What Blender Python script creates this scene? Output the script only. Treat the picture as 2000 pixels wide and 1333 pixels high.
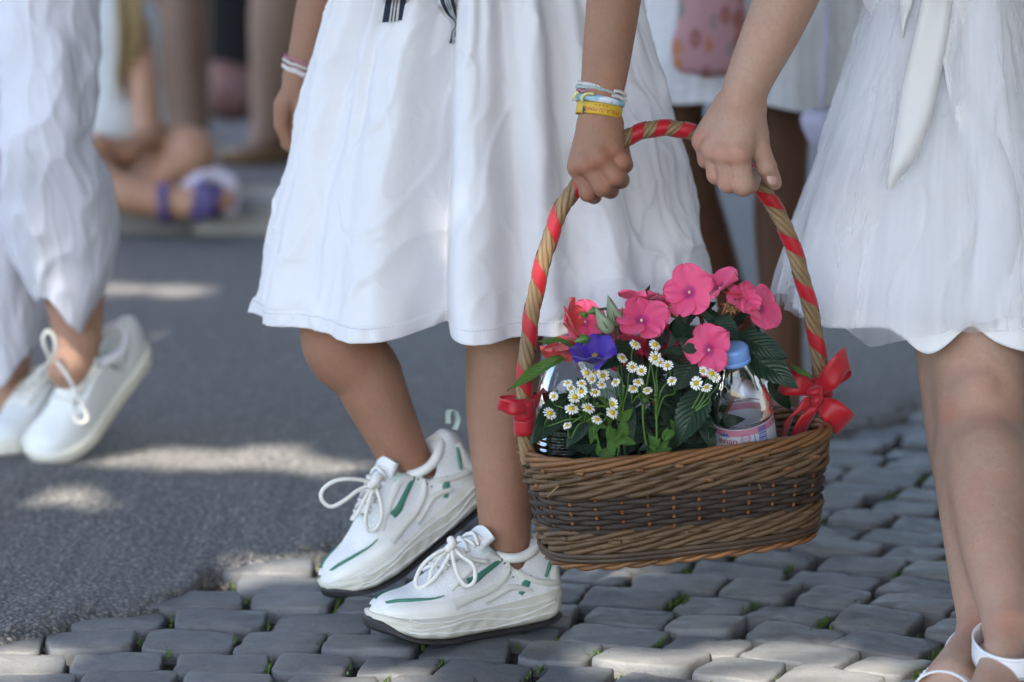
import bpy, bmesh, math, random
import numpy as np
from mathutils import Vector, Matrix, Quaternion, noise
from mathutils.bvhtree import BVHTree

for _o in list(bpy.data.objects):
    bpy.data.objects.remove(_o)
scene = bpy.context.scene
COL = scene.collection
random.seed(7)
RNG = np.random.default_rng(7)

# ------------------------------------------------------------------ camera
CAM_POS = Vector((0.0, -3.95, 1.0))
PITCH = math.atan(1110.0 / 6800.0)
cam_d = bpy.data.cameras.new('camera')
cam_d.lens = 6800.0 / 2000.0 * 36.0
cam_d.sensor_width = 36.0
cam_d.sensor_fit = 'HORIZONTAL'
cam_d.clip_start = 0.1
cam_d.clip_end = 1000.0
cam_d.dof.use_dof = True
cam_d.dof.focus_distance = 3.93
cam_d.dof.aperture_fstop = 3.6
cam_o = bpy.data.objects.new('camera', cam_d)
COL.objects.link(cam_o)
cam_o.location = CAM_POS
cam_o.rotation_euler = (math.pi / 2 - PITCH, 0, 0)
scene.camera = cam_o

# ------------------------------------------------------------------ daylight
SUN_EL = math.radians(46.0)
SUN_AZ = math.radians(192.0)            # from +Y clockwise: the sun stands behind the camera, a little to its left
SUN_DIR = Vector((math.sin(SUN_AZ) * math.cos(SUN_EL), math.cos(SUN_AZ) * math.cos(SUN_EL), math.sin(SUN_EL)))
world = bpy.data.worlds.new('World')
scene.world = world
world.use_nodes = True
_nt = world.node_tree
_nt.nodes.clear()
_sky = _nt.nodes.new('ShaderNodeTexSky')
_sky.sky_type = 'NISHITA'
_sky.sun_disc = False
_sky.sun_elevation = SUN_EL
_sky.sun_rotation = SUN_AZ
_sky.air_density = 1.0
_sky.dust_density = 1.2
_sky.ozone_density = 1.0
_bg = _nt.nodes.new('ShaderNodeBackground')
_bg.inputs['Strength'].default_value = 0.15
_wo = _nt.nodes.new('ShaderNodeOutputWorld')
_nt.links.new(_sky.outputs[0], _bg.inputs[0])
_nt.links.new(_bg.outputs[0], _wo.inputs[0])
sun_d = bpy.data.lights.new('sun', 'SUN')
sun_d.energy = 3.8
sun_d.angle = math.radians(0.53)
sun_d.color = (1.0, 0.91, 0.77)
sun_o = bpy.data.objects.new('sun', sun_d)
COL.objects.link(sun_o)
sun_o.location = SUN_DIR * 30
sun_o.rotation_euler = SUN_DIR.to_track_quat('Z', 'Y').to_euler()

vs = scene.view_settings
vs.view_transform = 'Standard'
vs.look = 'None'
vs.gamma = 1.0
vs.exposure = 2.0
vs.use_curve_mapping = False
scene.cycles.use_denoising = True
scene.cycles.max_bounces = 6
scene.cycles.diffuse_bounces = 3
scene.cycles.use_adaptive_sampling = True
scene.cycles.adaptive_threshold = 0.02
scene.cycles.transparent_max_bounces = 24
scene.cycles.caustics_reflective = False
scene.cycles.caustics_refractive = False
scene.cycles.sample_clamp_indirect = 6.0

# ------------------------------------------------------------------ helpers: places
F_PX = 6800.0
_R = Vector((1, 0, 0))
_F = Vector((0, math.cos(PITCH), -math.sin(PITCH)))
_U = Vector((0, math.sin(PITCH), math.cos(PITCH)))

def ray(px, py):
    return _F + _R * ((px - 1000.0) / F_PX) + _U * ((666.5 - py) / F_PX)

def at(px, py, Y):
    """the world point seen at (px, py) of the 2000 px wide photograph, at world depth Y"""
    d = ray(px, py)
    return CAM_POS + d * ((Y - CAM_POS.y) / d.y)

def gnd(px, py, z=0.0):
    d = ray(px, py)
    return CAM_POS + d * ((z - CAM_POS.z) / d.z)

def on_plane(px, py, p0, n):
    d = ray(px, py)
    return CAM_POS + d * ((p0 - CAM_POS).dot(n) / d.dot(n))

# ------------------------------------------------------------------ helpers: objects
WM = {}

def new_obj(name, data, parent=None, world=None):
    o = bpy.data.objects.new(name, data)
    COL.objects.link(o)
    w = world if world is not None else Matrix.Identity(4)
    WM[o.name] = w
    if parent is not None:
        o.parent = parent
        o.matrix_basis = WM[parent.name].inverted() @ w
    else:
        o.matrix_basis = w
    return o

def tag(o, label=None, cat=None, group=None, kind=None):
    if label: o['label'] = label
    if cat: o['category'] = cat
    if group: o['group'] = group
    if kind: o['kind'] = kind
    return o

def thing(name, loc, label, cat, group=None):
    o = new_obj(name, None, None, Matrix.Translation(Vector(loc)))
    o.empty_display_size = 0.05
    return tag(o, label, cat, group)

def make_mesh(name, verts, faces, mats=None, smooth=True, uv=None):
    me = bpy.data.meshes.new(name)
    verts = np.asarray(verts, dtype=np.float32).reshape(-1, 3)
    if isinstance(faces, np.ndarray):
        nf, k = faces.shape
        me.vertices.add(len(verts)); me.vertices.foreach_set('co', verts.ravel())
        me.loops.add(nf * k); me.loops.foreach_set('vertex_index', faces.astype(np.int32).ravel())
        me.polygons.add(nf)
        me.polygons.foreach_set('loop_start', np.arange(0, nf * k, k, dtype=np.int32))
        me.polygons.foreach_set('loop_total', np.full(nf, k, dtype=np.int32))
        me.update(calc_edges=True)
    else:
        me.from_pydata([tuple(map(float, v)) for v in verts], [], [tuple(f) for f in faces])
        me.update()
    if smooth:
        me.polygons.foreach_set('use_smooth', np.ones(len(me.polygons), dtype=bool))
    if mats is not None:
        for m in (mats if isinstance(mats, (list, tuple)) else [mats]):
            me.materials.append(m)
    if uv is not None:
        ul = me.uv_layers.new(name='UVMap')
        li = np.empty(len(me.loops), dtype=np.int32)
        me.loops.foreach_get('vertex_index', li)
        ul.data.foreach_set('uv', np.asarray(uv, dtype=np.float32)[li].ravel())
    me.validate()
    return me

def mesh_obj(name, verts, faces, mat, parent=None, smooth=True, uv=None, world=None):
    return new_obj(name, make_mesh(name, verts, faces, mat, smooth, uv), parent, world)

class MB:
    """collects pieces of one mesh"""
    def __init__(self):
        self.v = []; self.f = []; self.uv = []
    def add(self, vf):
        b = len(self.v)
        self.v.extend([tuple(x) for x in vf[0]])
        self.f.extend([tuple(int(i) + b for i in f) for f in vf[1]])
        if len(vf) > 2: self.uv.extend([tuple(x) for x in vf[2]])
        else: self.uv.extend([(0, 0)] * len(vf[0]))
        return self
    def obj(self, name, mat, parent=None, smooth=True, world=None):
        return mesh_obj(name, self.v, self.f, mat, parent, smooth, self.uv, world)

def smooth_path(pts, n, closed=False):
    """Catmull-Rom resample"""
    P = np.array([tuple(p) for p in pts], dtype=float)
    m = len(P)
    if closed:
        idx = lambda i: P[i % m]
        segs = m
    else:
        idx = lambda i: P[min(max(i, 0), m - 1)]
        segs = m - 1
    out = []
    for t in np.linspace(0, segs, n, endpoint=not closed):
        i = min(int(t), segs - 1); u = t - i
        a, b, c, d = idx(i - 1), idx(i), idx(i + 1), idx(i + 2)
        out.append(0.5 * ((2 * b) + (c - a) * u + (2 * a - 5 * b + 4 * c - d) * u * u + (3 * b - a - 3 * c + d) * u ** 3))
    return np.array(out)

def frames(P, closed=False):
    P = np.asarray(P, dtype=float); n = len(P)
    if closed: T = np.roll(P, -1, 0) - np.roll(P, 1, 0)
    else: T = np.gradient(P, axis=0)
    T /= np.linalg.norm(T, axis=1)[:, None] + 1e-12
    N = np.zeros_like(P)
    a = np.array([0, 0, 1.0]) if abs(T[0][2]) < 0.9 else np.array([0, 1.0, 0])
    v = a - T[0] * a.dot(T[0]); N[0] = v / np.linalg.norm(v)
    for i in range(1, n):
        v = N[i - 1] - T[i] * N[i - 1].dot(T[i]); N[i] = v / (np.linalg.norm(v) + 1e-12)
    B = np.cross(T, N)
    return T, N, B

def tube(P, r, seg=8, closed=False, cap=True, flat=None):
    """swept circle; r scalar or per point; flat = (a, b) scale on the two frame axes"""
    P = np.asarray([tuple(p) for p in P], dtype=float); n = len(P)
    r = np.broadcast_to(np.asarray(r, dtype=float), (n,))
    T, N, B = frames(P, closed)
    ang = np.linspace(0, 2 * np.pi, seg, endpoint=False)
    fa, fb = flat if flat else (1, 1)
    V = P[:, None, :] + r[:, None, None] * (np.cos(ang)[None, :, None] * N[:, None, :] * fa + np.sin(ang)[None, :, None] * B[:, None, :] * fb)
    V = V.reshape(-1, 3)
    fs = []
    rng = n if closed else n - 1
    for i in range(rng):
        j = (i + 1) % n
        for k in range(seg):
            l = (k + 1) % seg
            fs.append((i * seg + k, i * seg + l, j * seg + l, j * seg + k))
    if cap and not closed:
        fs.append(tuple(range(seg - 1, -1, -1)))
        fs.append(tuple((n - 1) * seg + k for k in range(seg)))
    return V, fs

def strip(P, Wd, th=0.0006):
    """flat ribbon of centre points P and half-width vectors Wd, with thickness"""
    P = np.asarray([tuple(p) for p in P], float); Wd = np.asarray([tuple(p) for p in Wd], float)
    n = len(P)
    T = np.gradient(P, axis=0)
    Nn = np.cross(T, Wd); Nn /= np.linalg.norm(Nn, axis=1)[:, None] + 1e-12
    V = []; fs = []; uv = []
    m = 5
    for s in (1, -1):
        for i in range(n):
            for k in range(m):
                q = -1 + 2 * k / (m - 1)
                V.append(P[i] + Wd[i] * q + Nn[i] * (th * 0.5 * s)); uv.append((k / (m - 1), i / (n - 1)))
    o = n * m
    for i in range(n - 1):
        for k in range(m - 1):
            a = i * m + k
            fs.append((a, a + 1, a + m + 1, a + m)); fs.append((o + a, o + a + m, o + a + m + 1, o + a + 1))
        a, b = i * m, i * m + m - 1
        fs.append((a, a + m, o + a + m, o + a)); fs.append((b, o + b, o + b + m, b + m))
    for i in (0, n - 1):
        for k in range(m - 1):
            a = i * m + k
            fs.append((a, o + a, o + a + 1, a + 1))
    return V, fs, uv

def grid_faces(nu, nv, wrap_u=False):
    fs = []
    for i in range(nu if wrap_u else nu - 1):
        j = (i + 1) % nu
        for k in range(nv - 1):
            fs.append((i * nv + k, j * nv + k, j * nv + k + 1, i * nv + k + 1))
    return np.array(fs, dtype=np.int32)

def lathe(prof, seg=48, close=False):
    """prof: list of (r, z)"""
    V = []; fs = []
    n = len(prof)
    for r, z in prof:
        for k in range(seg):
            a = 2 * math.pi * k / seg
            V.append((r * math.cos(a), r * math.sin(a), z))
    for i in range(n - 1):
        for k in range(seg):
            l = (k + 1) % seg
            fs.append((i * seg + k, i * seg + l, (i + 1) * seg + l, (i + 1) * seg + k))
    return V, fs

def align(origin, zdir, xhint=(1, 0, 0), scale=1.0):
    z = Vector(zdir).normalized()
    x = Vector(xhint); x = x - z * x.dot(z)
    if x.length < 1e-5: x = Vector((0, 1, 0)) - z * z.y
    x.normalize(); y = z.cross(x)
    m = Matrix((x, y, z)).transposed().to_4x4()
    return Matrix.Translation(Vector(origin)) @ m @ Matrix.Scale(scale, 4)

# ------------------------------------------------------------------ helpers: implicit bodies
def sdf_field(lo, hi, res):
    lo = np.array(lo, float); hi = np.array(hi, float)
    n = np.ceil((hi - lo) / res).astype(int) + 1
    return dict(lo=lo, res=res, n=n, d=np.full(tuple(n), 0.5, dtype=np.float32))

def _sub(f, a, b, pad):
    lo = np.minimum(a, b) - pad; hi = np.maximum(a, b) + pad
    i0 = np.clip(np.floor((lo - f['lo']) / f['res']).astype(int), 0, f['n'])
    i1 = np.clip(np.ceil((hi - f['lo']) / f['res']).astype(int) + 1, 0, f['n'])
    if (i1 <= i0).any(): return None
    ax = [f['lo'][k] + f['res'] * np.arange(i0[k], i1[k]) for k in range(3)]
    X, Y, Z = np.meshgrid(*ax, indexing='ij')
    return (slice(i0[0], i1[0]), slice(i0[1], i1[1]), slice(i0[2], i1[2])), np.stack([X, Y, Z], -1)

def _smin(a, b, k):
    h = np.clip(0.5 + 0.5 * (b - a) / k, 0, 1)
    return a * h + b * (1 - h) - k * h * (1 - h)

def sdf_cone(f, a, b, ra, rb, k=0.01, sub=False, squash=None):
    """tapered capsule, blended in (or cut out); squash=(axis vector, factor) flattens it"""
    a = np.array(tuple(a), float); b = np.array(tuple(b), float)
    s = _sub(f, a, b, max(ra, rb) * 1.3 + k * 2 + f['res'] * 3)
    if s is None: return
    sl, P = s
    pa = P - a; ba = b - a
    h = np.clip((pa @ ba) / (ba @ ba + 1e-12), 0, 1)
    q = pa - h[..., None] * ba
    if squash is not None:
        ax = np.array(tuple(squash[0]), float); ax /= np.linalg.norm(ax)
        c = q @ ax
        q = q + (c * (1.0 / squash[1] - 1.0))[..., None] * ax
    d = (np.linalg.norm(q, axis=-1) - (ra + (rb - ra) * h)).astype(np.float32)
    if sub:
        f['d'][sl] = -_smin(-f['d'][sl], d, k)
    else:
        f['d'][sl] = _smin(f['d'][sl], d, k)

def sdf_chain(f, pts, rad, k=0.01, squash=None):
    """one limb: a smooth run of tapered capsules, blended into the field as a whole"""
    pts = [np.array(tuple(p), float) for p in pts]; rad = list(rad)
    if k >= 0.01 and len(pts) >= 3:
        n = (6 if f['res'] < .005 else 3) * (len(pts) - 1) + 1
        Q = smooth_path([tuple(p) + (r,) for p, r in zip(pts, rad)], n)
        pts = [q[:3] for q in Q]; rad = [max(q[3], 0.004) for q in Q]
    A = np.min(pts, axis=0); B = np.max(pts, axis=0)
    pad = max(rad) * 1.2 + k * 2 + f['res'] * 3
    i0 = np.clip(np.floor((A - pad - f['lo']) / f['res']).astype(int), 0, f['n']); i1 = np.clip(np.ceil((B + pad - f['lo']) / f['res']).astype(int) + 1, 0, f['n'])
    if (i1 <= i0).any(): return
    d = np.full(tuple(i1 - i0), 0.5, dtype=np.float32)
    for i in range(len(pts) - 1):
        s = _sub(f, pts[i], pts[i + 1], max(rad[i], rad[i + 1]) * 1.1 + k * 1.2 + f['res'] * 3)
        if s is None: continue
        sl, P = s
        pa = P - pts[i]; ba = pts[i + 1] - pts[i]
        h = np.clip((pa @ ba) / (ba @ ba + 1e-12), 0, 1)
        di = (np.linalg.norm(pa - h[..., None] * ba, axis=-1) - (rad[i] + (rad[i + 1] - rad[i]) * h)).astype(np.float32)
        ls = tuple(slice(max(q.start - o_, 0), q.stop - o_) for q, o_ in zip(sl, i0))
        cut = tuple(slice(max(o_ - q.start, 0), None) for q, o_ in zip(sl, i0))
        di = di[cut]; t = d[ls]
        m_ = tuple(slice(0, min(x_, y_)) for x_, y_ in zip(t.shape, di.shape))
        t[m_] = np.minimum(t[m_], di[m_])
    sl = (slice(i0[0], i1[0]), slice(i0[1], i1[1]), slice(i0[2], i1[2]))
    f['d'][sl] = _smin(f['d'][sl], d, k)

def sdf_mesh(f):
    """surface nets"""
    d = f['d']; n = d.shape
    s = d < 0
    mixed = np.zeros((n[0] - 1, n[1] - 1, n[2] - 1), dtype=np.int8)
    for i in (0, 1):
        for j in (0, 1):
            for k in (0, 1):
                mixed += s[i:n[0] - 1 + i, j:n[1] - 1 + j, k:n[2] - 1 + k]
    act = (mixed > 0) & (mixed < 8)
    C = np.argwhere(act)
    vid = np.full(act.shape, -1, dtype=np.int32)
    vid[tuple(C.T)] = np.arange(len(C))
    corners = {}
    for i in (0, 1):
        for j in (0, 1):
            for k in (0, 1):
                corners[(i, j, k)] = d[C[:, 0] + i, C[:, 1] + j, C[:, 2] + k].astype(np.float64)
    acc = np.zeros((len(C), 3)); cnt = np.zeros(len(C))
    for c0 in corners:
        for ax in range(3):
            if c0[ax] == 1: continue
            c1 = list(c0); c1[ax] = 1; c1 = tuple(c1)
            a, b = corners[c0], corners[c1]
            m = (a < 0) != (b < 0)
            t = np.where(m, a / np.where(m, a - b, 1), 0)
            p = np.tile(np.array(c0, float), (len(C), 1)); p[:, ax] += t
            acc += p * m[:, None]; cnt += m
    V = f['lo'] + f['res'] * (C + acc / cnt[:, None])
    Q = []
    for ax in range(3):
        o = [(1, 2), (2, 0), (0, 1)][ax]
        sl0 = [slice(None)] * 3; sl1 = [slice(None)] * 3
        sl0[ax] = slice(0, -1); sl1[ax] = slice(1, None)
        chg = s[tuple(sl0)] != s[tuple(sl1)]
        E = np.argwhere(chg)
        E = E[(E[:, o[0]] > 0) & (E[:, o[1]] > 0) & (E[:, o[0]] < n[o[0]] - 1) & (E[:, o[1]] < n[o[1]] - 1)]
        if not len(E): continue
        def cell(d0, d1):
            c = E.copy(); c[:, o[0]] += d0; c[:, o[1]] += d1
            return vid[c[:, 0], c[:, 1], c[:, 2]]
        q = np.stack([cell(-1, -1), cell(0, -1), cell(0, 0), cell(-1, 0)], 1)
        inside0 = s[E[:, 0], E[:, 1], E[:, 2]]
        q[~inside0] = q[~inside0][:, ::-1]
        Q.append(q)
    return V, np.concatenate(Q, 0)

def relax(V, Fq, it=2, lam=0.5):
    V = V.copy(); n = len(V)
    e = np.concatenate([Fq[:, [0, 1]], Fq[:, [1, 2]], Fq[:, [2, 3]], Fq[:, [3, 0]]], 0)
    for _ in range(it):
        acc = np.zeros_like(V); cnt = np.zeros(n)
        for a, b in ((0, 1), (1, 0)):
            for c in range(3):
                acc[:, c] += np.bincount(e[:, a], V[e[:, b], c], n)
            cnt += np.bincount(e[:, a], minlength=n)
        V += lam * (acc / np.maximum(cnt, 1)[:, None] - V)
    return V

def join_vf(*vfs):
    Vs = []; Fs = []; b = 0
    for V, Fq in vfs:
        Vs.append(np.asarray(V)); Fs.append(np.asarray(Fq) + b); b += len(V)
    return np.concatenate(Vs, 0), np.concatenate(Fs, 0)

def vnoise(P, scale, seed=0.0):
    return noise.noise(Vector((P[0] * scale + seed, P[1] * scale + seed * 1.7, P[2] * scale - seed)))

def add_tint(o, pts, name='blush_shade'):
    """per-vertex tint: flush round knuckles, knees and ankles, and painted shade under a kneecap"""
    me = o.data; n = len(me.vertices); co = np.empty(n * 3, dtype=np.float32); me.vertices.foreach_get('co', co); co = co.reshape(-1, 3)
    v = np.zeros(n, dtype=np.float32)
    for p, r, s in pts:
        d2 = ((co - np.array(tuple(p))) ** 2).sum(1); v += s * np.exp(-d2 / (r * r))
    at_ = me.attributes.new(name, 'FLOAT', 'POINT'); at_.data.foreach_set('value', np.clip(v, 0, 1))
# ------------------------------------------------------------------ materials
def lin(r, g, b):
    def c(x):
        x /= 255.0
        return x / 12.92 if x <= 0.04045 else ((x + 0.055) / 1.055) ** 2.4
    return (c(r), c(g), c(b), 1.0)

class Mat:
    def __init__(self, name):
        self.m = bpy.data.materials.new(name); self.m.use_nodes = True
        self.nt = self.m.node_tree; self.N = self.nt.nodes; self.L = self.nt.links
        self.p = self.N['Principled BSDF']
        self.out = self.N['Material Output']
    def n(self, t, **kw):
        x = self.N.new(t)
        for k, v in kw.items(): setattr(x, k, v)
        return x
    def set(self, **kw):
        for k, v in kw.items():
            self.p.inputs[k.replace('_', ' ')].default_value = v
        return self
    def coord(self, which='Object', scale=None):
        tc = self.n('ShaderNodeTexCoord')
        if scale is None: return tc.outputs[which]
        mp = self.n('ShaderNodeMapping'); mp.inputs['Scale'].default_value = scale
        self.L.new(tc.outputs[which], mp.inputs[0]); return mp.outputs[0]
    def noise(self, scale, detail=4, rough=0.55, vec=None, dist=0.0):
        x = self.n('ShaderNodeTexNoise'); x.inputs['Scale'].default_value = scale
        x.inputs['Detail'].default_value = detail; x.inputs['Roughness'].default_value = rough
        x.inputs['Distortion'].default_value = dist
        if vec is not None: self.L.new(vec, x.inputs['Vector'])
        return x.outputs['Fac']
    def voronoi(self, scale, vec=None, out='Distance', feature='F1', rand=1.0):
        x = self.n('ShaderNodeTexVoronoi', feature=feature); x.inputs['Scale'].default_value = scale
        x.inputs['Randomness'].default_value = rand
        if vec is not None: self.L.new(vec, x.inputs['Vector'])
        return x.outputs[out]
    def ramp(self, fac, stops, interp='LINEAR'):
        x = self.n('ShaderNodeValToRGB'); cr = x.color_ramp; cr.interpolation = interp
        while len(cr.elements) < len(stops): cr.elements.new(0.5)
        for e, (p, c) in zip(cr.elements, stops):
            e.position = p; e.color = c if len(c) == 4 else (*c, 1)
        self.L.new(fac, x.inputs[0]); return x.outputs[0]
    def math(self, op, a, b=None, c=None, clamp=False):
        x = self.n('ShaderNodeMath', operation=op); x.use_clamp = clamp
        for i, v in enumerate((a, b, c)):
            if v is None: continue
            if isinstance(v, (int, float)): x.inputs[i].default_value = v
            else: self.L.new(v, x.inputs[i])
        return x.outputs[0]
    def mix(self, fac, a, b, blend='MIX'):
        x = self.n('ShaderNodeMix', data_type='RGBA', blend_type=blend)
        for sock, v in ((x.inputs[0], fac), (x.inputs[6], a), (x.inputs[7], b)):
            if isinstance(v, (int, float)): sock.default_value = v
            elif isinstance(v, tuple): sock.default_value = v
            else: self.L.new(v, sock)
        return x.outputs[2]
    def color(self, c):
        if isinstance(c, tuple): self.p.inputs['Base Color'].default_value = c
        else: self.L.new(c, self.p.inputs['Base Color'])
        return self
    def bump(self, h, strength=0.3, dist=0.001):
        b = self.n('ShaderNodeBump'); b.inputs['Strength'].default_value = strength; b.inputs['Distance'].default_value = dist
        self.L.new(h, b.inputs['Height'])
        prev = self.p.inputs['Normal']
        if prev.is_linked: self.L.new(prev.links[0].from_socket, b.inputs['Normal'])
        self.L.new(b.outputs[0], prev); return self
    def rough(self, r):
        if isinstance(r, (int, float)): self.p.inputs['Roughness'].default_value = r
        else: self.L.new(r, self.p.inputs['Roughness'])
        return self
    def objrand(self):
        return self.n('ShaderNodeObjectInfo').outputs['Random']

def vary(c, f):
    return (min(1, c[0] * f), min(1, c[1] * f), min(1, c[2] * f), 1)

def plain(name, c, rough=0.6, var=0.12, scale=40, bump=0.0, bscale=200, bdist=0.0005, **kw):
    m = Mat(name)
    nz = m.noise(scale, 4, 0.6, m.coord())
    m.color(m.ramp(nz, [(0.25, vary(c, 1 - var)), (0.75, vary(c, 1 + var))])).rough(rough)
    if bump: m.bump(m.noise(bscale, 3, 0.6, m.coord()), bump, bdist)
    m.set(**kw)
    return m.m

def skin_mat(name, base, red, sss=0.04):
    m = Mat(name); co = m.coord()
    n1 = m.noise(24, 6, 0.65, co); n2 = m.noise(210, 4, 0.7, co); n3 = m.noise(7, 4, 0.6, co); n4 = m.noise(75, 5, 0.7, co)
    c = m.mix(m.ramp(n1, [(0.35, (0, 0, 0, 1)), (0.7, (0.8,) * 3)]), base, red)
    c = m.mix(m.ramp(n3, [(0.38, (0, 0, 0, 1)), (0.7, (0.7,) * 3)]), c, vary(base, 0.74))
    c = m.mix(m.ramp(n4, [(0.5, (0, 0, 0, 1)), (0.8, (0.5,) * 3)]), c, vary(base, 1.2))
    c = m.mix(m.ramp(n2, [(0.50, (0, 0, 0, 1)), (0.75, (0.45,) * 3)]), c, vary(red, 0.72))
    at_ = m.n('ShaderNodeAttribute'); at_.attribute_name = 'blush_shade'
    c = m.mix(m.math('MULTIPLY', at_.outputs['Fac'], 0.75), c, (red[0] * 1.05, red[1] * 0.72, red[2] * 0.66, 1))
    moles = m.voronoi(26, co)
    c = m.mix(m.ramp(moles, [(0.0, (0.75,) * 3 + (1,)), (0.04, (0, 0, 0, 1))]), c, vary(base, 0.3))
    m.color(c).rough(m.ramp(n4, [(0.3, (0.44,) * 3), (0.7, (0.68,) * 3)]))
    m.set(Subsurface_Weight=sss, Subsurface_Radius=(1.0, 0.35, 0.2), Subsurface_Scale=0.004, Specular_IOR_Level=0.4)
    # fine criss-cross skin grain, pores, soft unevenness
    st = m.n('ShaderNodeMapping'); st.inputs['Scale'].default_value = (1, 1, 3.2); m.L.new(co, st.inputs[0])
    m.bump(m.voronoi(640, st.outputs[0]), 0.35, 0.0007)
    m.bump(m.noise(330, 4, 0.7, co), 0.25, 0.0008)
    m.bump(m.noise(70, 5, 0.65, co), 0.35, 0.0016)
    return m.m

M = {}
M['skin_tan'] = skin_mat('skin_tan', (0.32, 0.178, 0.112, 1), (0.33, 0.145, 0.088, 1))
M['skin_fair'] = skin_mat('skin_fair', (0.46, 0.30, 0.222, 1), (0.46, 0.235, 0.170, 1))
M['skin_backlit'] = skin_mat('skin_backlit', (0.125, 0.055, 0.028, 1), (0.10, 0.04, 0.02, 1), 0.05)  # backlit legs: their shade is put into a dark base colour
M['skin_mid'] = skin_mat('skin_mid', (0.46, 0.275, 0.19, 1), (0.45, 0.22, 0.15, 1))
M['nail'] = plain('nail', (0.50, 0.31, 0.26, 1), 0.3, 0.08)

def cotton(name, c=(0.80, 0.80, 0.83, 1), weave=900, trans=0.12, bump=0.25, wr=0.2):
    m = Mat(name); co = m.coord()
    m.color(m.ramp(m.noise(14, 4, 0.6, co), [(0.2, vary(c, 0.965)), (0.8, vary(c, 1.02))])).rough(0.85)
    m.set(Sheen_Weight=0.25, Sheen_Roughness=0.5, Specular_IOR_Level=0.2)
    m.bump(m.noise(38, 5, 0.62, co, 1.2), wr, 0.004)
    m.bump(m.noise(120, 4, 0.65, co, 0.8), wr * 0.6, 0.0016)
    # fine weave
    w1 = m.n('ShaderNodeTexWave', wave_type='BANDS', bands_direction='X'); w1.inputs['Scale'].default_value = weave / 6.0
    w2 = m.n('ShaderNodeTexWave', wave_type='BANDS', bands_direction='Z'); w2.inputs['Scale'].default_value = weave / 6.0
    m.L.new(co, w1.inputs[0]); m.L.new(co, w2.inputs[0])
    m.bump(m.math('ADD', w1.outputs['Fac'], w2.outputs['Fac']), bump, 0.0002)
    if trans:
        tr = m.n('ShaderNodeBsdfTranslucent'); tr.inputs[0].default_value = c
        mx = m.n('ShaderNodeMixShader'); mx.inputs[0].default_value = trans
        m.L.new(m.p.outputs[0], mx.inputs[1]); m.L.new(tr.outputs[0], mx.inputs[2]); m.L.new(mx.outputs[0], m.out.inputs[0])
    return m.m
M['cotton'] = cotton('white_cotton', (0.83, 0.825, 0.85, 1))
M['linen'] = cotton('white_linen', (0.76, 0.76, 0.84, 1), 500, 0.12, 0.5, 0.15)
M['satin'] = cotton('white_satin', (0.88, 0.88, 0.89, 1), 1200, 0.10, 0.06, 0.08)
M['satin_sash'] = plain('cream_satin', (0.76, 0.76, 0.745, 1), 0.5, 0.02, 10)
M['eyelet'] = None

def tulle_mat():
    m = Mat('tulle'); co = m.coord()
    di = m.n('ShaderNodeBsdfDiffuse'); di.inputs[0].default_value = (0.93, 0.935, 0.97, 1)
    tl = m.n('ShaderNodeBsdfTranslucent'); tl.inputs[0].default_value = (0.93, 0.935, 0.97, 1)
    a = m.n('ShaderNodeAddShader'); m.L.new(di.outputs[0], a.inputs[0]); m.L.new(tl.outputs[0], a.inputs[1])
    mm = m.n('ShaderNodeMixShader'); mm.inputs[0].default_value = 0.5
    m.L.new(di.outputs[0], mm.inputs[1]); m.L.new(tl.outputs[0], mm.inputs[2])
    tr = m.n('ShaderNodeBsdfTransparent')
    mx = m.n('ShaderNodeMixShader')
    uvs = m.coord('UV', (26, 0.7, 1))
    nz = m.noise(1.4, 2, 0.5, uvs)
    fac = m.ramp(nz, [(0.30, (0.24,) * 3), (0.55, (0.29,) * 3), (0.78, (0.38,) * 3)])
    m.L.new(fac, mx.inputs[0]); m.L.new(tr.outputs[0], mx.inputs[1]); m.L.new(mm.outputs[0], mx.inputs[2])
    m.L.new(mx.outputs[0], m.out.inputs[0])
    return m.m
M['tulle'] = tulle_mat()

def wicker(name, c1, c2, rough=0.55):
    m = Mat(name); co = m.coord('UV')
    tc = m.coord()
    st = m.n('ShaderNodeMapping'); st.inputs['Scale'].default_value = (9, 0.6, 1); m.L.new(co, st.inputs[0])
    gr = m.noise(12, 5, 0.7, st.outputs[0])
    big = m.noise(24, 3, 0.5, tc)
    c = m.mix(gr, c1, c2)
    c = m.mix(m.ramp(big, [(0.35, (0, 0, 0, 1)), (0.7, (0.6,) * 3)]), c, vary(c1, 0.55))
    c = m.mix(m.math('MULTIPLY', m.objrand(), 0.4), c, vary(c2, 1.15))
    m.color(c).rough(rough)
    m.bump(gr, 0.5, 0.0007)
    m.bump(m.noise(300, 3, 0.6, tc), 0.25, 0.0004)
    return m.m
M['willow_tan'] = wicker('willow_tan', (0.050, 0.026, 0.012, 1), (0.165, 0.098, 0.045, 1))
M['willow_rim'] = wicker('willow_rim', (0.105, 0.040, 0.013, 1), (0.27, 0.125, 0.042, 1), 0.42)
M['willow_dark'] = wicker('willow_dark', (0.018, 0.011, 0.008, 1), (0.064, 0.042, 0.030, 1), 0.7)
M['willow_base'] = wicker('willow_base', (0.022, 0.012, 0.007, 1), (0.09, 0.055, 0.030, 1), 0.5)
M['willow_stake'] = wicker('willow_stake', (0.20, 0.07, 0.022, 1), (0.33, 0.14, 0.05, 1), 0.6)
M['cane'] = wicker('handle_cane', (0.16, 0.095, 0.042, 1), (0.34, 0.225, 0.115, 1), 0.5)

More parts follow.
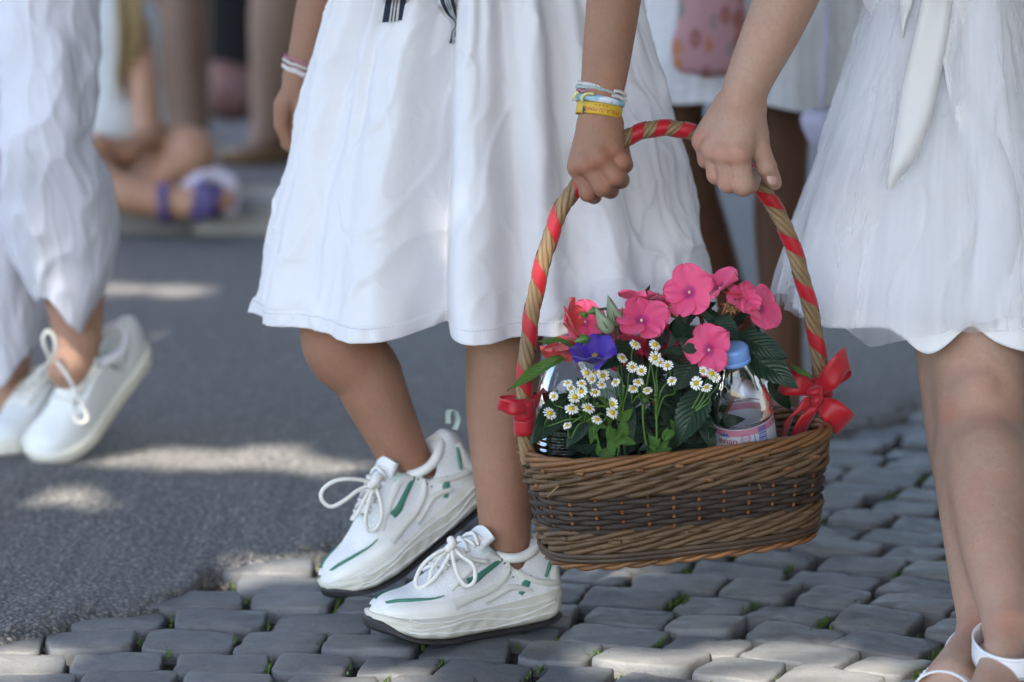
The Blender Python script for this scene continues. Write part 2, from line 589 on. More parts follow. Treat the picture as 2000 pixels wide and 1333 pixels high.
def ribbon_mat():
    m = Mat('red_satin')
    uv = m.coord('UV', (40, 300, 1))
    m.color(m.ramp(m.noise(3, 3, 0.5, m.coord()), [(0.3, (0.36, 0.0035, 0.012, 1)), (0.7, (0.50, 0.006, 0.020, 1))]))
    m.rough(0.52).set(Sheen_Weight=0.2, Anisotropic=0.5, Specular_IOR_Level=0.5)
    m.bump(m.noise(1.0, 2, 0.5, uv), 0.15, 0.0002)
    return m.m
M['ribbon'] = ribbon_mat()

def leaf_mat(name, c1, c2, vein, rough=0.42):
    m = Mat(name); uv = m.coord('UV'); co = m.coord()
    sep = m.n('ShaderNodeSeparateXYZ'); m.L.new(uv, sep.inputs[0])
    ax = m.math('ABSOLUTE', m.math('SUBTRACT', sep.outputs[0], 0.5))
    mid = m.ramp(ax, [(0.0, (1, 1, 1, 1)), (0.035, (0, 0, 0, 1))])
    # side veins slant towards the tip
    t = m.math('SUBTRACT', m.math('MULTIPLY', sep.outputs[1], 9.0), m.math('MULTIPLY', ax, 6.0))
    w = m.math('PINGPONG', t, 0.5)
    side = m.ramp(w, [(0.0, (1, 1, 1, 1)), (0.09, (0, 0, 0, 1))])
    v = m.math('MAXIMUM', mid, m.math('MULTIPLY', side, 0.5))
    base = m.mix(m.noise(45, 4, 0.6, co), c1, c2)
    base = m.mix(m.math('MULTIPLY', m.objrand(), 0.5), base, c2)
    m.color(m.mix(m.math('MULTIPLY', v, 0.55), base, vein)).rough(rough)
    m.bump(m.ramp(w, [(0.0, (0, 0, 0, 1)), (0.4, (1, 1, 1, 1))]), 0.6, 0.0012)
    m.bump(m.noise(260, 3, 0.6, co), 0.2, 0.0004)
    tr = m.n('ShaderNodeBsdfTranslucent'); tr.inputs[0].default_value = vary(c2, 1.6)
    mx = m.n('ShaderNodeMixShader'); mx.inputs[0].default_value = 0.18
    m.L.new(m.p.outputs[0], mx.inputs[1]); m.L.new(tr.outputs[0], mx.inputs[2]); m.L.new(mx.outputs[0], m.out.inputs[0])
    return m.m
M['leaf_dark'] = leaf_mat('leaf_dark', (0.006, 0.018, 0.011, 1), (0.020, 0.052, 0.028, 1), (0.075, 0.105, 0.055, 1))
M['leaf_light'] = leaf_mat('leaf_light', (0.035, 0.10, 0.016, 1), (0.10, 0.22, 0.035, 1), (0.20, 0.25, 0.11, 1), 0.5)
M['stem_green'] = plain('stem_green', (0.075, 0.16, 0.028, 1), 0.5, 0.25, 60)
M['stem_dark'] = plain('stem_dark', (0.028, 0.060, 0.024, 1), 0.5, 0.25, 60)
M['stem_red'] = plain('stem_red', (0.17, 0.045, 0.035, 1), 0.45, 0.25, 60)
M['bud'] = plain('bud_greygreen', (0.22, 0.27, 0.17, 1), 0.6, 0.25, 90)

def petal_mat(name, edge, mid, centre, rc=0.010, trans=0.25):
    m = Mat(name); co = m.coord(); 
    ln = m.n('ShaderNodeVectorMath', operation='LENGTH'); m.L.new(co, ln.inputs[0])
    d = m.math('DIVIDE', ln.outputs['Value'], 0.034)
    r = rc / 0.034
    c = m.ramp(d, [(r * 0.45, centre), (r, mid), (0.85, edge)])
    uv = m.coord('UV', (26, 1.2, 1))
    ve = m.noise(2.0, 4, 0.6, uv)
    c = m.mix(m.math('MULTIPLY', ve, 0.35), c, vary(mid, 0.75))
    c = m.mix(m.math('MULTIPLY', m.objrand(), 0.25), c, vary(edge, 0.8))
    m.color(c).rough(0.55).set(Sheen_Weight=0.2)
    m.bump(ve, 0.25, 0.0006)
    tr = m.n('ShaderNodeBsdfTranslucent'); m.L.new(c, tr.inputs[0])
    mx = m.n('ShaderNodeMixShader'); mx.inputs[0].default_value = trans
    m.L.new(m.p.outputs[0], mx.inputs[1]); m.L.new(tr.outputs[0], mx.inputs[2]); m.L.new(mx.outputs[0], m.out.inputs[0])
    return m.m
M['petal_pink'] = petal_mat('petal_pink', (0.95, 0.125, 0.29, 1), (0.90, 0.080, 0.235, 1), (0.42, 0.008, 0.16, 1))
M['petal_coral'] = petal_mat('petal_coral', (0.86, 0.13, 0.12, 1), (0.74, 0.05, 0.06, 1), (0.45, 0.01, 0.06, 1))
M['petal_deep'] = petal_mat('petal_deep', (0.72, 0.05, 0.11, 1), (0.60, 0.03, 0.10, 1), (0.35, 0.005, 0.09, 1))
M['petal_purple'] = petal_mat('petal_purple', (0.075, 0.025, 0.42, 1), (0.060, 0.016, 0.33, 1), (0.020, 0.004, 0.09, 1), 0.008)
M['petal_white'] = plain('petal_white', (0.82, 0.82, 0.78, 1), 0.6, 0.04, 60)
M['daisy_disc'] = plain('daisy_disc', (0.62, 0.42, 0.012, 1), 0.7, 0.25, 900, 0.8, 1500, 0.0008)
M['flower_eye'] = plain('flower_eye', (0.80, 0.55, 0.48, 1), 0.6, 0.1)
M['withered'] = plain('withered_petal', (0.36, 0.19, 0.085, 1), 0.8, 0.4, 120, 0.6, 300, 0.001)
M['soil'] = plain('dark_soil', (0.016, 0.012, 0.009, 1), 0.95, 0.4, 120, 0.8, 220, 0.004)

def pet_mat(name, tint, gl_=1.1):
    m = Mat(name); N = m.N
    gl = m.n('ShaderNodeBsdfGlossy'); gl.inputs['Roughness'].default_value = 0.04; gl.inputs[0].default_value = (1, 1, 1, 1)
    tr = m.n('ShaderNodeBsdfTransparent'); tr.inputs[0].default_value = tint
    fr = m.n('ShaderNodeFresnel'); fr.inputs[0].default_value = 1.5
    bp = m.n('ShaderNodeBump'); bp.inputs['Strength'].default_value = 0.35; bp.inputs['Distance'].default_value = 0.002
    m.L.new(m.noise(55, 3, 0.5, m.coord()), bp.inputs['Height'])
    m.L.new(bp.outputs[0], gl.inputs['Normal']); m.L.new(bp.outputs[0], fr.inputs['Normal'])
    mx = m.n('ShaderNodeMixShader')
    m.L.new(m.math('ADD', m.math('MULTIPLY', fr.outputs[0], gl_), 0.02, clamp=True), mx.inputs[0])
    m.L.new(tr.outputs[0], mx.inputs[1]); m.L.new(gl.outputs[0], mx.inputs[2]); m.L.new(mx.outputs[0], m.out.inputs[0])
    return m.m
M['pet'] = pet_mat('clear_plastic', (0.93, 0.95, 0.97, 1))
M['pet_blue'] = pet_mat('clear_plastic_bluish', (0.93, 0.94, 0.96, 1), 0.55)
M['cap_blue'] = plain('cap_blue', (0.20, 0.38, 0.78, 1), 0.42, 0.03, 30)
M['cap_red'] = plain('cap_red', (0.55, 0.02, 0.02, 1), 0.42, 0.03, 30)

# shoes
M['shoe_white'] = plain('shoe_white', (0.78, 0.78, 0.75, 1), 0.5, 0.04, 60, 0.15, 500, 0.0003)
def mesh_fabric():
    m = Mat('shoe_mesh'); co = m.coord()
    v = m.voronoi(620, co)
    m.color(m.ramp(v, [(0.1, (0.58, 0.60, 0.62, 1)), (0.5, (0.76, 0.77, 0.78, 1))])).rough(0.8)
    m.bump(v, 0.5, 0.0006)
    return m.m
M['shoe_mesh'] = mesh_fabric()
M['shoe_overlay'] = plain('shoe_overlay', (0.70, 0.70, 0.65, 1), 0.42, 0.04, 60)
M['shoe_sole'] = plain('shoe_sole', (0.60, 0.585, 0.51, 1), 0.55, 0.06, 30, 0.2, 220, 0.0006)
M['shoe_black'] = plain('shoe_outsole', (0.018, 0.018, 0.02, 1), 0.6, 0.2, 40)
M['shoe_green'] = plain('shoe_green', (0.055, 0.20, 0.145, 1), 0.55, 0.08, 40)
M['shoe_mint'] = plain('shoe_mint', (0.55, 0.69, 0.64, 1), 0.6, 0.04, 40)
M['lace'] = plain('lace_white', (0.77, 0.76, 0.71, 1), 0.8, 0.05, 200, 0.5, 1400, 0.0006)
M['sock'] = plain('sock_white', (0.80, 0.79, 0.86, 1), 0.9, 0.05, 60, 0.5, 800, 0.0006)
M['shoe_leather'] = plain('white_leather', (0.74, 0.76, 0.75, 1), 0.45, 0.03, 30, 0.1, 300, 0.0004)
M['shoe_cup'] = plain('cup_sole', (0.74, 0.73, 0.64, 1), 0.55, 0.04, 30)
M['brown'] = plain('brown_leather', (0.16, 0.075, 0.04, 1), 0.5)
M['strap_white'] = plain('strap_white', (0.80, 0.80, 0.83, 1), 0.5, 0.03, 40, 0.15, 300, 0.0004)
M['thread'] = plain('thread_grey', (0.34, 0.35, 0.42, 1), 0.8)

# ground
def stone_mat():
    m = Mat('basalt_sett'); co = m.coord(); 
    rnd = m.objrand()
    geo = m.n('ShaderNodeNewGeometry')
    c = m.mix(m.noise(26, 6, 0.65, co), (0.058, 0.064, 0.073, 1), (0.128, 0.136, 0.148, 1))
    c = m.mix(m.math('MULTIPLY', rnd, 0.75), c, (0.19, 0.195, 0.20, 1))
    c = m.mix(m.ramp(m.noise(380, 3, 0.7, co), [(0.55, (0, 0, 0, 1)), (0.78, (0.5,) * 3)]), c, (0.20, 0.20, 0.20, 1))
    dust = m.noise(9, 5, 0.7, co)
    c = m.mix(m.ramp(dust, [(0.50, (0, 0, 0, 1)), (0.75, (0.6,) * 3)]), c, (0.215, 0.205, 0.188, 1))
    m.color(c).rough(m.ramp(m.noise(40, 4, 0.6, co), [(0.3, (0.5,) * 3), (0.7, (0.75,) * 3)]))
    m.set(Specular_IOR_Level=0.45)
    m.bump(m.noise(30, 7, 0.68, co), 0.6, 0.006)
    m.bump(m.noise(260, 5, 0.75, co), 0.6, 0.0016)
    return m.m
M['stone'] = stone_mat()

def asphalt_mat():
    m = Mat('asphalt'); co = m.coord()
    v = m.voronoi(150, co, 'Color'); vd = m.voronoi(150, co)
    sep = m.n('ShaderNodeSeparateColor'); m.L.new(v, sep.inputs[0])
    agg = m.ramp(sep.outputs[0], [(0.0, (0.088, 0.088, 0.090, 1)), (0.6, (0.180, 0.180, 0.180, 1)), (0.9, (0.28, 0.278, 0.272, 1)), (0.985, (0.40, 0.38, 0.35, 1))])
    binder = m.ramp(vd, [(0.35, (0, 0, 0, 1)), (0.6, (1, 1, 1, 1))])
    c = m.mix(binder, agg, (0.070, 0.070, 0.072, 1))
    big = m.noise(2.2, 5, 0.6, co)
    c = m.mix(m.ramp(big, [(0.4, (0, 0, 0, 1)), (0.72, (0.45,) * 3)]), c, (0.15, 0.145, 0.135, 1))
    v2 = m.voronoi(420, co, 'Color'); s2 = m.n('ShaderNodeSeparateColor'); m.L.new(v2, s2.inputs[0])
    c = m.mix(m.ramp(s2.outputs[1], [(0.80, (0, 0, 0, 1)), (0.97, (0.55,) * 3)]), c, (0.28, 0.27, 0.26, 1))
    m.color(c).rough(0.8)
    m.bump(m.math('SUBTRACT', 1.0, vd), 0.8, 0.004)
    m.bump(m.noise(60, 5, 0.7, co), 0.5, 0.004)
    return m.m
M['asphalt'] = asphalt_mat()
M['earth'] = plain('joint_earth', (0.060, 0.050, 0.038, 1), 0.95, 0.5, 90, 0.9, 160, 0.006)
M['kerb'] = plain('kerb_granite', (0.34, 0.335, 0.315, 1), 0.8, 0.3, 180, 0.4, 200, 0.002)
M['pavement'] = plain('pavement_grey', (0.17, 0.17, 0.175, 1), 0.85, 0.25, 30, 0.4, 160, 0.002)
M['plaster'] = plain('wall_plaster', (0.30, 0.31, 0.34, 1), 0.9, 0.12, 6, 0.3, 60, 0.004)
M['gravel'] = plain('gravel', (0.13, 0.125, 0.12, 1), 0.85, 0.6, 60)
M['moss'] = plain('moss', (0.07, 0.13, 0.018, 1), 0.85, 0.45, 40)
M['bark'] = plain('bark', (0.10, 0.075, 0.055, 1), 0.95, 0.4, 30, 0.9, 40, 0.02)
M['crown_leaf'] = plain('crown_leaf', (0.075, 0.13, 0.035, 1), 0.6, 0.3, 3)
# ------------------------------------------------------------------ ground, road, setts, kerb
_S = 220.0
g = mesh_obj('ground', [(-_S, -_S, -0.022), (_S, -_S, -0.022), (_S, _S, -0.022), (-_S, _S, -0.022)], [(0, 1, 2, 3)], M['earth'], smooth=False)
tag(g, 'dark earth showing in the joints between the setts', 'ground', kind='structure')

EDGE_PX = [(-400, 1330), (-120, 1275), (60, 1250), (140, 1218), (230, 1205), (310, 1195), (370, 1168), (395, 1128), (470, 1112), (520, 1105), (600, 1092),
           (700, 1075), (900, 1040), (1060, 1000), (1300, 930), (1560, 872), (1640, 858), (1690, 848), (1740, 826), (1800, 806), (2000, 765), (2600, 690)]
EDGE = [gnd(x, y) for x, y in EDGE_PX]
EDGE = [Vector((-40, EDGE[0].y - 0.5, 0)), Vector((-3, EDGE[0].y - 0.25, 0))] + EDGE + [Vector((6, EDGE[-1].y + 1.2, 0)), Vector((60, EDGE[-1].y + 6, 0))]
_ex = np.array([p.x for p in EDGE]); _ey = np.array([p.y for p in EDGE])
def edge_y(x): return float(np.interp(x, _ex, _ey))

def build_asphalt():
    xs = np.concatenate([[-60, -20, -6], np.linspace(-3, 4, 900), [8, 20, 60]])
    offs = [(-0.006, -0.03), (0.0, -0.010), (0.005, 0.000), (0.016, 0.004), (0.03, 0.006), (0.06, 0.008), (0.12, 0.010), (0.3, 0.012), (0.8, 0.012), (2.0, 0.012), (6, 0.012), (20, 0.012), (90, 0.012)]
    V = []
    for x in xs:
        e = edge_y(x)
        e += 0.020 * noise.noise(Vector((x * 9, 3.1, 0))) + 0.012 * noise.noise(Vector((x * 31, 7, 0))) + 0.006 * noise.noise(Vector((x * 95, 1, 0)))
        for o, z in offs:
            zz = z
            if 0 <= o <= 0.3:
                zz += 0.004 * noise.noise(Vector((x * 45, o * 45, 2))) + 0.003 * noise.noise(Vector((x * 120, o * 120, 5)))
            V.append((x, e + o + (0.004 * noise.noise(Vector((x * 150, o * 90, 9))) if o < 0.05 else 0), zz))
    return V, grid_faces(len(xs), len(offs))
o = mesh_obj('road', *build_asphalt(), M['asphalt'])
tag(o, 'grey worn asphalt road with a broken edge along the setts', 'road', kind='structure')

# basalt setts laid in arcs about a centre in front of the camera
ARC_C = Vector((-0.38, -1.55, 0))
pav = mesh_obj('sett_pavement', [(-6, -6, -0.0195), (6, -6, -0.0195), (6, 3.2, -0.0195), (-6, 3.2, -0.0195)], [(0, 1, 2, 3)], M['earth'], smooth=False)
tag(pav, 'pavement of small basalt setts laid in arcs', 'pavement', kind='structure')

def rounded_sett(cx, cy, ang, la, lb, h, rng):
    """one sett: uneven rounded quad with a domed top; local frame then world"""
    n = 32
    ca, sa = math.cos(ang), math.sin(ang)
    pe = rng.uniform(7.0, 18.0)
    co = [rng.uniform(-0.065, 0.065) for _ in range(8)]
    ring = []
    for k in range(n):
        t = 2 * math.pi * k / n
        c, s = math.cos(t), math.sin(t)
        r = (abs(c) ** pe + abs(s) ** pe) ** (-1 / pe)
        x, y = r * c, r * s
        # shift the corners for an uneven quad
        x += (co[0] * (1 + x) * (1 + y) + co[1] * (1 - x) * (1 - y) + co[2] * (1 + x) * (1 - y)) * 0.5
        y += (co[3] * (1 + x) * (1 + y) + co[4] * (1 - x) * (1 - y) + co[5] * (1 + x) * (1 - y)) * 0.5
        w = 1 + rng.uniform(-0.028, 0.022)
        ring.append((x * la * w, y * lb * w))
    tilt = (rng.uniform(-0.045, 0.045), rng.uniform(-0.045, 0.045))
    levels = [(0.96, -0.05), (1.0, -0.012), (0.992, -0.0030), (0.968, -0.0002), (0.90, 0.0006), (0.55, 0.0012)]
    V = []; F = []
    sd = rng.uniform(0, 100)
    for li, (sc, z) in enumerate(levels):
        for (x, y) in ring:
            zz = z + h + (x * tilt[0] + y * tilt[1] if li > 0 else 0)
            zz += 0.0030 * noise.noise(Vector((x * 26 + sd, y * 26, z * 10))) * (1 if li > 0 else 0)
            V.append((x * sc, y * sc, zz))
    V.append((0, 0, 0.0014 + h))
    for li in range(len(levels) - 1):
        for k in range(n):
            l = (k + 1) % n
            F.append((li * n + k, li * n + l, (li + 1) * n + l, (li + 1) * n + k))
    b = (len(levels) - 1) * n
    for k in range(n): F.append((b + k, b + (k + 1) % n, len(V) - 1))
    m = Matrix.Translation((cx, cy, 0)) @ Matrix.Rotation(ang, 4, 'Z')
    return V, F, m

def lay_setts():
    rng = random.Random(21)
    r = 0.95; out = []
    while r < 3.6:
        pitch = rng.uniform(0.088, 0.103)
        a = math.radians(-75) + rng.uniform(0, 0.06)
        rc = r + pitch / 2
        while a < math.radians(80):
            L = rng.uniform(0.086, 0.128)
            da = L / rc
            am = a + da / 2
            x = ARC_C.x + rc * math.sin(am); y = ARC_C.y + rc * math.cos(am)
            # in or near the camera's view only
            half = 0.62 + 0.155 * y + 0.10
            if -0.55 < y < 1.9 and -half - 0.1 < x < half + 0.35:
                e = edge_y(x)
                if y < e + 0.035:
                    gap = rng.uniform(0.007, 0.014)
                    out.append((x + rng.uniform(-.003, .003), y + rng.uniform(-.003, .003), -am + rng.uniform(-0.05, 0.05), (L - gap) / 2, (pitch - rng.uniform(0.006, 0.011)) / 2, rng.uniform(-0.005, 0.003)))
            a += da
        r += pitch
    out.sort(key=lambda t: t[1])
    for t in out:
        V, F, m = rounded_sett(*t, rng)
        mesh_obj('sett', V, F, M['stone'], pav, True, None, m)
    return out
SETTS = lay_setts()
print('setts', len(SETTS))

# moss and grass tufts in the joints
def tufts():
    rng = random.Random(5); mb = MB()
    def blade(p, L, w, d):
        s = Vector((-d.y, d.x, 0)).normalized() * w
        q = [p - s, p + s, p + d * L * 0.6 + Vector((0, 0, L * 0.55)) + s * 0.6, p + d * L * 0.6 + Vector((0, 0, L * 0.55)) - s * 0.6, p + d * L + Vector((0, 0, L * 0.75))]
        mb.add((q, [(0, 1, 2, 3), (3, 2, 4)]))
    for (x, y, ang, la, lb, h) in SETTS:
        for _ in range(2):
            if rng.random() > 0.5: continue
            sx = rng.choice((-1, 1)); sy = rng.choice((-1, 1))
            cx = x + math.cos(ang) * sx * (la + 0.004) - math.sin(ang) * sy * (lb + 0.003) * rng.random()
            cy = y + math.sin(ang) * sx * (la + 0.004) + math.cos(ang) * sy * (lb + 0.003) * rng.random()
            nb = rng.choice((8, 16, 26, 40)); L0 = rng.uniform(0.004, 0.008) * (1.4 if nb > 20 else 1)
            for k in range(nb):
                a = rng.uniform(0, 6.28); d = Vector((math.cos(a), math.sin(a), 0)) * rng.uniform(0.2, 0.9)
                t = rng.gauss(0, 0.011)
                p = Vector((cx - math.sin(ang) * t, cy + math.cos(ang) * t, -0.010 + rng.uniform(0, 0.006)))
                blade(p, L0 * rng.uniform(0.6, 1.3), rng.uniform(0.0006, 0.0016), d)
    return mb.obj('moss_tufts', M['moss'])
tag(tufts(), 'small green moss and grass tufts in the joints of the setts', 'moss', kind='stuff')

def loose_gravel():
    rng = random.Random(9); mb = MB()
    ico = bmesh.new(); bmesh.ops.create_icosphere(ico, subdivisions=1, radius=1.0)
    bv = [v.co.copy() for v in ico.verts]; bf = [[v.index for v in f.verts] for f in ico.faces]; ico.free()
    for k in range(1300):
        x = rng.uniform(-1.0, 1.6)
        y = edge_y(x) + rng.gauss(-0.012, 0.026)
        s = abs(rng.gauss(0, 0.0022)) + 0.0014
        z = (-0.016 if y < edge_y(x) else 0.011) + s * 0.5
        q = Quaternion((rng.gauss(0, 1), rng.gauss(0, 1), rng.gauss(0, 1), rng.gauss(0, 1))).normalized()
        sc = Vector((rng.uniform(.7, 1.5), rng.uniform(.6, 1.2), rng.uniform(.5, .9)))
        mb.add(([Vector((x, y, z)) + q @ Vector((v.x * sc.x * s, v.y * sc.y * s, v.z * sc.z * s)) for v in bv], bf))
    return mb.obj('gravel', M['gravel'], None, False)
tag(loose_gravel(), 'loose gravel along the broken asphalt edge', 'gravel', kind='stuff')

# far kerb with the raised pavement behind it, and the house wall beyond
KY = gnd(500, 468).y
def slab(x0, x1, y0, y1, z0, z1, bev=0.008):
    bm = bmesh.new()
    bmesh.ops.create_cube(bm, size=1.0)
    for v in bm.verts:
        v.co = Vector((x0 if v.co.x < 0 else x1, y0 if v.co.y < 0 else y1, z0 if v.co.z < 0 else z1))
    if bev: bmesh.ops.bevel(bm, geom=bm.edges[:], offset=bev, segments=2, affect='EDGES')
    V = [v.co.copy() for v in bm.verts]; F = [[v.index for v in f.verts] for f in bm.faces]
    bm.free(); return V, F
kerb = new_obj('kerb', None)
tag(kerb, 'pale granite kerb stones behind the walkers', 'kerb', kind='structure')
rk = random.Random(3)
x = -6.0
while x < 0.1:
    L = rk.uniform(0.8, 1.0)
    mesh_obj('kerb_stone', *slab(x + .004, min(x + L, 0.15) - .004, KY, KY + 0.28, -0.05, 0.085 + rk.uniform(-.003, .003), 0.012), M['kerb'], kerb)
    x += L
for i in range(9):
    mesh_obj('kerb_stone', *slab(-0.13, 0.15, KY + 0.284 + i * 0.9, KY + 0.284 + i * 0.9 + 0.892, -0.05, 0.085, 0.012), M['kerb'], kerb)
fp = mesh_obj('footpath', *slab(-30, -0.134, KY + 0.284, 40, -0.05, 0.083, 0), M['pavement'], smooth=False)
tag(fp, 'grey raised footpath behind the kerb', 'footpath', kind='structure')
wl = mesh_obj('house_wall', *slab(-30, -0.5, KY + 3.2, KY + 3.6, 0.0, 6.0, 0.02), M['plaster'], smooth=False)
tag(wl, 'blurred grey house wall behind the standing bystanders', 'wall')
mesh_obj('plinth', *slab(-30, -0.47, KY + 3.165, KY + 3.198, 0.05, 0.55, 0.006), M['kerb'], wl)

# ------------------------------------------------------------------ the tree whose crown shades the street (stands right of the frame)
def gap_axis(p, r): return (Vector(p), r)
GAPS = []
def gg(px, py, r, n=1, step=0):
    for i in range(n):
        GAPS.append((gnd(px + (i - (n - 1) / 2) * step, py), r))
gg(330, 660, 0.06, 3, 85); gg(400, 905, 0.040, 4, 75); gg(640, 930, 0.02); gg(150, 985, 0.02)
gg(290, 575, 0.06, 2, 90); 
gg(540, 1118, 0.030, 2, 50); gg(30, 1285, 0.025); gg(1190, 1272, 0.016, 2, 60); gg(1280, 1292, 0.018, 2, 70)
gg(1520, 1266, 0.030, 2, 90); gg(1640, 1300, 0.035, 2, 100); gg(740, 1324, 0.016, 2, 60); gg(1440, 1312, 0.03)
GAPS += [(at(45, 385, .82), .004), (at(85, 645, .80), .002), (at(1105, 612, -.02), .012)]

def crown():
    rng = np.random.default_rng(11)
    s = np.array(SUN_DIR)
    # leaf centres: layered clumps between 5 and 8.5 m, spread so their shade covers the street in view
    N = 62000
    gx = rng.uniform(-2.6, 3.0, N); gy = rng.uniform(-2.2, 7.0, N); h = rng.uniform(3.4, 5.6, N)
    C = np.stack([gx, gy, np.zeros(N)], 1) + s[None, :] * (h / s[2])[:, None]
    C += rng.normal(0, 0.08, C.shape)
    keep = np.ones(N, bool)
    for p, r in GAPS:
        d = C - np.array(p)
        perp = d - (d @ s)[:, None] * s
        keep &= np.linalg.norm(perp, axis=1) > r + 0.055
    C = C[keep]; n = len(C)
    q = rng.normal(0, 1, (n, 3)); q[:, 2] = np.abs(q[:, 2]) + 0.8; q /= np.linalg.norm(q, axis=1)[:, None]
    a = rng.normal(0, 1, (n, 3)); a -= (a * q).sum(1)[:, None] * q; a /= np.linalg.norm(a, axis=1)[:, None]
    b = np.cross(q, a)
    L = rng.uniform(0.05, 0.085, n)[:, None]; W = L * 0.75
    P0 = C - a * L; P1 = C + b * W + q * 0.01; P2 = C + a * L * 1.1; P3 = C - b * W + q * 0.01
    V = np.stack([P0, P1, P2, P3], 1).reshape(-1, 3)
    F = np.arange(4 * n).reshape(n, 4)
    return V, F, C
TV, TF, TC = crown()
def close_leaks(V, F):
    """grow more leaves wherever stray sun would still reach the walkers outside the wanted openings"""
    tree_ = BVHTree.FromPolygons([Vector(v) for v in V], [tuple(int(i) for i in f) for f in F])
    rng = np.random.default_rng(3)
    gaps = [(p - SUN_DIR * (p.z / SUN_DIR.z), r) for p, r in GAPS]
    newV = []
    for gx in np.arange(-1.5, 1.6, 0.03):
        for gy in np.arange(-0.9, 3.6, 0.03):
            g_ = Vector((gx, gy, 0))
            if any((g_ - c).xy.length < r + 0.05 for c, r in gaps): continue
            if tree_.ray_cast(g_ + SUN_DIR * 2.0, SUN_DIR)[0] is not None: continue
            c = np.array(g_ + SUN_DIR * (rng.uniform(3.4, 5.4) / SUN_DIR.z))
            q = np.array(SUN_DIR) + rng.normal(0, .25, 3); q /= np.linalg.norm(q)
            a = rng.normal(0, 1, 3); a -= a.dot(q) * q; a /= np.linalg.norm(a); b = np.cross(q, a); L = rng.uniform(.06, .08)
            newV += [c - a * L, c + b * L * .8, c + a * L * 1.1, c - b * L * .8]
    print('leaves added', len(newV) // 4)
    if newV:
        V = np.concatenate([V, np.array(newV)]); F = np.arange(len(V)).reshape(-1, 4)
    return V, F
TV, TF = close_leaks(TV, TF)
tb = Vector((-3.4, -4.6, 0))
tree = thing('street_tree', tb, 'leafy street tree behind the camera shading the walkers', 'tree')
def tree_trunk():
    mb = MB()
    pts = smooth_path([tb + Vector((0, 0, -0.1)), tb + Vector((.03, .02, 1.5)), tb + Vector((.05, 0, 2.6)), tb + Vector((.2, .1, 3.8)), tb + Vector((.3, .2, 5.2))], 24)
    mb.add(tube(pts, np.linspace(0.24, 0.05, 24), 14))
    rng = random.Random(2)
    for k in range(16):
        i = rng.randrange(9, 22); st = Vector(pts[i]); e = Vector(TC[rng.randrange(len(TC))])
        mid = (st + e) / 2 + Vector((0, 0, 0.3))
        mb.add(tube(smooth_path([st, mid, e], 12), np.linspace(0.07, 0.012, 12), 8))
    return mb
tree_trunk().obj('trunk', M['bark'], tree)
mesh_obj('crown', TV, TF, M['crown_leaf'], tree, False)

# ------------------------------------------------------------------ house added right of the frame to block sky light from that side
hs = thing('shading_house', (3.6, 1.0, 0), 'unseen plastered house added right of the street to block sky light', 'house')
mesh_obj('wall', *slab(3.6, 9.0, -9.0, 14.0, -0.02, 9.0, 0.02), M['plaster'], hs, False)
mesh_obj('plinth', *slab(3.55, 3.598, -9.0, 14.0, -0.01, 0.7, 0.01), M['kerb'], hs, False)
M['pane'] = plain('window_pane', (0.02, 0.025, 0.03, 1), 0.1, 0.1)
M['shutter'] = plain('shutter', (0.10, 0.14, 0.11, 1), 0.6, 0.1)
for fl in range(2):
    for k in range(7):
        y = -7.6 + k * 3.0; z = 1.3 + fl * 3.3
        w = mesh_obj('window', *slab(3.565, 3.597, y, y + 1.1, z, z + 1.7, 0.01), M['strap_white'], hs, False)
        mesh_obj('pane', *slab(3.55, 3.563, y + .08, y + 1.02, z + .08, z + 1.62, 0), M['pane'], w, False)
        for s_ in (-.58, 1.14):
            mesh_obj('shutter', *slab(3.55, 3.596, y + s_, y + s_ + .54, z - .02, z + 1.72, 0.006), M['shutter'], hs, False)
# ------------------------------------------------------------------ the basket
BPHI = math.radians(13.0)
BC = at(1316, 850, -0.02)                      # centre of the rim
BU = Vector((math.cos(BPHI), math.sin(BPHI), 0)); BV = Vector((-math.sin(BPHI), math.cos(BPHI), 0))
BTILT = 0.012                                   # right end carried a little higher
B_H = 0.127
def b_ring(s, z, grow=0.0):
    """point on the basket wall: s in turns (0 = right end, .75 = front), z from 0 (foot) to B_H (rim); grow = outwards"""
    t = z / B_H
    a = 0.152 + 0.015 * t + 0.004 * math.sin(t * 3.1); b = 0.079 + 0.020 * t + 0.004 * math.sin(t * 3.1)
    th = 2 * math.pi * s
    c, sn = math.cos(th), math.sin(th)
    p = 3.1
    r = (abs(c) ** p + abs(sn) ** p) ** (-1 / p)
    x, y = a * r * c, b * r * sn
    nx, ny = abs(c) ** (p - 1) * (1 if c > 0 else -1) / a, abs(sn) ** (p - 1) * (1 if sn > 0 else -1) / b
    l = math.hypot(nx, ny); x += nx / l * grow; y += ny / l * grow
    x += 0.008 * (1 - t)
    return BC + BU * x + BV * y + Vector((0, 0, z - B_H + BTILT * x / 0.17))

# arc-length table so that the weave spacing is even
_ss = np.linspace(0, 1, 1201)
_pp = np.array([b_ring(s, B_H * 0.6) for s in _ss])
_al = np.concatenate([[0], np.cumsum(np.linalg.norm(np.diff(_pp, axis=0), axis=1))]); _al /= _al[-1]
def s_of(u): return float(np.interp(u % 1.0, _al, _ss))

basket = thing('wicker_basket', BC - Vector((0, 0, B_H)), 'oval brown wicker basket with ribbon wound handle carried between the two girls', 'basket')
NST = 30
brg = random.Random(4)

def loop_uv(V, F, n, seg):
    return [(k / seg, i * 0.02) for i in range(n) for k in range(seg)]

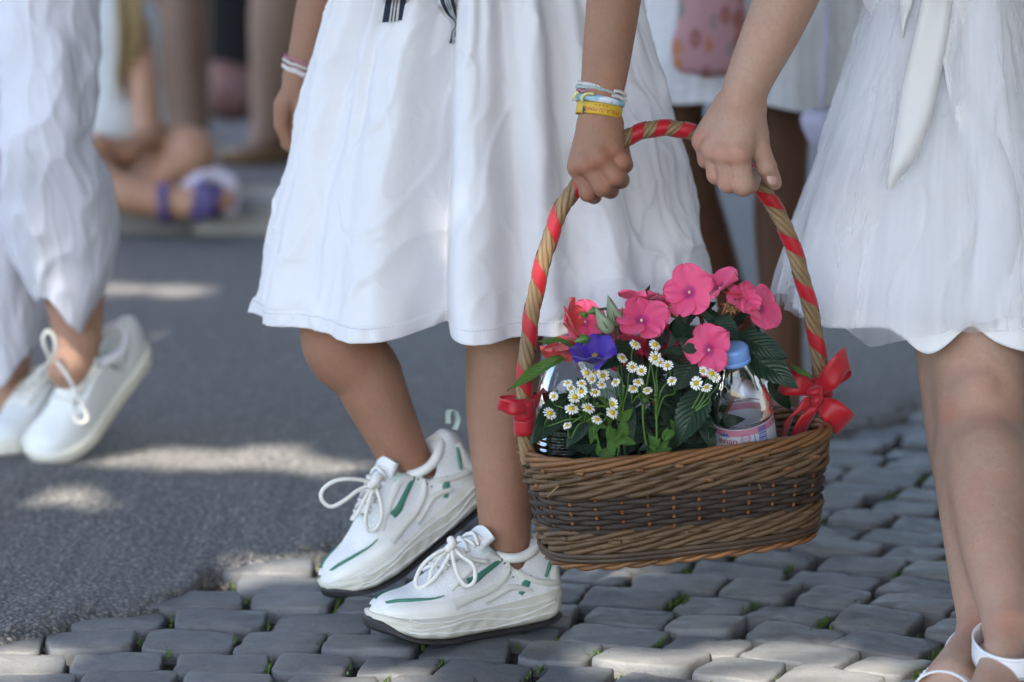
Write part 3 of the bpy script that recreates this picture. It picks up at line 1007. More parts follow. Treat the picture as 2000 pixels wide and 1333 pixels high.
def weave_loop(name, mat, fz, fout, n=300, r=0.0032, seg=7, flat=None, parent=None, lab=None):
    P = []
    for i in range(n):
        u = i / n
        P.append(b_ring(s_of(u), fz(u), fout(u)))
    j = np.array([1 + 0.10 * noise.noise(Vector((i * 0.11, r * 9000, 3))) for i in range(n)])
    V, F = tube(P, r * j, seg, True, False, flat)
    return mesh_obj(name, V, F, mat, parent or basket, True, loop_uv(V, F, n, seg))

# bands from the foot upwards
def wale(z0, rows, dz, mat, r, turns, amp_o, out0, name):
    for row in range(rows):
        zc = z0 + dz * (row + 0.5)
        ph0 = brg.random()
        for j in range(3):
            def ph(u, j=j, ph0=ph0): return 2 * math.pi * (u * turns + j / 3 + ph0)
            jit = brg.uniform(-0.0006, 0.0006); sd = brg.uniform(0, 90)
            weave_loop(name, mat,
                       lambda u, zc=zc, jit=jit, sd=sd, ph=ph: zc + jit + dz * 0.50 * math.sin(ph(u)) + 0.0011 * noise.noise(Vector((u * 20, sd, 0))),
                       lambda u, sd=sd, ph=ph: out0 + amp_o * math.cos(ph(u)) + 0.0010 * noise.noise(Vector((u * 17, sd, 5))), r=r * brg.uniform(0.92, 1.08), n=360)
wale(0.0180, 3, 0.0076, M['willow_tan'], 0.0034, 8, 0.0042, 0.0012, 'willow_rod')
wale(0.0850, 4, 0.0084, M['willow_tan'], 0.0035, 8, 0.0046, 0.0022, 'willow_rod')
# dark middle band: single rods in front of one stake, behind the next
rows = 8; z0, z1 = 0.0405, 0.0850
for row in range(rows):
    zc = z0 + (z1 - z0) * (row + 0.5) / rows
    sd = brg.uniform(0, 90)
    weave_loop('dark_willow_rod', M['willow_dark'],
               lambda u, zc=zc, sd=sd: zc + 0.0012 * noise.noise(Vector((u * 25, sd, 1))),
               lambda u, row=row, sd=sd: 0.0006 + 0.0030 * math.sin(math.pi * (u * NST + row)) + 0.0009 * noise.noise(Vector((u * 22, sd, 2))),
               r=0.0035, n=420, flat=(1.0, 0.85))
# dark split rods and the orange foot border
for row in range(2):
    weave_loop('base_rod', M['willow_base'], lambda u, row=row: 0.0085 + row * 0.0052, lambda u: 0.0052 + 0.0005 * math.sin(u * 40), r=0.0037, n=240)
for j in range(2):
    weave_loop('foot_border_rod', M['willow_rim'], lambda u, j=j: 0.0012 + 0.0026 * math.sin(2 * math.pi * (u * 14 + j / 2)), lambda u, j=j: 0.0022 + 0.0026 * math.cos(2 * math.pi * (u * 14 + j / 2)), r=0.0030, n=360)
# rolled rim of rods twisted with a long pitch
for j in range(5):
    weave_loop('rim_rod', M['willow_rim'],
               lambda u, j=j: B_H - 0.0045 + 0.0056 * math.sin(2 * math.pi * (u * 5 + j / 5)) + 0.001 * noise.noise(Vector((u * 14, j * 9.1, 0))),
               lambda u, j=j: 0.0042 + 0.0056 * math.cos(2 * math.pi * (u * 5 + j / 5)) + 0.001 * noise.noise(Vector((u * 12, j * 5.3, 4))), r=0.0034, n=320)
# stakes
for i in range(NST):
    u = (i + 0.5) / NST
    P = [b_ring(s_of(u), z, 0.0002) for z in np.linspace(0.002, B_H - 0.002, 14)]
    V, F = tube(P, 0.0021, 6)
    mesh_obj('stake', V, F, M['willow_stake'], basket, True, loop_uv(V, F, 14, 6))
# cut rod ends poking out under the rim
for i in range(26):
    u = (i + brg.uniform(0.2, 0.8)) / 26
    z = B_H - brg.choice((0.011, 0.012, 0.013, 0.026, 0.032))
    s = s_of(u); p = b_ring(s, z, 0.004); q = b_ring(s + 0.012, z - 0.001, 0.0105)
    V, F = tube([p, p + (q - p) * 0.5, q], 0.0028, 8)
    mesh_obj('rod_end', V, F, M['willow_rim'], basket, True, loop_uv(V, F, 3, 8))
for k in range(5):
    u = 0.77 + brg.uniform(-0.22, 0.2)
    s = s_of(u); z = brg.choice((0.03, 0.035)); p = b_ring(s, z, 0.004); q = b_ring(s + 0.012, z + 0.001, 0.010)
    V, F = tube([p, p + (q - p) * 0.5, q], 0.0028, 8)
    mesh_obj('rod_end', V, F, M['willow_tan'], basket, True, loop_uv(V, F, 3, 8))
# frayed splinters
for (px, py, qx, qy) in [(1068, 972, 1092, 950), (1085, 955, 1094, 948), (1482, 946, 1486, 958)]:
    a = at(px, py, -.135); b = at(qx, qy, -.128)
    V, F = tube([a, (a + b) / 2 + Vector((0, -.002, .001)), b], [0.0006, 0.0011, 0.0014], 5)
    mesh_obj('splinter', V, F, M['cane'], basket, True, loop_uv(V, F, 3, 5))
# base
mbase = MB()
bp = [b_ring(i / 60, 0.008, -0.002) for i in range(60)]
mbase.add((bp, [tuple(range(60))]))
mbase.obj('base', M['willow_base'], basket, False)
# soil/liner the plants stand in
lp = [b_ring(i / 60, 0.078, -0.006) for i in range(60)]
lp2 = [b_ring(i / 60, 0.012, -0.008) for i in range(60)]
mesh_obj('liner', lp + lp2, [tuple(range(60))] + [(i, i + 60, (i + 1) % 60 + 60, (i + 1) % 60) for i in range(60)], M['soil'], basket, False)
# rod loops round the handle foot at the right end
for k, (zz, g0, dz_) in enumerate([(0.092, 0.010, 0.018), (0.099, 0.009, 0.020), (0.106, 0.010, 0.022), (0.112, 0.007, 0.016), (0.028, 0.008, 0.012), (0.022, 0.008, 0.012)]):
    P = [b_ring(s, zz + (dz_ * 0.5) * (s / 0.07), g0 * (1 - 0.6 * (s / 0.07) ** 2)) for s in np.linspace(-0.07, 0.07, 30)]
    V, F = tube(P, 0.0034, 7)
    mesh_obj('willow_rod', V, F, M['willow_tan'], basket, True, loop_uv(V, F, 30, 7))

# ---- handle
HN = BV.copy()                                   # the handle stands in the plane of the long axis
HPX = [(1034, 905), (1027, 860), (1023, 780), (1028, 700), (1041, 600), (1061, 510), (1090, 422), (1120, 372), (1160, 322), (1208, 280), (1250, 258), (1300, 250),
       (1350, 259), (1400, 284), (1440, 315), (1476, 350), (1510, 402), (1541, 462), (1566, 540), (1586, 620), (1599, 700), (1605, 765), (1602, 830), (1594, 880)]
HP = [on_plane(x, y, BC, HN) for x, y in HPX]
HC = smooth_path(HP, 500)
HT, HNn, HB = frames(HC)
HL = np.concatenate([[0], np.cumsum(np.linalg.norm(np.diff(HC, axis=0), axis=1))])
_top = float(HL[int(np.argmax(HC[:, 2]))])
H_PITCH = 0.060 - 0.033 * np.exp(-((HL - _top) / 0.085) ** 2)     # the winding tightens towards the top of the arch
H_PH = np.concatenate([[0], np.cumsum(np.diff(HL) / H_PITCH[1:])]) * 2 * math.pi
def handle_pt(i, ang, r):
    return HC[i] + r * (math.cos(ang) * HNn[i] + math.sin(ang) * HB[i])
handle = new_obj('handle', None, basket, Matrix.Identity(4))
NH = 6
for j in range(NH):
    P = [handle_pt(i, -H_PH[i] * 0.62 + 2 * math.pi * j / NH + 0.12 * noise.noise(Vector((HL[i] * 30, j * 7, 0))), 0.0058) for i in range(500)]
    V, F = tube(P, 0.0036, 7)
    mesh_obj('cane_strand', V, F, M['cane'], handle, True, loop_uv(V, F, 500, 7))
V, F = tube(HC, 0.0046, 8)
mesh_obj('core', V, F, M['willow_dark'], handle, True, loop_uv(V, F, 500, 8))
# red ribbon wound round it
def ribbon_wind():
    mb = MB(); i0, i1 = 34, 470
    P = []; W = []
    phs = 0.0; pitch = 0.052
    n = 1500
    idx = np.linspace(i0, i1, n)
    L = np.interp(idx, np.arange(500), HL)
    ph = np.interp(idx, np.arange(500), H_PH); pit = np.interp(idx, np.arange(500), H_PITCH)
    for k in range(n):
        i = idx[k]; a = int(i); b = min(a + 1, 499); t = i - a
        c = HC[a] * (1 - t) + HC[b] * t; N_ = HNn[a] * (1 - t) + HNn[b] * t; B_ = HB[a] * (1 - t) + HB[b] * t; T_ = HT[a]
        an = -ph[k] + 0.6
        r = 0.0101 + 0.0003 * math.sin(an * 6)
        rad = math.cos(an) * N_ + math.sin(an) * B_
        tang = math.sin(an) * N_ - math.cos(an) * B_          # direction of advance round the rod
        d = T_ * (pit[k] / (2 * math.pi)) + tang * r
        d /= np.linalg.norm(d)
        w = np.cross(rad, d)
        wid = 0.0080 * (0.62 + 0.38 * pit[k] / 0.060) * (1 + 0.10 * noise.noise(Vector((L[k] * 25, 0, 0))))
        P.append(c + rad * r); W.append((w, rad, wid, c, T_))
    # strip that follows the rod's curve across its width
    m = 7; V = []; uv = []
    for k in range(n):
        w, rad, wid, c, T_ = W[k]
        for q in range(m):
            s = (-1 + 2 * q / (m - 1)) * wid
            p = P[k] + w * s
            off = p - c; al = off.dot(T_); rr = off - T_ * al
            nr = np.linalg.norm(rr)
            V.append(c + T_ * al + rr / nr * (0.0099 + 0.0004 * (1 - abs(-1 + 2 * q / (m - 1))))); uv.append((q / (m - 1), k / 40))
    return V, grid_faces(n, m), uv
V, F, uv = ribbon_wind()
o = mesh_obj('ribbon', V, F, M['ribbon'], handle, True, uv)
o['label'] = 'red satin ribbon wound round the handle'

# ---- bows
def bow_strip(pts, wpx, n=40, twist=None):
    """pts: (px, py, dY) on the bow; wpx: half width in metres along a direction field (angle in the picture plane, tilt to depth)"""
    P = smooth_path([p for p in pts], n)
    return P
def ribbon_loop(mb, ctrl, widths, wdirs, n=44):
    P = smooth_path(ctrl, n)
    D = smooth_path(wdirs, n); D /= np.linalg.norm(D, axis=1)[:, None]
    Wd = np.interp(np.linspace(0, 1, n), np.linspace(0, 1, len(widths)), widths)
    mb.add(strip(P, D * Wd[:, None], 0.0005))
def bow_right():
    Y0 = float(BC.y + 0.172 * math.sin(BPHI)) - 0.018
    A = lambda x, y, d=0.0: at(x, y, Y0 + d)
    kn = (1592, 776)
    bow = new_obj('bow', None, basket, Matrix.Identity(4)); bow['label'] = 'large red ribbon bow at the handle foot beside the bottle'
    # loop up right
    mb = MB(); ribbon_loop(mb, [A(1594, 762, -.004), A(1618, 742, -.016), A(1642, 712, -.012), A(1656, 700, .004), A(1650, 716, .016), A(1626, 736, .014), A(1598, 762, .004)],
                           [.006, .013, .015, .014, .0145, .012, .006], [(-.5, 0, 1), (-.7, .2, 1), (-.5, -.4, 1), (-.2, .3, 1), (-.5, .6, 1), (-.7, .3, 1), (-.5, 0, 1)])
    mb.obj('ribbon_loop', M['ribbon'], bow)
    # loop left
    mb = MB(); ribbon_loop(mb, [A(1590, 764, -.004), A(1562, 752, -.015), A(1534, 748, -.010), A(1525, 742, .003), A(1536, 744, .014), A(1566, 750, .010), A(1592, 762, .002)],
                           [.006, .013, .0145, .013, .013, .012, .006], [(.2, 0, 1), (.25, .2, 1), (.2, .3, 1), (.3, .3, 1), (.3, .2, 1), (.2, .1, 1), (.1, 0, 1)])
    mb.obj('ribbon_loop', M['ribbon'], bow)
    # loop down right
    mb = MB(); ribbon_loop(mb, [A(1598, 786, -.004), A(1620, 800, -.018), A(1644, 822, -.014), A(1652, 832, .000), A(1640, 826, .010), A(1618, 806, .008), A(1598, 788, .002)],
                           [.006, .014, .0165, .015, .014, .012, .006], [(.55, 0, 1), (.65, .2, .9), (.75, -.2, .9), (.8, .2, .8), (.7, .4, .9), (.6, .2, 1), (.5, 0, 1)])
    mb.obj('ribbon_loop', M['ribbon'], bow)
    # tails
    mb = MB(); ribbon_loop(mb, [A(1588, 784, -.006), A(1566, 792, -.012), A(1548, 808, -.012), A(1538, 830, -.006), A(1532, 855, .004)], [.005, .010, .010, .007, .006], [(.2, .2, 1), (.4, .2, 1), (.8, .6, .7), (.9, .9, .3), (.7, 1, .2)])
    mb.obj('ribbon_tail', M['ribbon'], bow)
    mb = MB(); ribbon_loop(mb, [A(1592, 786, -.004), A(1580, 808, -.010), A(1568, 830, -.008), A(1560, 850, -.002)], [.006, .011, .012, .010], [(.9, .2, .4), (1, .3, .3), (.9, .4, .3), (.9, .4, .2)])
    mb.obj('ribbon_tail', M['ribbon'], bow)
    for (x, y, r, q) in [(1590, 764, .0065, (1, .4, .5)), (1594, 780, .0078, (.5, .4, 1))]:
        mb = MB()
        c = A(x, y, -.010); ax = Vector(q).normalized()
        for k in range(3):
            off = Vector((0, 0, 1)).cross(ax) * (k - 1) * 0.0022
            mb.add(tube(smooth_path([c - ax * 0.008 + off, c + Vector((0, -.003, 0)) + off * 1.3, c + ax * 0.008 + off], 12), np.array([.003 + .0024 * math.sin(math.pi * t / 11) for t in range(12)]), 10))
        mb.obj('knot', M['ribbon'], bow)
    # band round the handle
    mb = MB(); i = 452
    c = HC[i]; ring = [c + 0.0125 * (math.cos(a) * HNn[i] + math.sin(a) * HB[i]) for a in np.linspace(0, 2 * math.pi, 26)]
    mb.add(strip(ring, [HT[i] * 0.013] * 26, 0.0006)); mb.obj('ribbon_band', M['ribbon'], bow)
bow_right()
def bow_left():
    Y0 = float(BC.y - 0.172 * math.sin(BPHI)) - 0.012
    A = lambda x, y, d=0.0: at(x, y, Y0 + d)
    bow = new_obj('bow', None, basket, Matrix.Identity(4)); bow['label'] = 'small red ribbon loop tied at the handle foot by the flowers'
    mb = MB(); ribbon_loop(mb, [A(1030, 793, 0), A(1005, 796, -.010), A(980, 792, -.006), A(973, 786, .003), A(984, 782, .012), A(1008, 786, .012), A(1030, 792, .006)],
                           [.0085, .009, .009, .007, .006, .008, .0085], [(0, .2, 1), (.1, .3, 1), (.1, -.5, 1), (.2, .3, 1), (.3, .5, .8), (.1, .3, 1), (0, 0, 1)])
    mb.obj('ribbon_loop', M['ribbon'], bow)
    mb = MB(); ribbon_loop(mb, [A(1032, 793, .004), A(1042, 788, .010), A(1052, 780, .018), A(1058, 770, .03)], [.008, .009, .010, .010], [(0, .2, 1), (.1, .4, 1), (.2, .5, 1), (.3, .6, 1)])
    mb.obj('ribbon_tail', M['ribbon'], bow)
    mb = MB(); i = 40
    for i, w in ((38, .012), (30, .010)):
        c = HC[i]; ring = [c + 0.0122 * (math.cos(a) * HNn[i] + math.sin(a) * HB[i]) for a in np.linspace(0, 2 * math.pi, 26)]
        mb.add(strip(ring, [HT[i] * w] * 26, 0.0006))
    mb.obj('ribbon_band', M['ribbon'], bow)
bow_left()
# ------------------------------------------------------------------ shoes (local: x heel to toe, z up, 1 = metre)
def shoe_upper_field(L, tops, wids, ycen, z0, hole, res=0.0019, pw=2.6):
    """solid shoe upper as an implicit loft, with the ankle hole cut out"""
    lo = (-0.012, -0.07, z0 - 0.012); hi = (L + 0.012, 0.07, max(t[1] for t in tops) + 0.012)
    f = sdf_field(lo, hi, res)
    n = f['n']
    X = f['lo'][0] + res * np.arange(n[0]); Y = f['lo'][1] + res * np.arange(n[1]); Z = f['lo'][2] + res * np.arange(n[2])
    def sm(tab):
        xs = np.array([t[0] for t in tab]) * L; ys = np.array([t[1] for t in tab])
        d = np.interp(X, xs, ys)
        k = np.ones(9) / 9.0
        e = np.pad(d, 4, mode='edge')
        return np.convolve(e, k, 'valid')
    h = sm(tops) - z0; w = np.maximum(sm(wids), 0.002); yc = sm(ycen)
    inside = (X > -0.0) & (X < L)
    d = np.full(tuple(n), 0.05, dtype=np.float32)
    for i in range(n[0]):
        yy = (Y[:, None] - yc[i]) / w[i]; zz = (Z[None, :] - z0) / max(h[i], 0.004)
        # side walls lean in towards the top
        lean = 1.0 + 0.10 * np.clip(zz, 0, 1)
        q = (np.abs(yy * lean) ** pw + np.abs(np.maximum(zz, 0)) ** pw) ** (1 / pw) - 1
        dd = q * min(w[i], max(h[i], 0.004))
        d[i] = np.maximum(dd, (z0 - Z[None, :]))
    ex = np.maximum(-X, X - L)
    f['d'] = np.maximum(d, ex[:, None, None]).astype(np.float32)
    a, b, ra, rb = hole
    sdf_cone(f, a, b, ra, rb, 0.006, True)
    return f

class Shoe:
    def __init__(self, parent, name, M4, L=0.245, flip=1, label=None):
        self.M = M4; self.L = L; self.flip = flip
        self.root = new_obj(name, None, parent, M4)
        if label: self.root['label'] = label
    def put(self, name, vf, mat, uv=None, smooth=True):
        V = np.asarray(vf[0], float).copy(); V[:, 1] *= self.flip
        F = vf[1]
        if self.flip < 0: F = [tuple(f)[::-1] for f in F] if not isinstance(F, np.ndarray) else F[:, ::-1].copy()
        return mesh_obj(name, V, F, mat, self.root, smooth, uv, self.M)
    def bvh(self, V, F):
        self.tree = BVHTree.FromPolygons([Vector(v) for v in V], [tuple(int(i) for i in f) for f in F])
    def side(self, x, z, s=1, lift=0.0012):
        """point on the upper seen from the side s at (x, z), lifted off the surface"""
        hit = self.tree.ray_cast(Vector((x, s * 0.12, z)), Vector((0, -s, 0)))
        if hit[0] is None: return None
        return hit[0] + Vector(hit[1]) * lift * (1 if hit[1].y * s > 0 else -1)
    def top(self, x, y, lift=0.0012):
        hit = self.tree.ray_cast(Vector((x, y, 0.3)), Vector((0, 0, -1)))
        if hit[0] is None: return None
        return hit[0] + Vector(hit[1]) * lift * (1 if hit[1].z > 0 else -1)
    def overlay(self, name, cl, wd, mat, s=1, lift=0.0030, n=26):
        """raised strip on the side: centre line cl [(x, z)], half widths wd"""
        c = smooth_path([(x * self.L, 0, z) for x, z in cl], n)
        w = np.interp(np.linspace(0, 1, n), np.linspace(0, 1, len(wd)), wd)
        T = np.gradient(c, axis=0); T /= np.linalg.norm(T, axis=1)[:, None] + 1e-9
        m = 5; V = []; ok = True
        for i in range(n):
            nx, nz = -T[i][2], T[i][0]
            for q in range(m):
                t = -1 + 2 * q / (m - 1)
                x, z = c[i][0] + nx * w[i] * t, c[i][2] + nz * w[i] * t
                p = self.side(x, z, s, lift * (1 if abs(t) < 0.9 else -0.4))
                if p is None: p = Vector(V[-1]) if V else Vector((x, s * 0.02, z))
                V.append(tuple(p))
        F = grid_faces(n, m)
        return self.put(name, (np.array(V), F), mat)

def sole_mesh(L, wids, ycen, zb, zt, bulge=0.004, n=64, grooves=0.0):
    """midsole: outline from half widths; zb / zt bottom and top heights along x"""
    xs = np.linspace(0, 1, n)
    w = np.interp(xs, [t[0] for t in wids], [t[1] for t in wids]); yc = np.interp(xs, [t[0] for t in ycen], [t[1] for t in ycen])
    k = np.ones(5) / 5; w = np.convolve(np.pad(w, 2, mode='edge'), k, 'valid'); w[0] = w[-1] = 0.004
    b = np.interp(xs, [t[0] for t in zb], [t[1] for t in zb]); t_ = np.interp(xs, [t[0] for t in zt], [t[1] for t in zt])
    b = np.convolve(np.pad(b, 3, mode='edge'), np.ones(7) / 7, 'valid'); t_ = np.convolve(np.pad(t_, 3, mode='edge'), np.ones(7) / 7, 'valid')
    ring = []
    lv = [(0.0, 0.80), (0.06, 0.95), (0.22, 1.02), (0.40, 1.03), (0.50, 1.00 - grooves * 6), (0.60, 1.02), (0.85, 1.0), (1.0, 0.96)]
    order = [(i, 1) for i in range(n)] + [(i, -1) for i in range(n - 1, -1, -1)]
    V = []; F = []
    for (q, sc) in lv:
        for (i, s) in order:
            ww = w[i] * sc + (bulge if 0.1 < q < 0.95 else 0)
            ww += grooves * math.sin(xs[i] * 60 + q * 9 * (1 if s > 0 else -1)) * (1 if 0.15 < q < 0.9 else 0)
            dx = (-bulge if i == 0 else bulge if i == n - 1 else 0) * (1 if 0.1 < q < 0.95 else 0.3)
            V.append((xs[i] * L + dx, yc[i] + s * ww, b[i] + (t_[i] - b[i]) * q))
    m = len(order)
    for r in range(len(lv) - 1):
        for k_ in range(m):
            l = (k_ + 1) % m
            F.append((r * m + k_, r * m + l, (r + 1) * m + l, (r + 1) * m + k_))
    F = [tuple(f[::-1]) for f in F]
    for i in range(n - 1):
        F.append((i, i + 1, m - 2 - i, m - 1 - i))
        o = (len(lv) - 1) * m
        F.append((o + i, o + m - 1 - i, o + m - 2 - i, o + i + 1))
    return np.array(V), F

TOPS = [(0.0, .085), (0.02, .100), (0.07, .106), (0.14, .097), (0.24, .088), (0.34, .089), (0.42, .106), (0.47, .112), (0.52, .102), (0.60, .088), (0.70, .070), (0.80, .058), (0.88, .055), (0.94, .051), (0.985, .043), (1.0, .032)]
WIDS = [(0.0, .012), (0.04, .025), (0.12, .031), (0.25, .033), (0.40, .034), (0.55, .038), (0.70, .042), (0.82, .041), (0.91, .036), (0.97, .026), (1.0, .014)]
YCEN = [(0, 0), (0.4, 0.001), (0.7, 0.003), (1.0, -0.002)]

def running_shoe(parent, M4, flip, label, side=1):
    s = Shoe(parent, 'sneaker', M4, 0.245, flip, label)
    L = s.L
    f = shoe_upper_field(L, TOPS, WIDS, YCEN, 0.016, (Vector((0.068, 0, 0.05)), Vector((0.056, 0, 0.16)), 0.0215, 0.0245))
    V, F = sdf_mesh(f); V = relax(V, F, 3)
    s.bvh(V, F)
    s.put('upper', (V, F), M['shoe_mesh'])
    zb = [(0, .010), (0.08, .003), (0.3, .001), (0.7, .001), (0.85, .005), (0.95, .014), (1.0, .020)]
    zt = [(0, .040), (0.1, .038), (0.3, .033), (0.6, .029), (0.85, .029), (0.95, .032), (1.0, .036)]
    sw = [(t[0], t[1] + 0.002) for t in WIDS]
    s.put('midsole', sole_mesh(L, sw, YCEN, zb, zt, 0.0035, 80, 0.0008), M['shoe_sole'])
    s.put('outsole', sole_mesh(L * 1.010, [(a, b + .0016) for a, b in sw], YCEN, [(a, b - .004) for a, b in zb], [(a, b + .001 + (0.013 if a > 0.96 else 0.004 if a > .9 else 0)) for a, b in zb], 0.0035, 60), M['shoe_black'])
    for sd in (1, -1):
        # white overlays: toe cap, eyestay, heel counter, swoops
        s.overlay('toe_overlay', [(0.60, .036), (0.72, .038), (0.84, .039), (0.93, .038), (0.97, .036)], [.010, .0105, .0100, .0085, .004], M['shoe_white'], sd)
        s.overlay('eyestay', [(0.66, .058), (0.58, .071), (0.50, .083), (0.43, .090), (0.36, .082)], [.004, .005, .005, .006, .004], M['shoe_white'], sd)
        s.overlay('heel_counter', [(0.03, .040), (0.05, .060), (0.04, .082)], [.010, .011, .007], M['shoe_white'], sd)
        s.overlay('swoop', [(0.04, .046), (0.16, .052), (0.26, .064), (0.33, .078)], [.006, .0045, .004, .002], M['shoe_overlay'], sd, .0046)
        s.overlay('swoop', [(0.66, .040), (0.55, .046), (0.45, .050), (0.36, .060), (0.31, .074)], [.009, .006, .005, .005, .003], M['shoe_overlay'], sd, .0046)
        s.overlay('swoop', [(0.48, .038), (0.40, .044), (0.32, .050), (0.22, .044)], [.004, .004, .005, .004], M['shoe_overlay'], sd, .0046)
        s.overlay('green_stripe', [(0.57, .064), (0.52, .066), (0.46, .073), (0.38, .080), (0.34, .082)], [.005, .0055, .0042, .0035, .002], M['shoe_green'], sd, .0026)
        s.overlay('green_accent', [(0.27, .040), (0.235, .050), (0.20, .060)], [.003, .0068, .002], M['shoe_green'], sd, .0020)
        s.overlay('green_accent', [(0.12, .056), (0.09, .068), (0.065, .080)], [.001, .003, .001], M['shoe_green'], sd, .0030)
        s.overlay('green_line', [(0.70, .052), (0.76, .0495), (0.84, .0490), (0.91, .0485), (0.955, .046)], [.0006, .0010, .0014, .0012, .0005], M['shoe_green'], sd, .0030)
        s.overlay('mint_panel', [(0.46, .094), (0.41, .094), (0.35, .086), (0.30, .082)], [.005, .007, .006, .003], M['shoe_mint'], sd, .0018)
        # punched holes
        for k in range(4):
            p = s.side((0.34 - 0.012 * k) * L, .077 - 0.0052 * k, sd, 0.0020)
            if p is not None:
                mbh = lathe([(0.0, 0), (0.0012, 0.0002)], 8)
                mm = align(p, Vector((0, sd, 0)))
                s.put('eyelet', ([mm @ Vector(v) for v in mbh[0]], mbh[1]), M['shoe_black'])
    # raised flowing lines on the midsole
    xs_ = np.linspace(.07, .90, 60)
    for sd in (1, -1):
        for (z_lo, amp_, ph_) in [(.010, .002, 0), (.020, .004, 1.2), (.029, .002, 2.0)]:
            pts = []
            for x_ in xs_:
                w_ = float(np.interp(x_, [t[0] for t in WIDS], [t[1] for t in WIDS])) + .0062
                y_ = float(np.interp(x_, [t[0] for t in YCEN], [t[1] for t in YCEN]))
                b_ = float(np.interp(x_, [t[0] for t in zb], [t[1] for t in zb]))
                pts.append((x_ * L, y_ + sd * w_ * (1.0 if .08 < x_ < .92 else .97), b_ + z_lo * (1 - .25 * x_) + amp_ * math.sin(x_ * 11 + ph_)))
            s.put('sole_line', tube(pts, 0.0013, 6), M['shoe_white'])
    # padded collar and tongue
    ring = []
    for k in range(40):
        a = 2 * math.pi * k / 40
        x = 0.058 + 0.034 * math.cos(a); y = 0.0245 * math.sin(a)
        z = float(np.interp(x / L, [t[0] for t in TOPS], [t[1] for t in TOPS])) - 0.006
        if x > 0.085: z = 0.086
        ring.append((x, y, z))
    ring = np.array(ring)
    for _ in range(3): ring = (np.roll(ring, 1, 0) + 2 * ring + np.roll(ring, -1, 0)) / 4
    s.put('collar', tube(ring, 0.0062, 10, True), M['shoe_white'])
    tg = smooth_path([(0.158, 0, .078), (0.135, 0, .091), (0.112, 0, .105), (0.096, 0, .118)], 14)
    V, F, uv = strip(tg, [(0, 0.0185 + 0.004 * i / 13, 0) for i in range(14)], 0.007)
    V = np.array(V); V[:, 2] -= (np.abs(V[:, 1]) / 0.022) ** 2 * 0.007
    s.put('tongue', (V, F), M['shoe_mesh'])
    # pull tab
    tb_ = [(-0.002, 0, .092), (-0.012, 0, .100), (-0.014, 0, .112), (-0.006, 0, .116), (0.002, 0, .104)]
    P = smooth_path(tb_, 18)
    V, F, uv = strip(P, [(0, .006, 0)] * 18, 0.0015)
    s.put('pull_tab', (V, F), M['shoe_mint'])
    # criss-cross laces
    mb = MB()
    for k in range(5):
        x0 = (0.675 - 0.05 * k) * L; x1 = (0.675 - 0.05 * (k + 0.7)) * L
        for sg in (1, -1):
            pts = []
            for t in np.linspace(0, 1, 9):
                y = sg * (0.019 - 0.038 * t)
                p = s.top(x0 + (x1 - x0) * t, y, 0.0032 + (0.0012 if sg > 0 else 0) * math.sin(math.pi * t))
                if p is not None: pts.append(p)
            if len(pts) > 4: mb.add(tube(pts, 0.0023, 7))
    s.put('lace', (np.array(mb.v), mb.f), M['lace'])
    return s

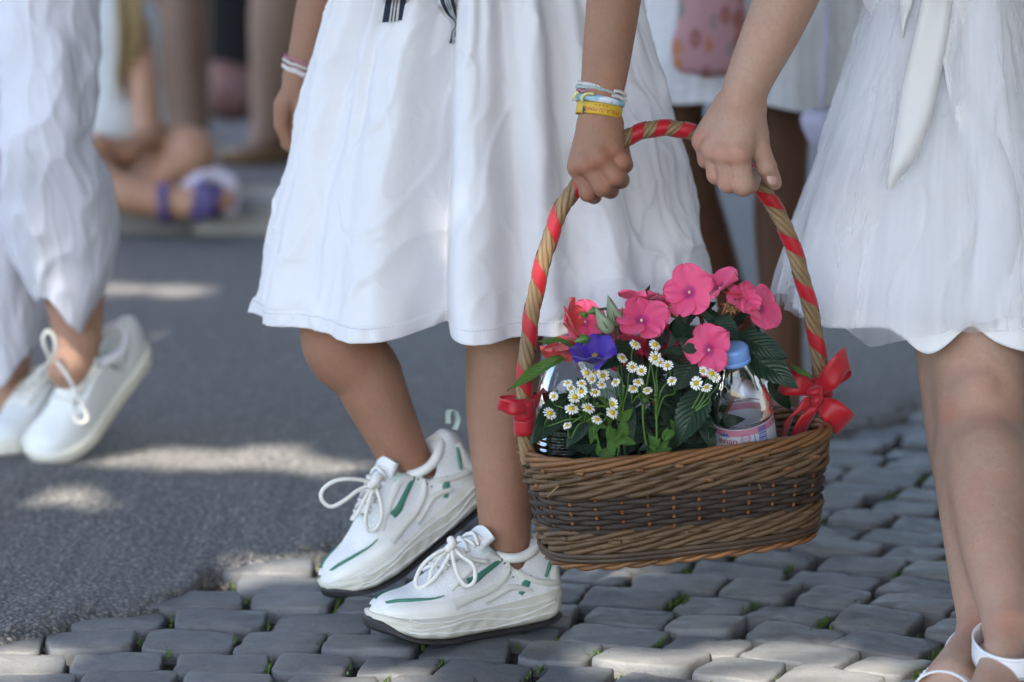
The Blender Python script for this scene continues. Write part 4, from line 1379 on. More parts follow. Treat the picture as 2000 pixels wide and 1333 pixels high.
def plain_sneaker(parent, M4, flip, label):
    s = Shoe(parent, 'sneaker', M4, 0.255, flip, label)
    L = s.L
    tops = [(0.0, .075), (0.03, .090), (0.10, .088), (0.22, .074), (0.34, .080), (0.44, .094), (0.50, .094), (0.58, .082), (0.68, .067), (0.80, .056), (0.90, .050), (0.96, .042), (1.0, .028)]
    f = shoe_upper_field(L, tops, WIDS, YCEN, 0.016, (Vector((0.068, 0, 0.045)), Vector((0.060, 0, 0.16)), 0.027, 0.034), 0.0024)
    V, F = sdf_mesh(f); V = relax(V, F, 3)
    s.bvh(V, F)
    s.put('upper', (V, F), M['shoe_leather'])
    zb = [(0, .006), (0.08, .001), (0.3, .000), (0.8, .002), (1.0, .012)]
    zt = [(0, .032), (0.3, .028), (0.8, .028), (1.0, .036)]
    s.put('sole', sole_mesh(L, [(t[0], t[1] + 0.002) for t in WIDS], YCEN, zb, zt, 0.0035, 60), M['shoe_cup'])
    ring = []
    for k in range(32):
        a = 2 * math.pi * k / 32
        x = 0.066 + 0.036 * math.cos(a); y = 0.0265 * math.sin(a)
        z = float(np.interp(x / L, [t[0] for t in tops], [t[1] for t in tops])) - 0.003
        if x > 0.09: z = 0.078
        ring.append((x, y, z))
    ring = np.array(ring)
    for _ in range(3): ring = (np.roll(ring, 1, 0) + 2 * ring + np.roll(ring, -1, 0)) / 4
    s.put('collar', tube(ring, 0.005, 8, True), M['shoe_leather'])
    s.put('sock', tube(ring * np.array([1, .96, 1]) + np.array([0, 0, .006]), 0.0045, 8, True), M['sock'])
    tg = smooth_path([(0.17, 0, .072), (0.145, 0, .084), (0.12, 0, .094), (0.104, 0, .105)], 12)
    V, F, uv = strip(tg, [(0, 0.019, 0)] * 12, 0.005); V = np.array(V); V[:, 2] -= (np.abs(V[:, 1]) / 0.022) ** 2 * 0.006
    s.put('tongue', (V, F), M['shoe_leather'])
    for sd in (1, -1):
        s.overlay('eyestay', [(0.70, .056), (0.60, .068), (0.52, .078), (0.45, .082), (0.40, .074)], [.004, .006, .007, .008, .006], M['shoe_leather'], sd)
    s.overlay('brown_tab', [(0.335, .060), (0.325, .072)], [.0035, .0035], M['brown'], 1, .002)
    s.overlay('brown_tab', [(0.335, .060), (0.325, .072)], [.0035, .0035], M['brown'], -1, .002)
    mb = MB()
    for k in range(5):
        x0 = (0.68 - 0.05 * k) * L; x1 = (0.68 - 0.05 * (k + 0.6)) * L
        for sg in (1, -1):
            pts = []
            for t in np.linspace(0, 1, 9):
                p = s.top(x0 + (x1 - x0) * t, sg * (0.020 - 0.040 * t), 0.0032)
                if p is not None: pts.append(p)
            if len(pts) > 4: mb.add(tube(pts, 0.0026, 6))
    s.put('lace', (np.array(mb.v), mb.f), M['lace'])
    return s

def shoe_matrix(heel, toe, roll=0.0):
    """heel and toe: world points of the sole's ends"""
    x = (Vector(toe) - Vector(heel)).normalized()
    up = Vector((0, 0, 1)); z = (up - x * x.dot(up)).normalized()
    z = Quaternion(x, roll) @ z
    y = z.cross(x)
    return Matrix.Translation(Vector(heel)) @ Matrix((x, y, z)).transposed().to_4x4()
# ------------------------------------------------------------------ first girl: white cotton skirt, running shoes
S17 = 1.0 / 1650.0
def head_and_torso(f, pelvis, chest, neck, head, sw, r_p=0.10):
    sdf_cone(f, pelvis, (Vector(pelvis) + Vector(chest)) / 2, r_p, 0.085, 0.05)
    sdf_cone(f, (Vector(pelvis) + Vector(chest)) / 2, chest, 0.085, 0.098, 0.05)
    sdf_cone(f, Vector(chest) - sw * 0.6, Vector(chest) + sw * 0.6, 0.07, 0.07, 0.05)
    sdf_cone(f, chest, neck, 0.05, 0.042, 0.03)
    sdf_cone(f, Vector(head) + Vector((0, 0, -.045)), Vector(head) + Vector((0, 0, .04)), 0.062, 0.085, 0.03)

g1 = thing('person', gnd(950, 1180), 'walker in a white cotton skirt and white running shoes with green stripes', 'person')
# joints
FA = at(987, 1055, .085); FM = at(984, 950, .095); FC = at(982, 800, .135); FK = at(985, 640, .175); FH = at(1005, 60, .30)
RA = at(806, 928, .245); RM = at(770, 850, .235); RC = at(718, 735, .235); RK = at(668, 596, .235); RH = at(890, 60, .32)
ELB = at(1216, -190, .03); SHO = at(1150, -520, .20)
WRI = at(1176, 180, -.035)
ELB2 = at(672, -190, .47); SHO2 = at(735, -520, .42); WRI2 = at(592, 118, .46)
def build_g1_body():
    f = sdf_field((-0.36, -0.10, 0.0), (0.26, 0.62, 1.32), 0.0042)
    pel = at(945, 0, .31); che = at(945, -420, .30); nk = at(945, -590, .28); hd = at(945, -760, .25)
    head_and_torso(f, pel, che, nk, hd, (SHO - SHO2) * 0.5)
    sdf_chain(f, [FH, FK, FC, FM, FA, FA + Vector((-.002, 0, -.05))], [.080, .0475, .0440, .0350, .0300, .0295], .02)
    sdf_cone(f, FK + Vector((0, -.012, .0)), FK + Vector((0, -.012, .01)), .036, .036, .02)
    sdf_chain(f, [RH, RK, RC, RM, RA], [.080, .0505, .0430, .0340, .0300], .02)
    sdf_cone(f, RA, RA + Vector((-.02, -.012, -.05)), .028, .024, .012)
    sdf_chain(f, [SHO, ELB], [.040, .034], .02)
    sdf_chain(f, [SHO2, ELB2, (ELB2 + WRI2) / 2, WRI2], [.040, .033, .029, .0205], .02)
    V, F = sdf_mesh(f); V = relax(V, F, 3)
    return V, F
P_ = lambda x, y, Y: at(x, y, Y)
BLUSH1 = [(at(985, 1000, .06), .03, .25), (at(668, 640, .18), .05, .3), (at(806, 900, .22), .03, .3)]
def hand_one():
    """forearm and the fist that closes on the handle; back of the hand to the camera"""
    hy = -0.018
    f = sdf_field((0.045, -0.115, 0.40), (0.185, 0.085, 0.80), 0.00165)
    sdf_chain(f, [ELB, P_(1203, -40, -.005), P_(1190, 70, -.022), P_(1180, 150, -.032), P_(1172, 200, -.038), P_(1171, 236, -.040)], [.034, .0315, .0288, .0258, .0228, .0215], .010)
    # hand block
    wr = [P_(1152, 246, -.042), P_(1164, 242, -.047), P_(1178, 242, -.048), P_(1192, 244, -.044)]
    mc = [P_(1129, 328, -.050), P_(1148, 321, -.061), P_(1173, 310, -.065), P_(1196, 297, -.058)]
    pip = [P_(1148, 377, -.053), P_(1177, 365, -.066), P_(1201, 345, -.070), P_(1213, 316, -.062)]
    dip = [P_(1160, 384, -.028), P_(1192, 372, -.034), P_(1212, 352, -.038), P_(1220, 322, -.034)]
    tip = [P_(1150, 372, -.010), P_(1180, 358, -.012), P_(1200, 338, -.014), P_(1214, 312, -.012)]
    rm = [.0118, .0125, .0128, .0125]; rf = [.0098, .0108, .0112, .0108]
    for i in range(4):
        sdf_cone(f, wr[i], mc[i], .0125, rm[i], .010)
        sdf_cone(f, wr[i] + Vector((0, .010, 0)), mc[i] + Vector((0, .014, .004)), .0125, .0115, .010)
    for i in range(4):
        g = sdf_field(f['lo'], f['lo'] + (f['n'] - 1) * f['res'], f['res'])
        g['d'] = g['d'][:f['n'][0], :f['n'][1], :f['n'][2]]
        sdf_chain(f, [mc[i], pip[i]], [rm[i] * 0.90, rf[i]], .0010)
        sdf_chain(f, [pip[i], dip[i], tip[i]], [rf[i], rf[i] * .93, rf[i] * .85], .0008)
        sdf_cone(f, mc[i] + Vector((0, -.0028, .001)), mc[i] + Vector((0, -.0028, .0015)), rm[i] * .98, rm[i] * .98, .0045)
        sdf_cone(f, pip[i] + Vector((0, -.001, 0)), pip[i] + Vector((0, -.001, .0005)), rf[i] * 1.04, rf[i] * 1.04, .002)
        BLUSH1.append((mc[i] + Vector((0, -.010, 0)), .010, .55)); BLUSH1.append((pip[i] + Vector((0, -.008, 0)), .009, .45))
    # thumb on the far side, its tip showing past the index finger
    sdf_chain(f, [P_(1192, 246, -.032), P_(1207, 276, -.012), P_(1214, 300, -.004), P_(1219, 316, -.016)], [.0135, .0118, .0102, .0082], .006)
    V, F = sdf_mesh(f); V = relax(V, F, 1, 0.5)
    return V, F
def hand_rest():
    """the other hand, hanging loosely half hidden by the skirt"""
    f = sdf_field((-0.35, 0.36, 0.42), (-0.20, 0.56, 0.72), 0.0022)
    sdf_chain(f, [(ELB2 + WRI2) / 2, WRI2, P_(580, 150, .46)], [.029, .0205, .019], .01)
    for (a, b, c, d, r) in [((580, 155, .455), (590, 215, .445), (592, 262, .45), (578, 278, .47), .0105), ((578, 155, .465), (572, 218, .462), (578, 270, .465), (568, 285, .485), .0105),
                            ((574, 155, .475), (560, 218, .478), (562, 268, .48), (560, 280, .495), .0100)]:
        sdf_chain(f, [P_(*a), P_(*b), P_(*c), P_(*d)], [.014, r * 1.15, r, r * .85], .006)
    sdf_chain(f, [P_(576, 165, .45), P_(552, 205, .445), P_(549, 245, .45), P_(565, 285, .455)], [.013, .0115, .0095, .0075], .005)
    V, F = sdf_mesh(f); V = relax(V, F, 2)
    return V, F
V, F = join_vf(build_g1_body(), hand_one(), hand_rest())
add_tint(mesh_obj('body', V, F, M['skin_tan'], g1), BLUSH1)
# thumb nail sliver
nm = align(P_(1221, 304, -.0215), Vector((.75, -.6, .2)), (0.2, 0, -1))
Vn, Fn = lathe([(0.0, .0009), (.0028, .0007), (.0042, 0.0), (.0042, -.001)], 14)
mesh_obj('thumb_nail', [nm @ Vector((v[0] * 1.3, v[1], v[2])) for v in Vn], Fn, M['nail'], g1)

# hair and blouse above the frame
def shell(name, pts, rad, mat, parent, res=0.008, k=0.03):
    P = [Vector(p) for p in pts]; mx = max(rad) + 0.05
    lo = [min(p[i] for p in P) - mx for i in range(3)]; hi = [max(p[i] for p in P) + mx for i in range(3)]
    f = sdf_field(lo, hi, res); sdf_chain(f, P, rad, k)
    V, F = sdf_mesh(f); V = relax(V, F, 3)
    return mesh_obj(name, V, F, mat, parent)
M['hair'] = plain('hair_brown', (0.10, 0.055, 0.028, 1), 0.6, 0.3, 90)
shell('hair', [at(945, -790, .28), at(945, -700, .34), at(945, -560, .38)], [.092, .085, .06], M['hair'], g1)
shell('blouse', [at(945, -60, .31), at(945, -300, .31), at(945, -440, .30)], [.105, .102, .112], M['cotton'], g1)

# ---- the skirt
def fold_sum(th, t, folds):
    """radial offset; each fold: (angle at top, angle at hem, width deg at top, at hem, amplitude at top, at hem, sharpness of right flank)"""
    d = 0.0
    for (a0, a1, w0, w1, m0, m1, sk) in folds:
        a = a0 + (a1 - a0) * t; w = w0 + (w1 - w0) * t; m = m0 + (m1 - m0) * t
        x = (th - a + 180) % 360 - 180
        x = x / (w * (1.0 if x < 0 else sk))
        d += m * math.exp(-x * x)
    return d
SK_TOP = at(950, -60, .31).z; SK_HEM = at(880, 664, .075).z
def sk_px(py):                                   # silhouette of the skirt as (left, right) at that height, read at its widest
    ys = [-60, 0, 170, 340, 500, 640]
    l = np.interp(py, ys, [672, 655, 600, 560, 520, 494]); r = np.interp(py, ys, [1226, 1244, 1293, 1336, 1368, 1398])
    return l, r
# angle 0 faces the camera, -90 the left silhouette
F1 = [(-13, -11, 5, 7.5, -.030, -.070, 0.42), (-2, -2, 6, 7, .014, .030, 1.0), (-32, -28, 10, 13, .010, .026, 1), (-53, -52, 5, 9, -.026, -.012, 1), (-76, -72, 6, 10, -.010, -.014, 1),
      (-64, -64, 6, 10, .012, .012, 1), (8, 11, 3.5, 6, -.020, -.014, .7), (16, 17, 5, 6, .010, .008, 1), (24, 26, 4, 7, -.014, -.018, 1.2), (34, 36, 6, 9, .008, .014, 1),
      (48, 46, 6, 8, -.010, -.012, 1), (70, 66, 8, 12, .005, .012, 1), (-21, -19, 3, 4, -.014, .000, 1), (-40, -41, 3, 6, -.012, -.006, 1)]
def build_skirt():
    nu, nv = 460, 190
    V = np.zeros((nu, nv, 3)); uv = np.zeros((nu, nv, 2))
    bk = [(a, a + 4, 8, 12, random.Random(a).uniform(-.01, .01), random.Random(a + 1).uniform(-.02, .02), 1) for a in range(100, 270, 17)]
    for j in range(nv):
        t = j / (nv - 1)
        z = SK_TOP + (SK_HEM - SK_TOP) * t
        py = -60 + 700 * t
        l, r = sk_px(py)
        sc = 1590.0
        cx = ((l + r) / 2 - 1000) / sc; rx = (r - l) / 2 / sc
        ry = 0.130 + 0.103 * t
        cy = .312
        for i in range(nu):
            th = 360.0 * i / nu - 180
            a = math.radians(th)
            x0, y0 = math.sin(a), -math.cos(a)
            d = fold_sum(th, t, F1) + fold_sum(th, t, bk)
            P = (x0 * 1.0, y0 * 1.0, z)
            d += 0.0060 * noise.noise(Vector((th * 0.09, t * 2.3, 1.7))) + 0.0026 * noise.noise(Vector((th * 0.25 + t * 2, t * 7, 4.2)))
            # soft diagonal dents where the cloth swings
            d += 0.0070 * t * noise.noise(Vector((th * 0.06 + t * 4.0, t * 6 - th * 0.03, 9.0)))
            # creases: thin ridged wrinkles
            rg = 1 - abs(noise.noise(Vector((th * 0.05 + t * 1.5, t * 3.2 - th * 0.02, 21.0))))
            d += 0.0040 * (max(0, rg - 0.82) / 0.18) ** 2
            rg = 1 - abs(noise.noise(Vector((th * 0.11 - t * 2.5, t * 5.2 + th * 0.05, 41.0))))
            d += 0.0020 * (max(0, rg - 0.85) / 0.15) ** 2
            # waist gathers
            g_ = math.exp(-t * 4.5); d += 0.006 * g_ * math.sin(a * 40 + 2 * math.sin(a * 7))
            # puckered vertical seam on the right
            sx = th - 29.5
            if abs(sx) < 6:
                e = math.exp(-(sx / 0.7) ** 2)
                d -= 0.0018 * e
                d += 0.0008 * math.exp(-(sx / 2.0) ** 2) * math.sin(t * 130 + 5 * math.sin(t * 23) + 2 * math.sin(t * 57)) * (0.25 + 0.75 * math.exp(-((t - .62) / .22) ** 2))
            # hem: doubled cloth, stitched and slightly puckered
            hm = (1 - t) * 0.44
            if hm < 0.0165: d += 0.0028 + 0.0012 * math.sin(a * 95 + 3 * math.sin(a * 11)) * math.sin(math.pi * hm / 0.0165)
            elif hm < 0.0195: d -= 0.0010
            R = 1.0
            x = cx + x0 * (rx + d); y = cy + y0 * (ry + d)
            zz = z + (0.003 * math.sin(a * 2 + 1.0) - 0.16 * d) * t ** 4
            V[i, j] = (x, y, zz); uv[i, j] = (i / nu, t)
    F = grid_faces(nu, nv, True)
    # cloth turned under at the hem, for thickness
    return V.reshape(-1, 3), F, uv.reshape(-1, 2)
V, F, uv = build_skirt()
sk = mesh_obj('skirt', V, F, M['cotton'], g1, True, uv)
so = sk.modifiers.new('thickness', 'SOLIDIFY'); so.thickness = 0.0009; so.offset = -1
sk['label'] = 'white cotton skirt with deep soft folds and a stitched hem'
SK_BVH = BVHTree.FromPolygons([Vector(v) for v in V], [tuple(int(i) for i in f) for f in F])
def skirt_front(px, py, lift=0.002):
    d = ray(px, py).normalized()
    h = SK_BVH.ray_cast(CAM_POS, d)
    return (h[0] - d * lift) if h[0] is not None else at(px, py, .1)
# hem stitching: a row of short stitches lying on the cloth
mb = MB()
for i in range(0, 460 * 2):
    u = i / 2.0
    if i % 2: continue
    j = int(round((1 - 0.0172 / 0.44) * 189))
    k0 = int(u) % 460
    p = Vector(V[k0 * 190 + j]); q = Vector(V[((k0 + 1) % 460) * 190 + j])
    if p.y > .45: continue
    c = Vector((-0.035, .312, p.z)); n_ = (p - c); n_.z = 0; n_.normalize()
    mb.add(tube([p + n_ * .0008, p * .35 + q * .65 + n_ * .0008], 0.0005, 4))
mb.obj('hem_stitching', plain('hem_thread', (.50, .50, .54, 1), .9), g1)

# ---- striped belt ends hanging over the skirt
def stripes_mat():
    m = Mat('striped_ribbon'); uv_ = m.coord('UV')
    sep = m.n('ShaderNodeSeparateXYZ'); m.L.new(uv_, sep.inputs[0])
    W = (0.62, 0.62, 0.62, 1); Nv = (0.010, 0.018, 0.045, 1)
    c = m.ramp(sep.outputs[0], [(0.0, W), (0.10, Nv), (0.34, W), (0.40, Nv), (0.46, W), (0.52, Nv), (0.58, W), (0.66, Nv), (0.90, W)], 'CONSTANT')
    m.color(c).rough(0.75); m.bump(m.noise(500, 2, .5, m.coord()), .3, .0004)
    return m.m
M['stripes'] = stripes_mat()
def belt_end(pts, ws, wd, name):
    P = smooth_path([skirt_front(x, y, l) for x, y, l in pts], 24)
    Wd = np.interp(np.linspace(0, 1, 24), np.linspace(0, 1, len(ws)), ws)
    D = smooth_path(wd, 24); D /= np.linalg.norm(D, axis=1)[:, None]
    V, F, uv = strip(P, D * Wd[:, None], .0008)
    return mesh_obj(name, V, F, M['stripes'], g1, True, uv)
belt_end([(778, -60, .006), (776, -20, .006), (772, 10, .007), (768, 42, .008)], [.013, .014, .016, .0175], [(1, 0, 0), (1, 0, 0), (1, .25, 0.05), (1, .3, .1)], 'belt_end')
belt_end([(874, -60, .006), (872, -10, .007), (880, 20, .007), (891, 45, .007), (886, 68, .006), (888, 84, .007)], [.012, .011, .009, .004, .005, .0085], [(1, 0, 0), (1, .1, .2), (.8, .3, .5), (.5, .8, .3), (.6, -.6, .2), (1, -.3, .1)], 'belt_end')

# ---- bracelets
def axis_ring(px, py, Y, r, tilt=(0, 0), n=72, axis=None, wob=0.0, sd=0, squash=0.92):
    c = at(px, py, Y)
    ax = Vector(axis if axis is not None else (ELB - WRI)).normalized()
    ax = (ax + Vector((tilt[0], tilt[1], 0))).normalized()
    x = Vector((1, 0, 0)); x = (x - ax * x.dot(ax)).normalized(); y = ax.cross(x)
    out = []
    for k in range(n):
        a = 2 * math.pi * k / n
        out.append(c + x * (r * math.cos(a)) + y * (r * squash * math.sin(a)) + ax * (wob * noise.noise(Vector((math.cos(a) * 2 + sd, math.sin(a) * 2, sd)))))
    return out, ax
def cord(name, px, py, Y, r, rad, mat, tilt, wob=.002, sd=0, label=None, strands=3):
    ring, ax = axis_ring(px, py, Y, r, tilt, 120, None, wob, sd)
    mb = MB(); R_ = np.array([tuple(p) for p in ring])
    T, N_, B_ = frames(R_, True)
    for j in range(strands):
        P = [R_[k] + (N_[k] * math.cos(2 * math.pi * (k / 120 * 14 + j / strands)) + B_[k] * math.sin(2 * math.pi * (k / 120 * 14 + j / strands))) * rad * .55 for k in range(120)]
        mb.add(tube(P, rad * .62, 6, True))
    o = mb.obj(name, mat, g1)
    if label: o['label'] = label
    return o
for nm_, c in [('cord_white', (.62, .58, .58, 1)), ('cord_mint', (.36, .47, .47, 1)), ('cord_pink', (.42, .20, .24, 1)), ('cord_yellow', (.66, .60, .28, 1)), ('cord_dark', (.08, .08, .09, 1))]:
    M[nm_] = plain(nm_, c, 0.9, 0.2, 300, .6, 900, .0006)
cord('bracelet_cord', 1172, 176, -.034, .0258, .0019, M['cord_white'], (.16, -.05), .003, 1, 'off white cord bracelet')
cord('bracelet_cord', 1171, 181, -.035, .0262, .0019, M['cord_mint'], (.14, -.04), .003, 5, 'mint cord bracelet')
cord('bracelet_cord', 1171, 186, -.035, .0255, .0017, M['cord_pink'], (.10, -.03), .004, 9, 'pink cord bracelet')
cord('bracelet_cord', 1171, 189, -.035, .0248, .0014, M['cord_dark'], (.15, -.03), .004, 13)
cord('bracelet_cord', 1171, 204, -.037, .0240, .0013, M['cord_yellow'], (.06, -.03), .003, 17, 'thin yellow cord bracelet')
def knot_end(pts, mat, r=.0016):
    mb = MB(); P = smooth_path(pts, 14)
    mb.add(tube(P, r, 6)); e = Vector(P[-1]); d = (Vector(P[-1]) - Vector(P[-3])).normalized()
    rr = random.Random(int(e.x * 1e5))
    for k in range(14):
        v = (d + Vector((rr.gauss(0, .4), rr.gauss(0, .4), rr.gauss(0, .4)))).normalized()
        mb.add(tube([e, e + v * rr.uniform(.002, .0042)], [.0004, .0002], 4))
    return mb.obj('bracelet_knot', mat, g1)
knot_end([P_(1160, 184, -.062), P_(1145, 184, -.063), P_(1138, 190, -.062), P_(1137, 197, -.061)], M['cord_yellow'], .0019)
knot_end([P_(1130, 180, -.052), P_(1124, 186, -.053), P_(1120, 192, -.052)], M['cord_yellow'], .0021)
knot_end([P_(1196, 187, -.060), P_(1210, 190, -.056), P_(1220, 196, -.052)], M['cord_white'], .0022)
knot_end([P_(1200, 178, -.060), P_(1212, 180, -.056), P_(1221, 186, -.051)], M['cord_white'], .0020)
def cloud_mat():
    m = Mat('cloud_tube'); n_ = m.noise(70, 3, .5, m.coord())
    m.color(m.ramp(n_, [(0.50, (0.27, 0.52, 0.66, 1)), (0.60, (0.74, 0.77, 0.86, 1))])).rough(0.45); return m.m
ring, ax = axis_ring(1170, 198, -.036, .0255, (.05, -.10))
V, F = tube(ring, .0042, 12, True)
o = mesh_obj('bracelet_tube', V, F, cloud_mat(), g1); o['label'] = 'pale blue tube bracelet with white clouds'
# yellow wristband with red lettering, upside down to the camera
M['band_yellow'] = plain('band_yellow', (.60, .38, .025, 1), .55, .06, 60, .3, 700, .0004)
M['band_red'] = plain('band_red', (.42, .045, .025, 1), .6, .05)
M['band_navy'] = plain('band_navy', (.02, .03, .07, 1), .6, .05)
WBc = at(1170, 217, -.039); WBax = ((ELB - WRI).normalized() + Vector((.03, -.10, 0))).normalized()
WBx = Vector((1, 0, 0)); WBx = (WBx - WBax * WBx.dot(WBax)).normalized(); WBy = WBax.cross(WBx)
WBR = .0256
def band_pt(s, h, lift=0.0):
    """s metres round the wrist from the side facing the camera, h metres up the arm"""
    a = s / WBR - math.pi / 2
    fr = -1 if WBy.y > 0 else 1
    n_ = WBx * math.cos(a) + WBy * (-fr) * math.sin(a)
    return WBc + WBx * ((WBR + lift) * math.cos(a)) + WBy * (-fr) * (.93 * (WBR + lift) * math.sin(a)) + WBax * h
ringp = [band_pt(2 * math.pi * WBR * k / 80, 0) for k in range(81)]
V, F, uv = strip(ringp, [WBax * .0066] * 81, .0010)
wb = mesh_obj('wristband', V, F, M['band_yellow'], g1, True, uv)
wb['label'] = 'yellow cloth wristband with red lettering'
def text_on(body, size, place, mat, parent, name='lettering', ext=0.00012):
    cu = bpy.data.curves.new('txt', 'FONT'); cu.body = body; cu.size = size; cu.align_x = 'CENTER'; cu.align_y = 'CENTER'; cu.resolution_u = 3
    to = bpy.data.objects.new('txt', cu); COL.objects.link(to)
    dg = bpy.context.evaluated_depsgraph_get(); me = bpy.data.meshes.new_from_object(to.evaluated_get(dg))
    bpy.data.objects.remove(to)
    bm = bmesh.new(); bm.from_mesh(me)
    bmesh.ops.triangulate(bm, faces=bm.faces[:])
    bmesh.ops.subdivide_edges(bm, edges=[e for e in bm.edges if e.calc_length() > size * .25], cuts=1)
    V = [place(v.co.x, v.co.y) for v in bm.verts]; F = [[v.index for v in f.verts] for f in bm.faces]
    bm.free(); bpy.data.meshes.remove(me)
    return mesh_obj(name, V, F, mat, parent, False)
text_on('PERLA DI MARE', .0062, lambda x, y: band_pt(-x + .0035, -y - .0012, .0009), M['band_red'], wb)
for k in range(4):
    mb = MB(); c = (-.0045 + .0042 * k, .0038)
    pts = []
    for q in range(10):
        a = math.pi * q / 5 + math.pi / 2; r = .0014 if q % 2 == 0 else .0006
        pts.append((c[0] + r * math.cos(a), c[1] - r * math.sin(a)))
    mb.add(([band_pt(x, y, .0009) for x, y in pts] + [band_pt(c[0], c[1], .0009)], [(q, (q + 1) % 10, 10) for q in range(10)]))
    mb.obj('star', M['band_red'], wb, False)
mb = MB()
for k in range(7):
    a = math.radians(-60 + 22 * k); x0, y0 = -.0205, -.003
    e = (x0 + .0062 * math.cos(a), y0 + .0068 * math.sin(a)); nx, ny = -math.sin(a) * .0006, math.cos(a) * .0006
    m_ = ((x0 + e[0]) / 2, (y0 + e[1]) / 2)
    mb.add(([band_pt(x0, y0, .0009), band_pt(m_[0] + nx, m_[1] + ny, .0009), band_pt(e[0], e[1], .0009), band_pt(m_[0] - nx, m_[1] - ny, .0009)], [(0, 1, 2, 3)]))
mb.obj('palm_mark', M['band_navy'], wb, False)
# cords on the other wrist
for (px, py, r, mat) in [(590, 118, .0222, 'cord_pink'), (588, 126, .0230, 'cord_white'), (586, 136, .0226, 'cord_white'), (586, 140, .0226, 'cord_white')]:
    ring, ax = axis_ring(px, py, .46, r, (.05, -.1), 60, ELB2 - WRI2, .002, px + py)
    V, F = tube(ring, .0019, 6, True); mesh_obj('bracelet_cord', V, F, M[mat], g1)

# ---- shoes
def lace_loop(parent, ctrl, r=0.0026, n=46, name='lace_loop'):
    V, F = tube(smooth_path(ctrl, n), r, 8)
    return mesh_obj(name, V, F, M['lace'], parent)
heelF = gnd(1082, 1212); toeF = gnd(732, 1262)
d_ = (toeF - heelF); d_.z = 0; toeF = heelF + d_.normalized() * .245
SF = running_shoe(g1, shoe_matrix(heelF + Vector((0, 0, .006)), toeF + Vector((0, 0, .006))), 1, 'front running shoe planted flat on the setts')
YF = at(880, 1075, 0).y
K = lambda x, y, d=0.0: at(x, y, .005 + d)
for pts in ([K(884, 1068), K(855, 1080, -.012), K(825, 1105, -.014), K(811, 1138, -.010), K(822, 1148, -.012), K(850, 1128, -.014), K(872, 1095, -.010), K(884, 1068)],
            [K(880, 1062), K(900, 1085, -.012), K(925, 1105, -.018), K(927, 1135, -.020), K(910, 1145, -.020), K(893, 1120, -.018), K(884, 1085, -.012), K(884, 1068)],
            [K(884, 1068), K(868, 1080, -.006), K(845, 1110, -.008), K(838, 1140, -.004)],
            [K(886, 1066), K(915, 1090, -.006), K(945, 1097, .004), K(953, 1100, .012)]):
    lace_loop(SF.root, pts)
V, F = tube(smooth_path([K(874, 1074, -.006), K(884, 1062, -.010), K(880, 1054, -.004)], 10), .0052, 8); mesh_obj('lace_knot', V, F, M['lace'], SF.root)

toeR = gnd(650, 1190) + Vector((.006, 0, .004)); heelR = at(912, 992, .262)
d_ = heelR - toeR; heelR = toeR + d_.normalized() * .245
SR = running_shoe(g1, shoe_matrix(heelR, toeR, 0.10), 1, 'rear running shoe with its heel lifted, toe on the ground')
K = lambda x, y, d=0.0: at(x, y, .165 + d)
for pts in ([K(732, 945), K(700, 937, -.012), K(660, 938, -.020), K(632, 955, -.022), K(628, 975, -.022), K(645, 990, -.022), K(670, 980, -.020), K(700, 958, -.012), K(732, 946)],
            [K(732, 948), K(742, 975, -.010), K(746, 1005, -.012), K(735, 1032, -.012), K(718, 1035, -.012), K(714, 1010, -.014), K(722, 975, -.012), K(732, 948)],
            [K(726, 950), K(712, 975, -.008), K(700, 1000, -.008), K(688, 1016, -.010)]):
    lace_loop(SR.root, pts)
V, F = tube(smooth_path([K(724, 950, -.006), K(734, 940, -.010), K(742, 930, -.002)], 10), .0055, 8); mesh_obj('lace_knot', V, F, M['lace'], SR.root)
# ------------------------------------------------------------------ flowers and bottles in the basket
FY = BC.y
def basket_inside(px, Y=None):
    """a point down in the basket below that column of the picture"""
    return at(px, 905, FY if Y is None else Y)

# ---- leaves
def leaf_mesh(name, L, W, mat, curl=0.25, fold=0.22, serr=1.0, nseg=22, wave=0.0, sd=0):
    V = []; uv = []; m = 9
    for i in range(nseg + 1):
        t = i / nseg
        w = W * 0.5 * (math.sin(math.pi * min(1, t ** 0.80)) ** 0.85) * (1 - 0.18 * t)
        if t >= 1: w = 0.0002
        z = -curl * L * t * t
        for k in range(m):
            q = -1 + 2 * k / (m - 1)
            e = 1.0
            if abs(q) > 0.99 and 0.04 < t < 0.97: e = 1.0 + serr * 0.07 * (1 if i % 2 else -0.6)
            V.append((q * w * e, t * L + (-0.02 * L if abs(q) > .9 and i % 2 else 0) * serr * .4, z + abs(q) * w * fold + wave * L * 0.02 * math.sin(t * 9 + sd + q * 2)))
            uv.append((0.5 + 0.5 * q, t))
    F = []
    for i in range(nseg):
        for k in range(m - 1):
            a = i * m + k
            F.append((a, a + 1, a + m + 1, a + m))
    return make_mesh(name, V, F, mat, True, uv)
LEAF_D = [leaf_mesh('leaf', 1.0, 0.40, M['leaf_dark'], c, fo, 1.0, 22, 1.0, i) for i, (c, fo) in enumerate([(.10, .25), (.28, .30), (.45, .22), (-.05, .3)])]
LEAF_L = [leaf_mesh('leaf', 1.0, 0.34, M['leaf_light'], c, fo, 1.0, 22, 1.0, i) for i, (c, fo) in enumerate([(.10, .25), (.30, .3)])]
def put_leaf(parent, base, tip, roll, meshes, wid=1.0, kind=None, rng=random):
    base = Vector(base); tip = Vector(tip)
    y = (tip - base); L = y.length; y.normalize()
    view = (CAM_POS - base).normalized()
    z = (view - y * view.dot(y)).normalized()
    z = Quaternion(y, roll) @ z
    x = y.cross(z)
    m = Matrix((x * L * wid, y * L, z * L)).transposed().to_4x4(); m.translation = base
    me = meshes[kind if kind is not None else rng.randrange(len(meshes))]
    return new_obj('leaf', me, parent, m)

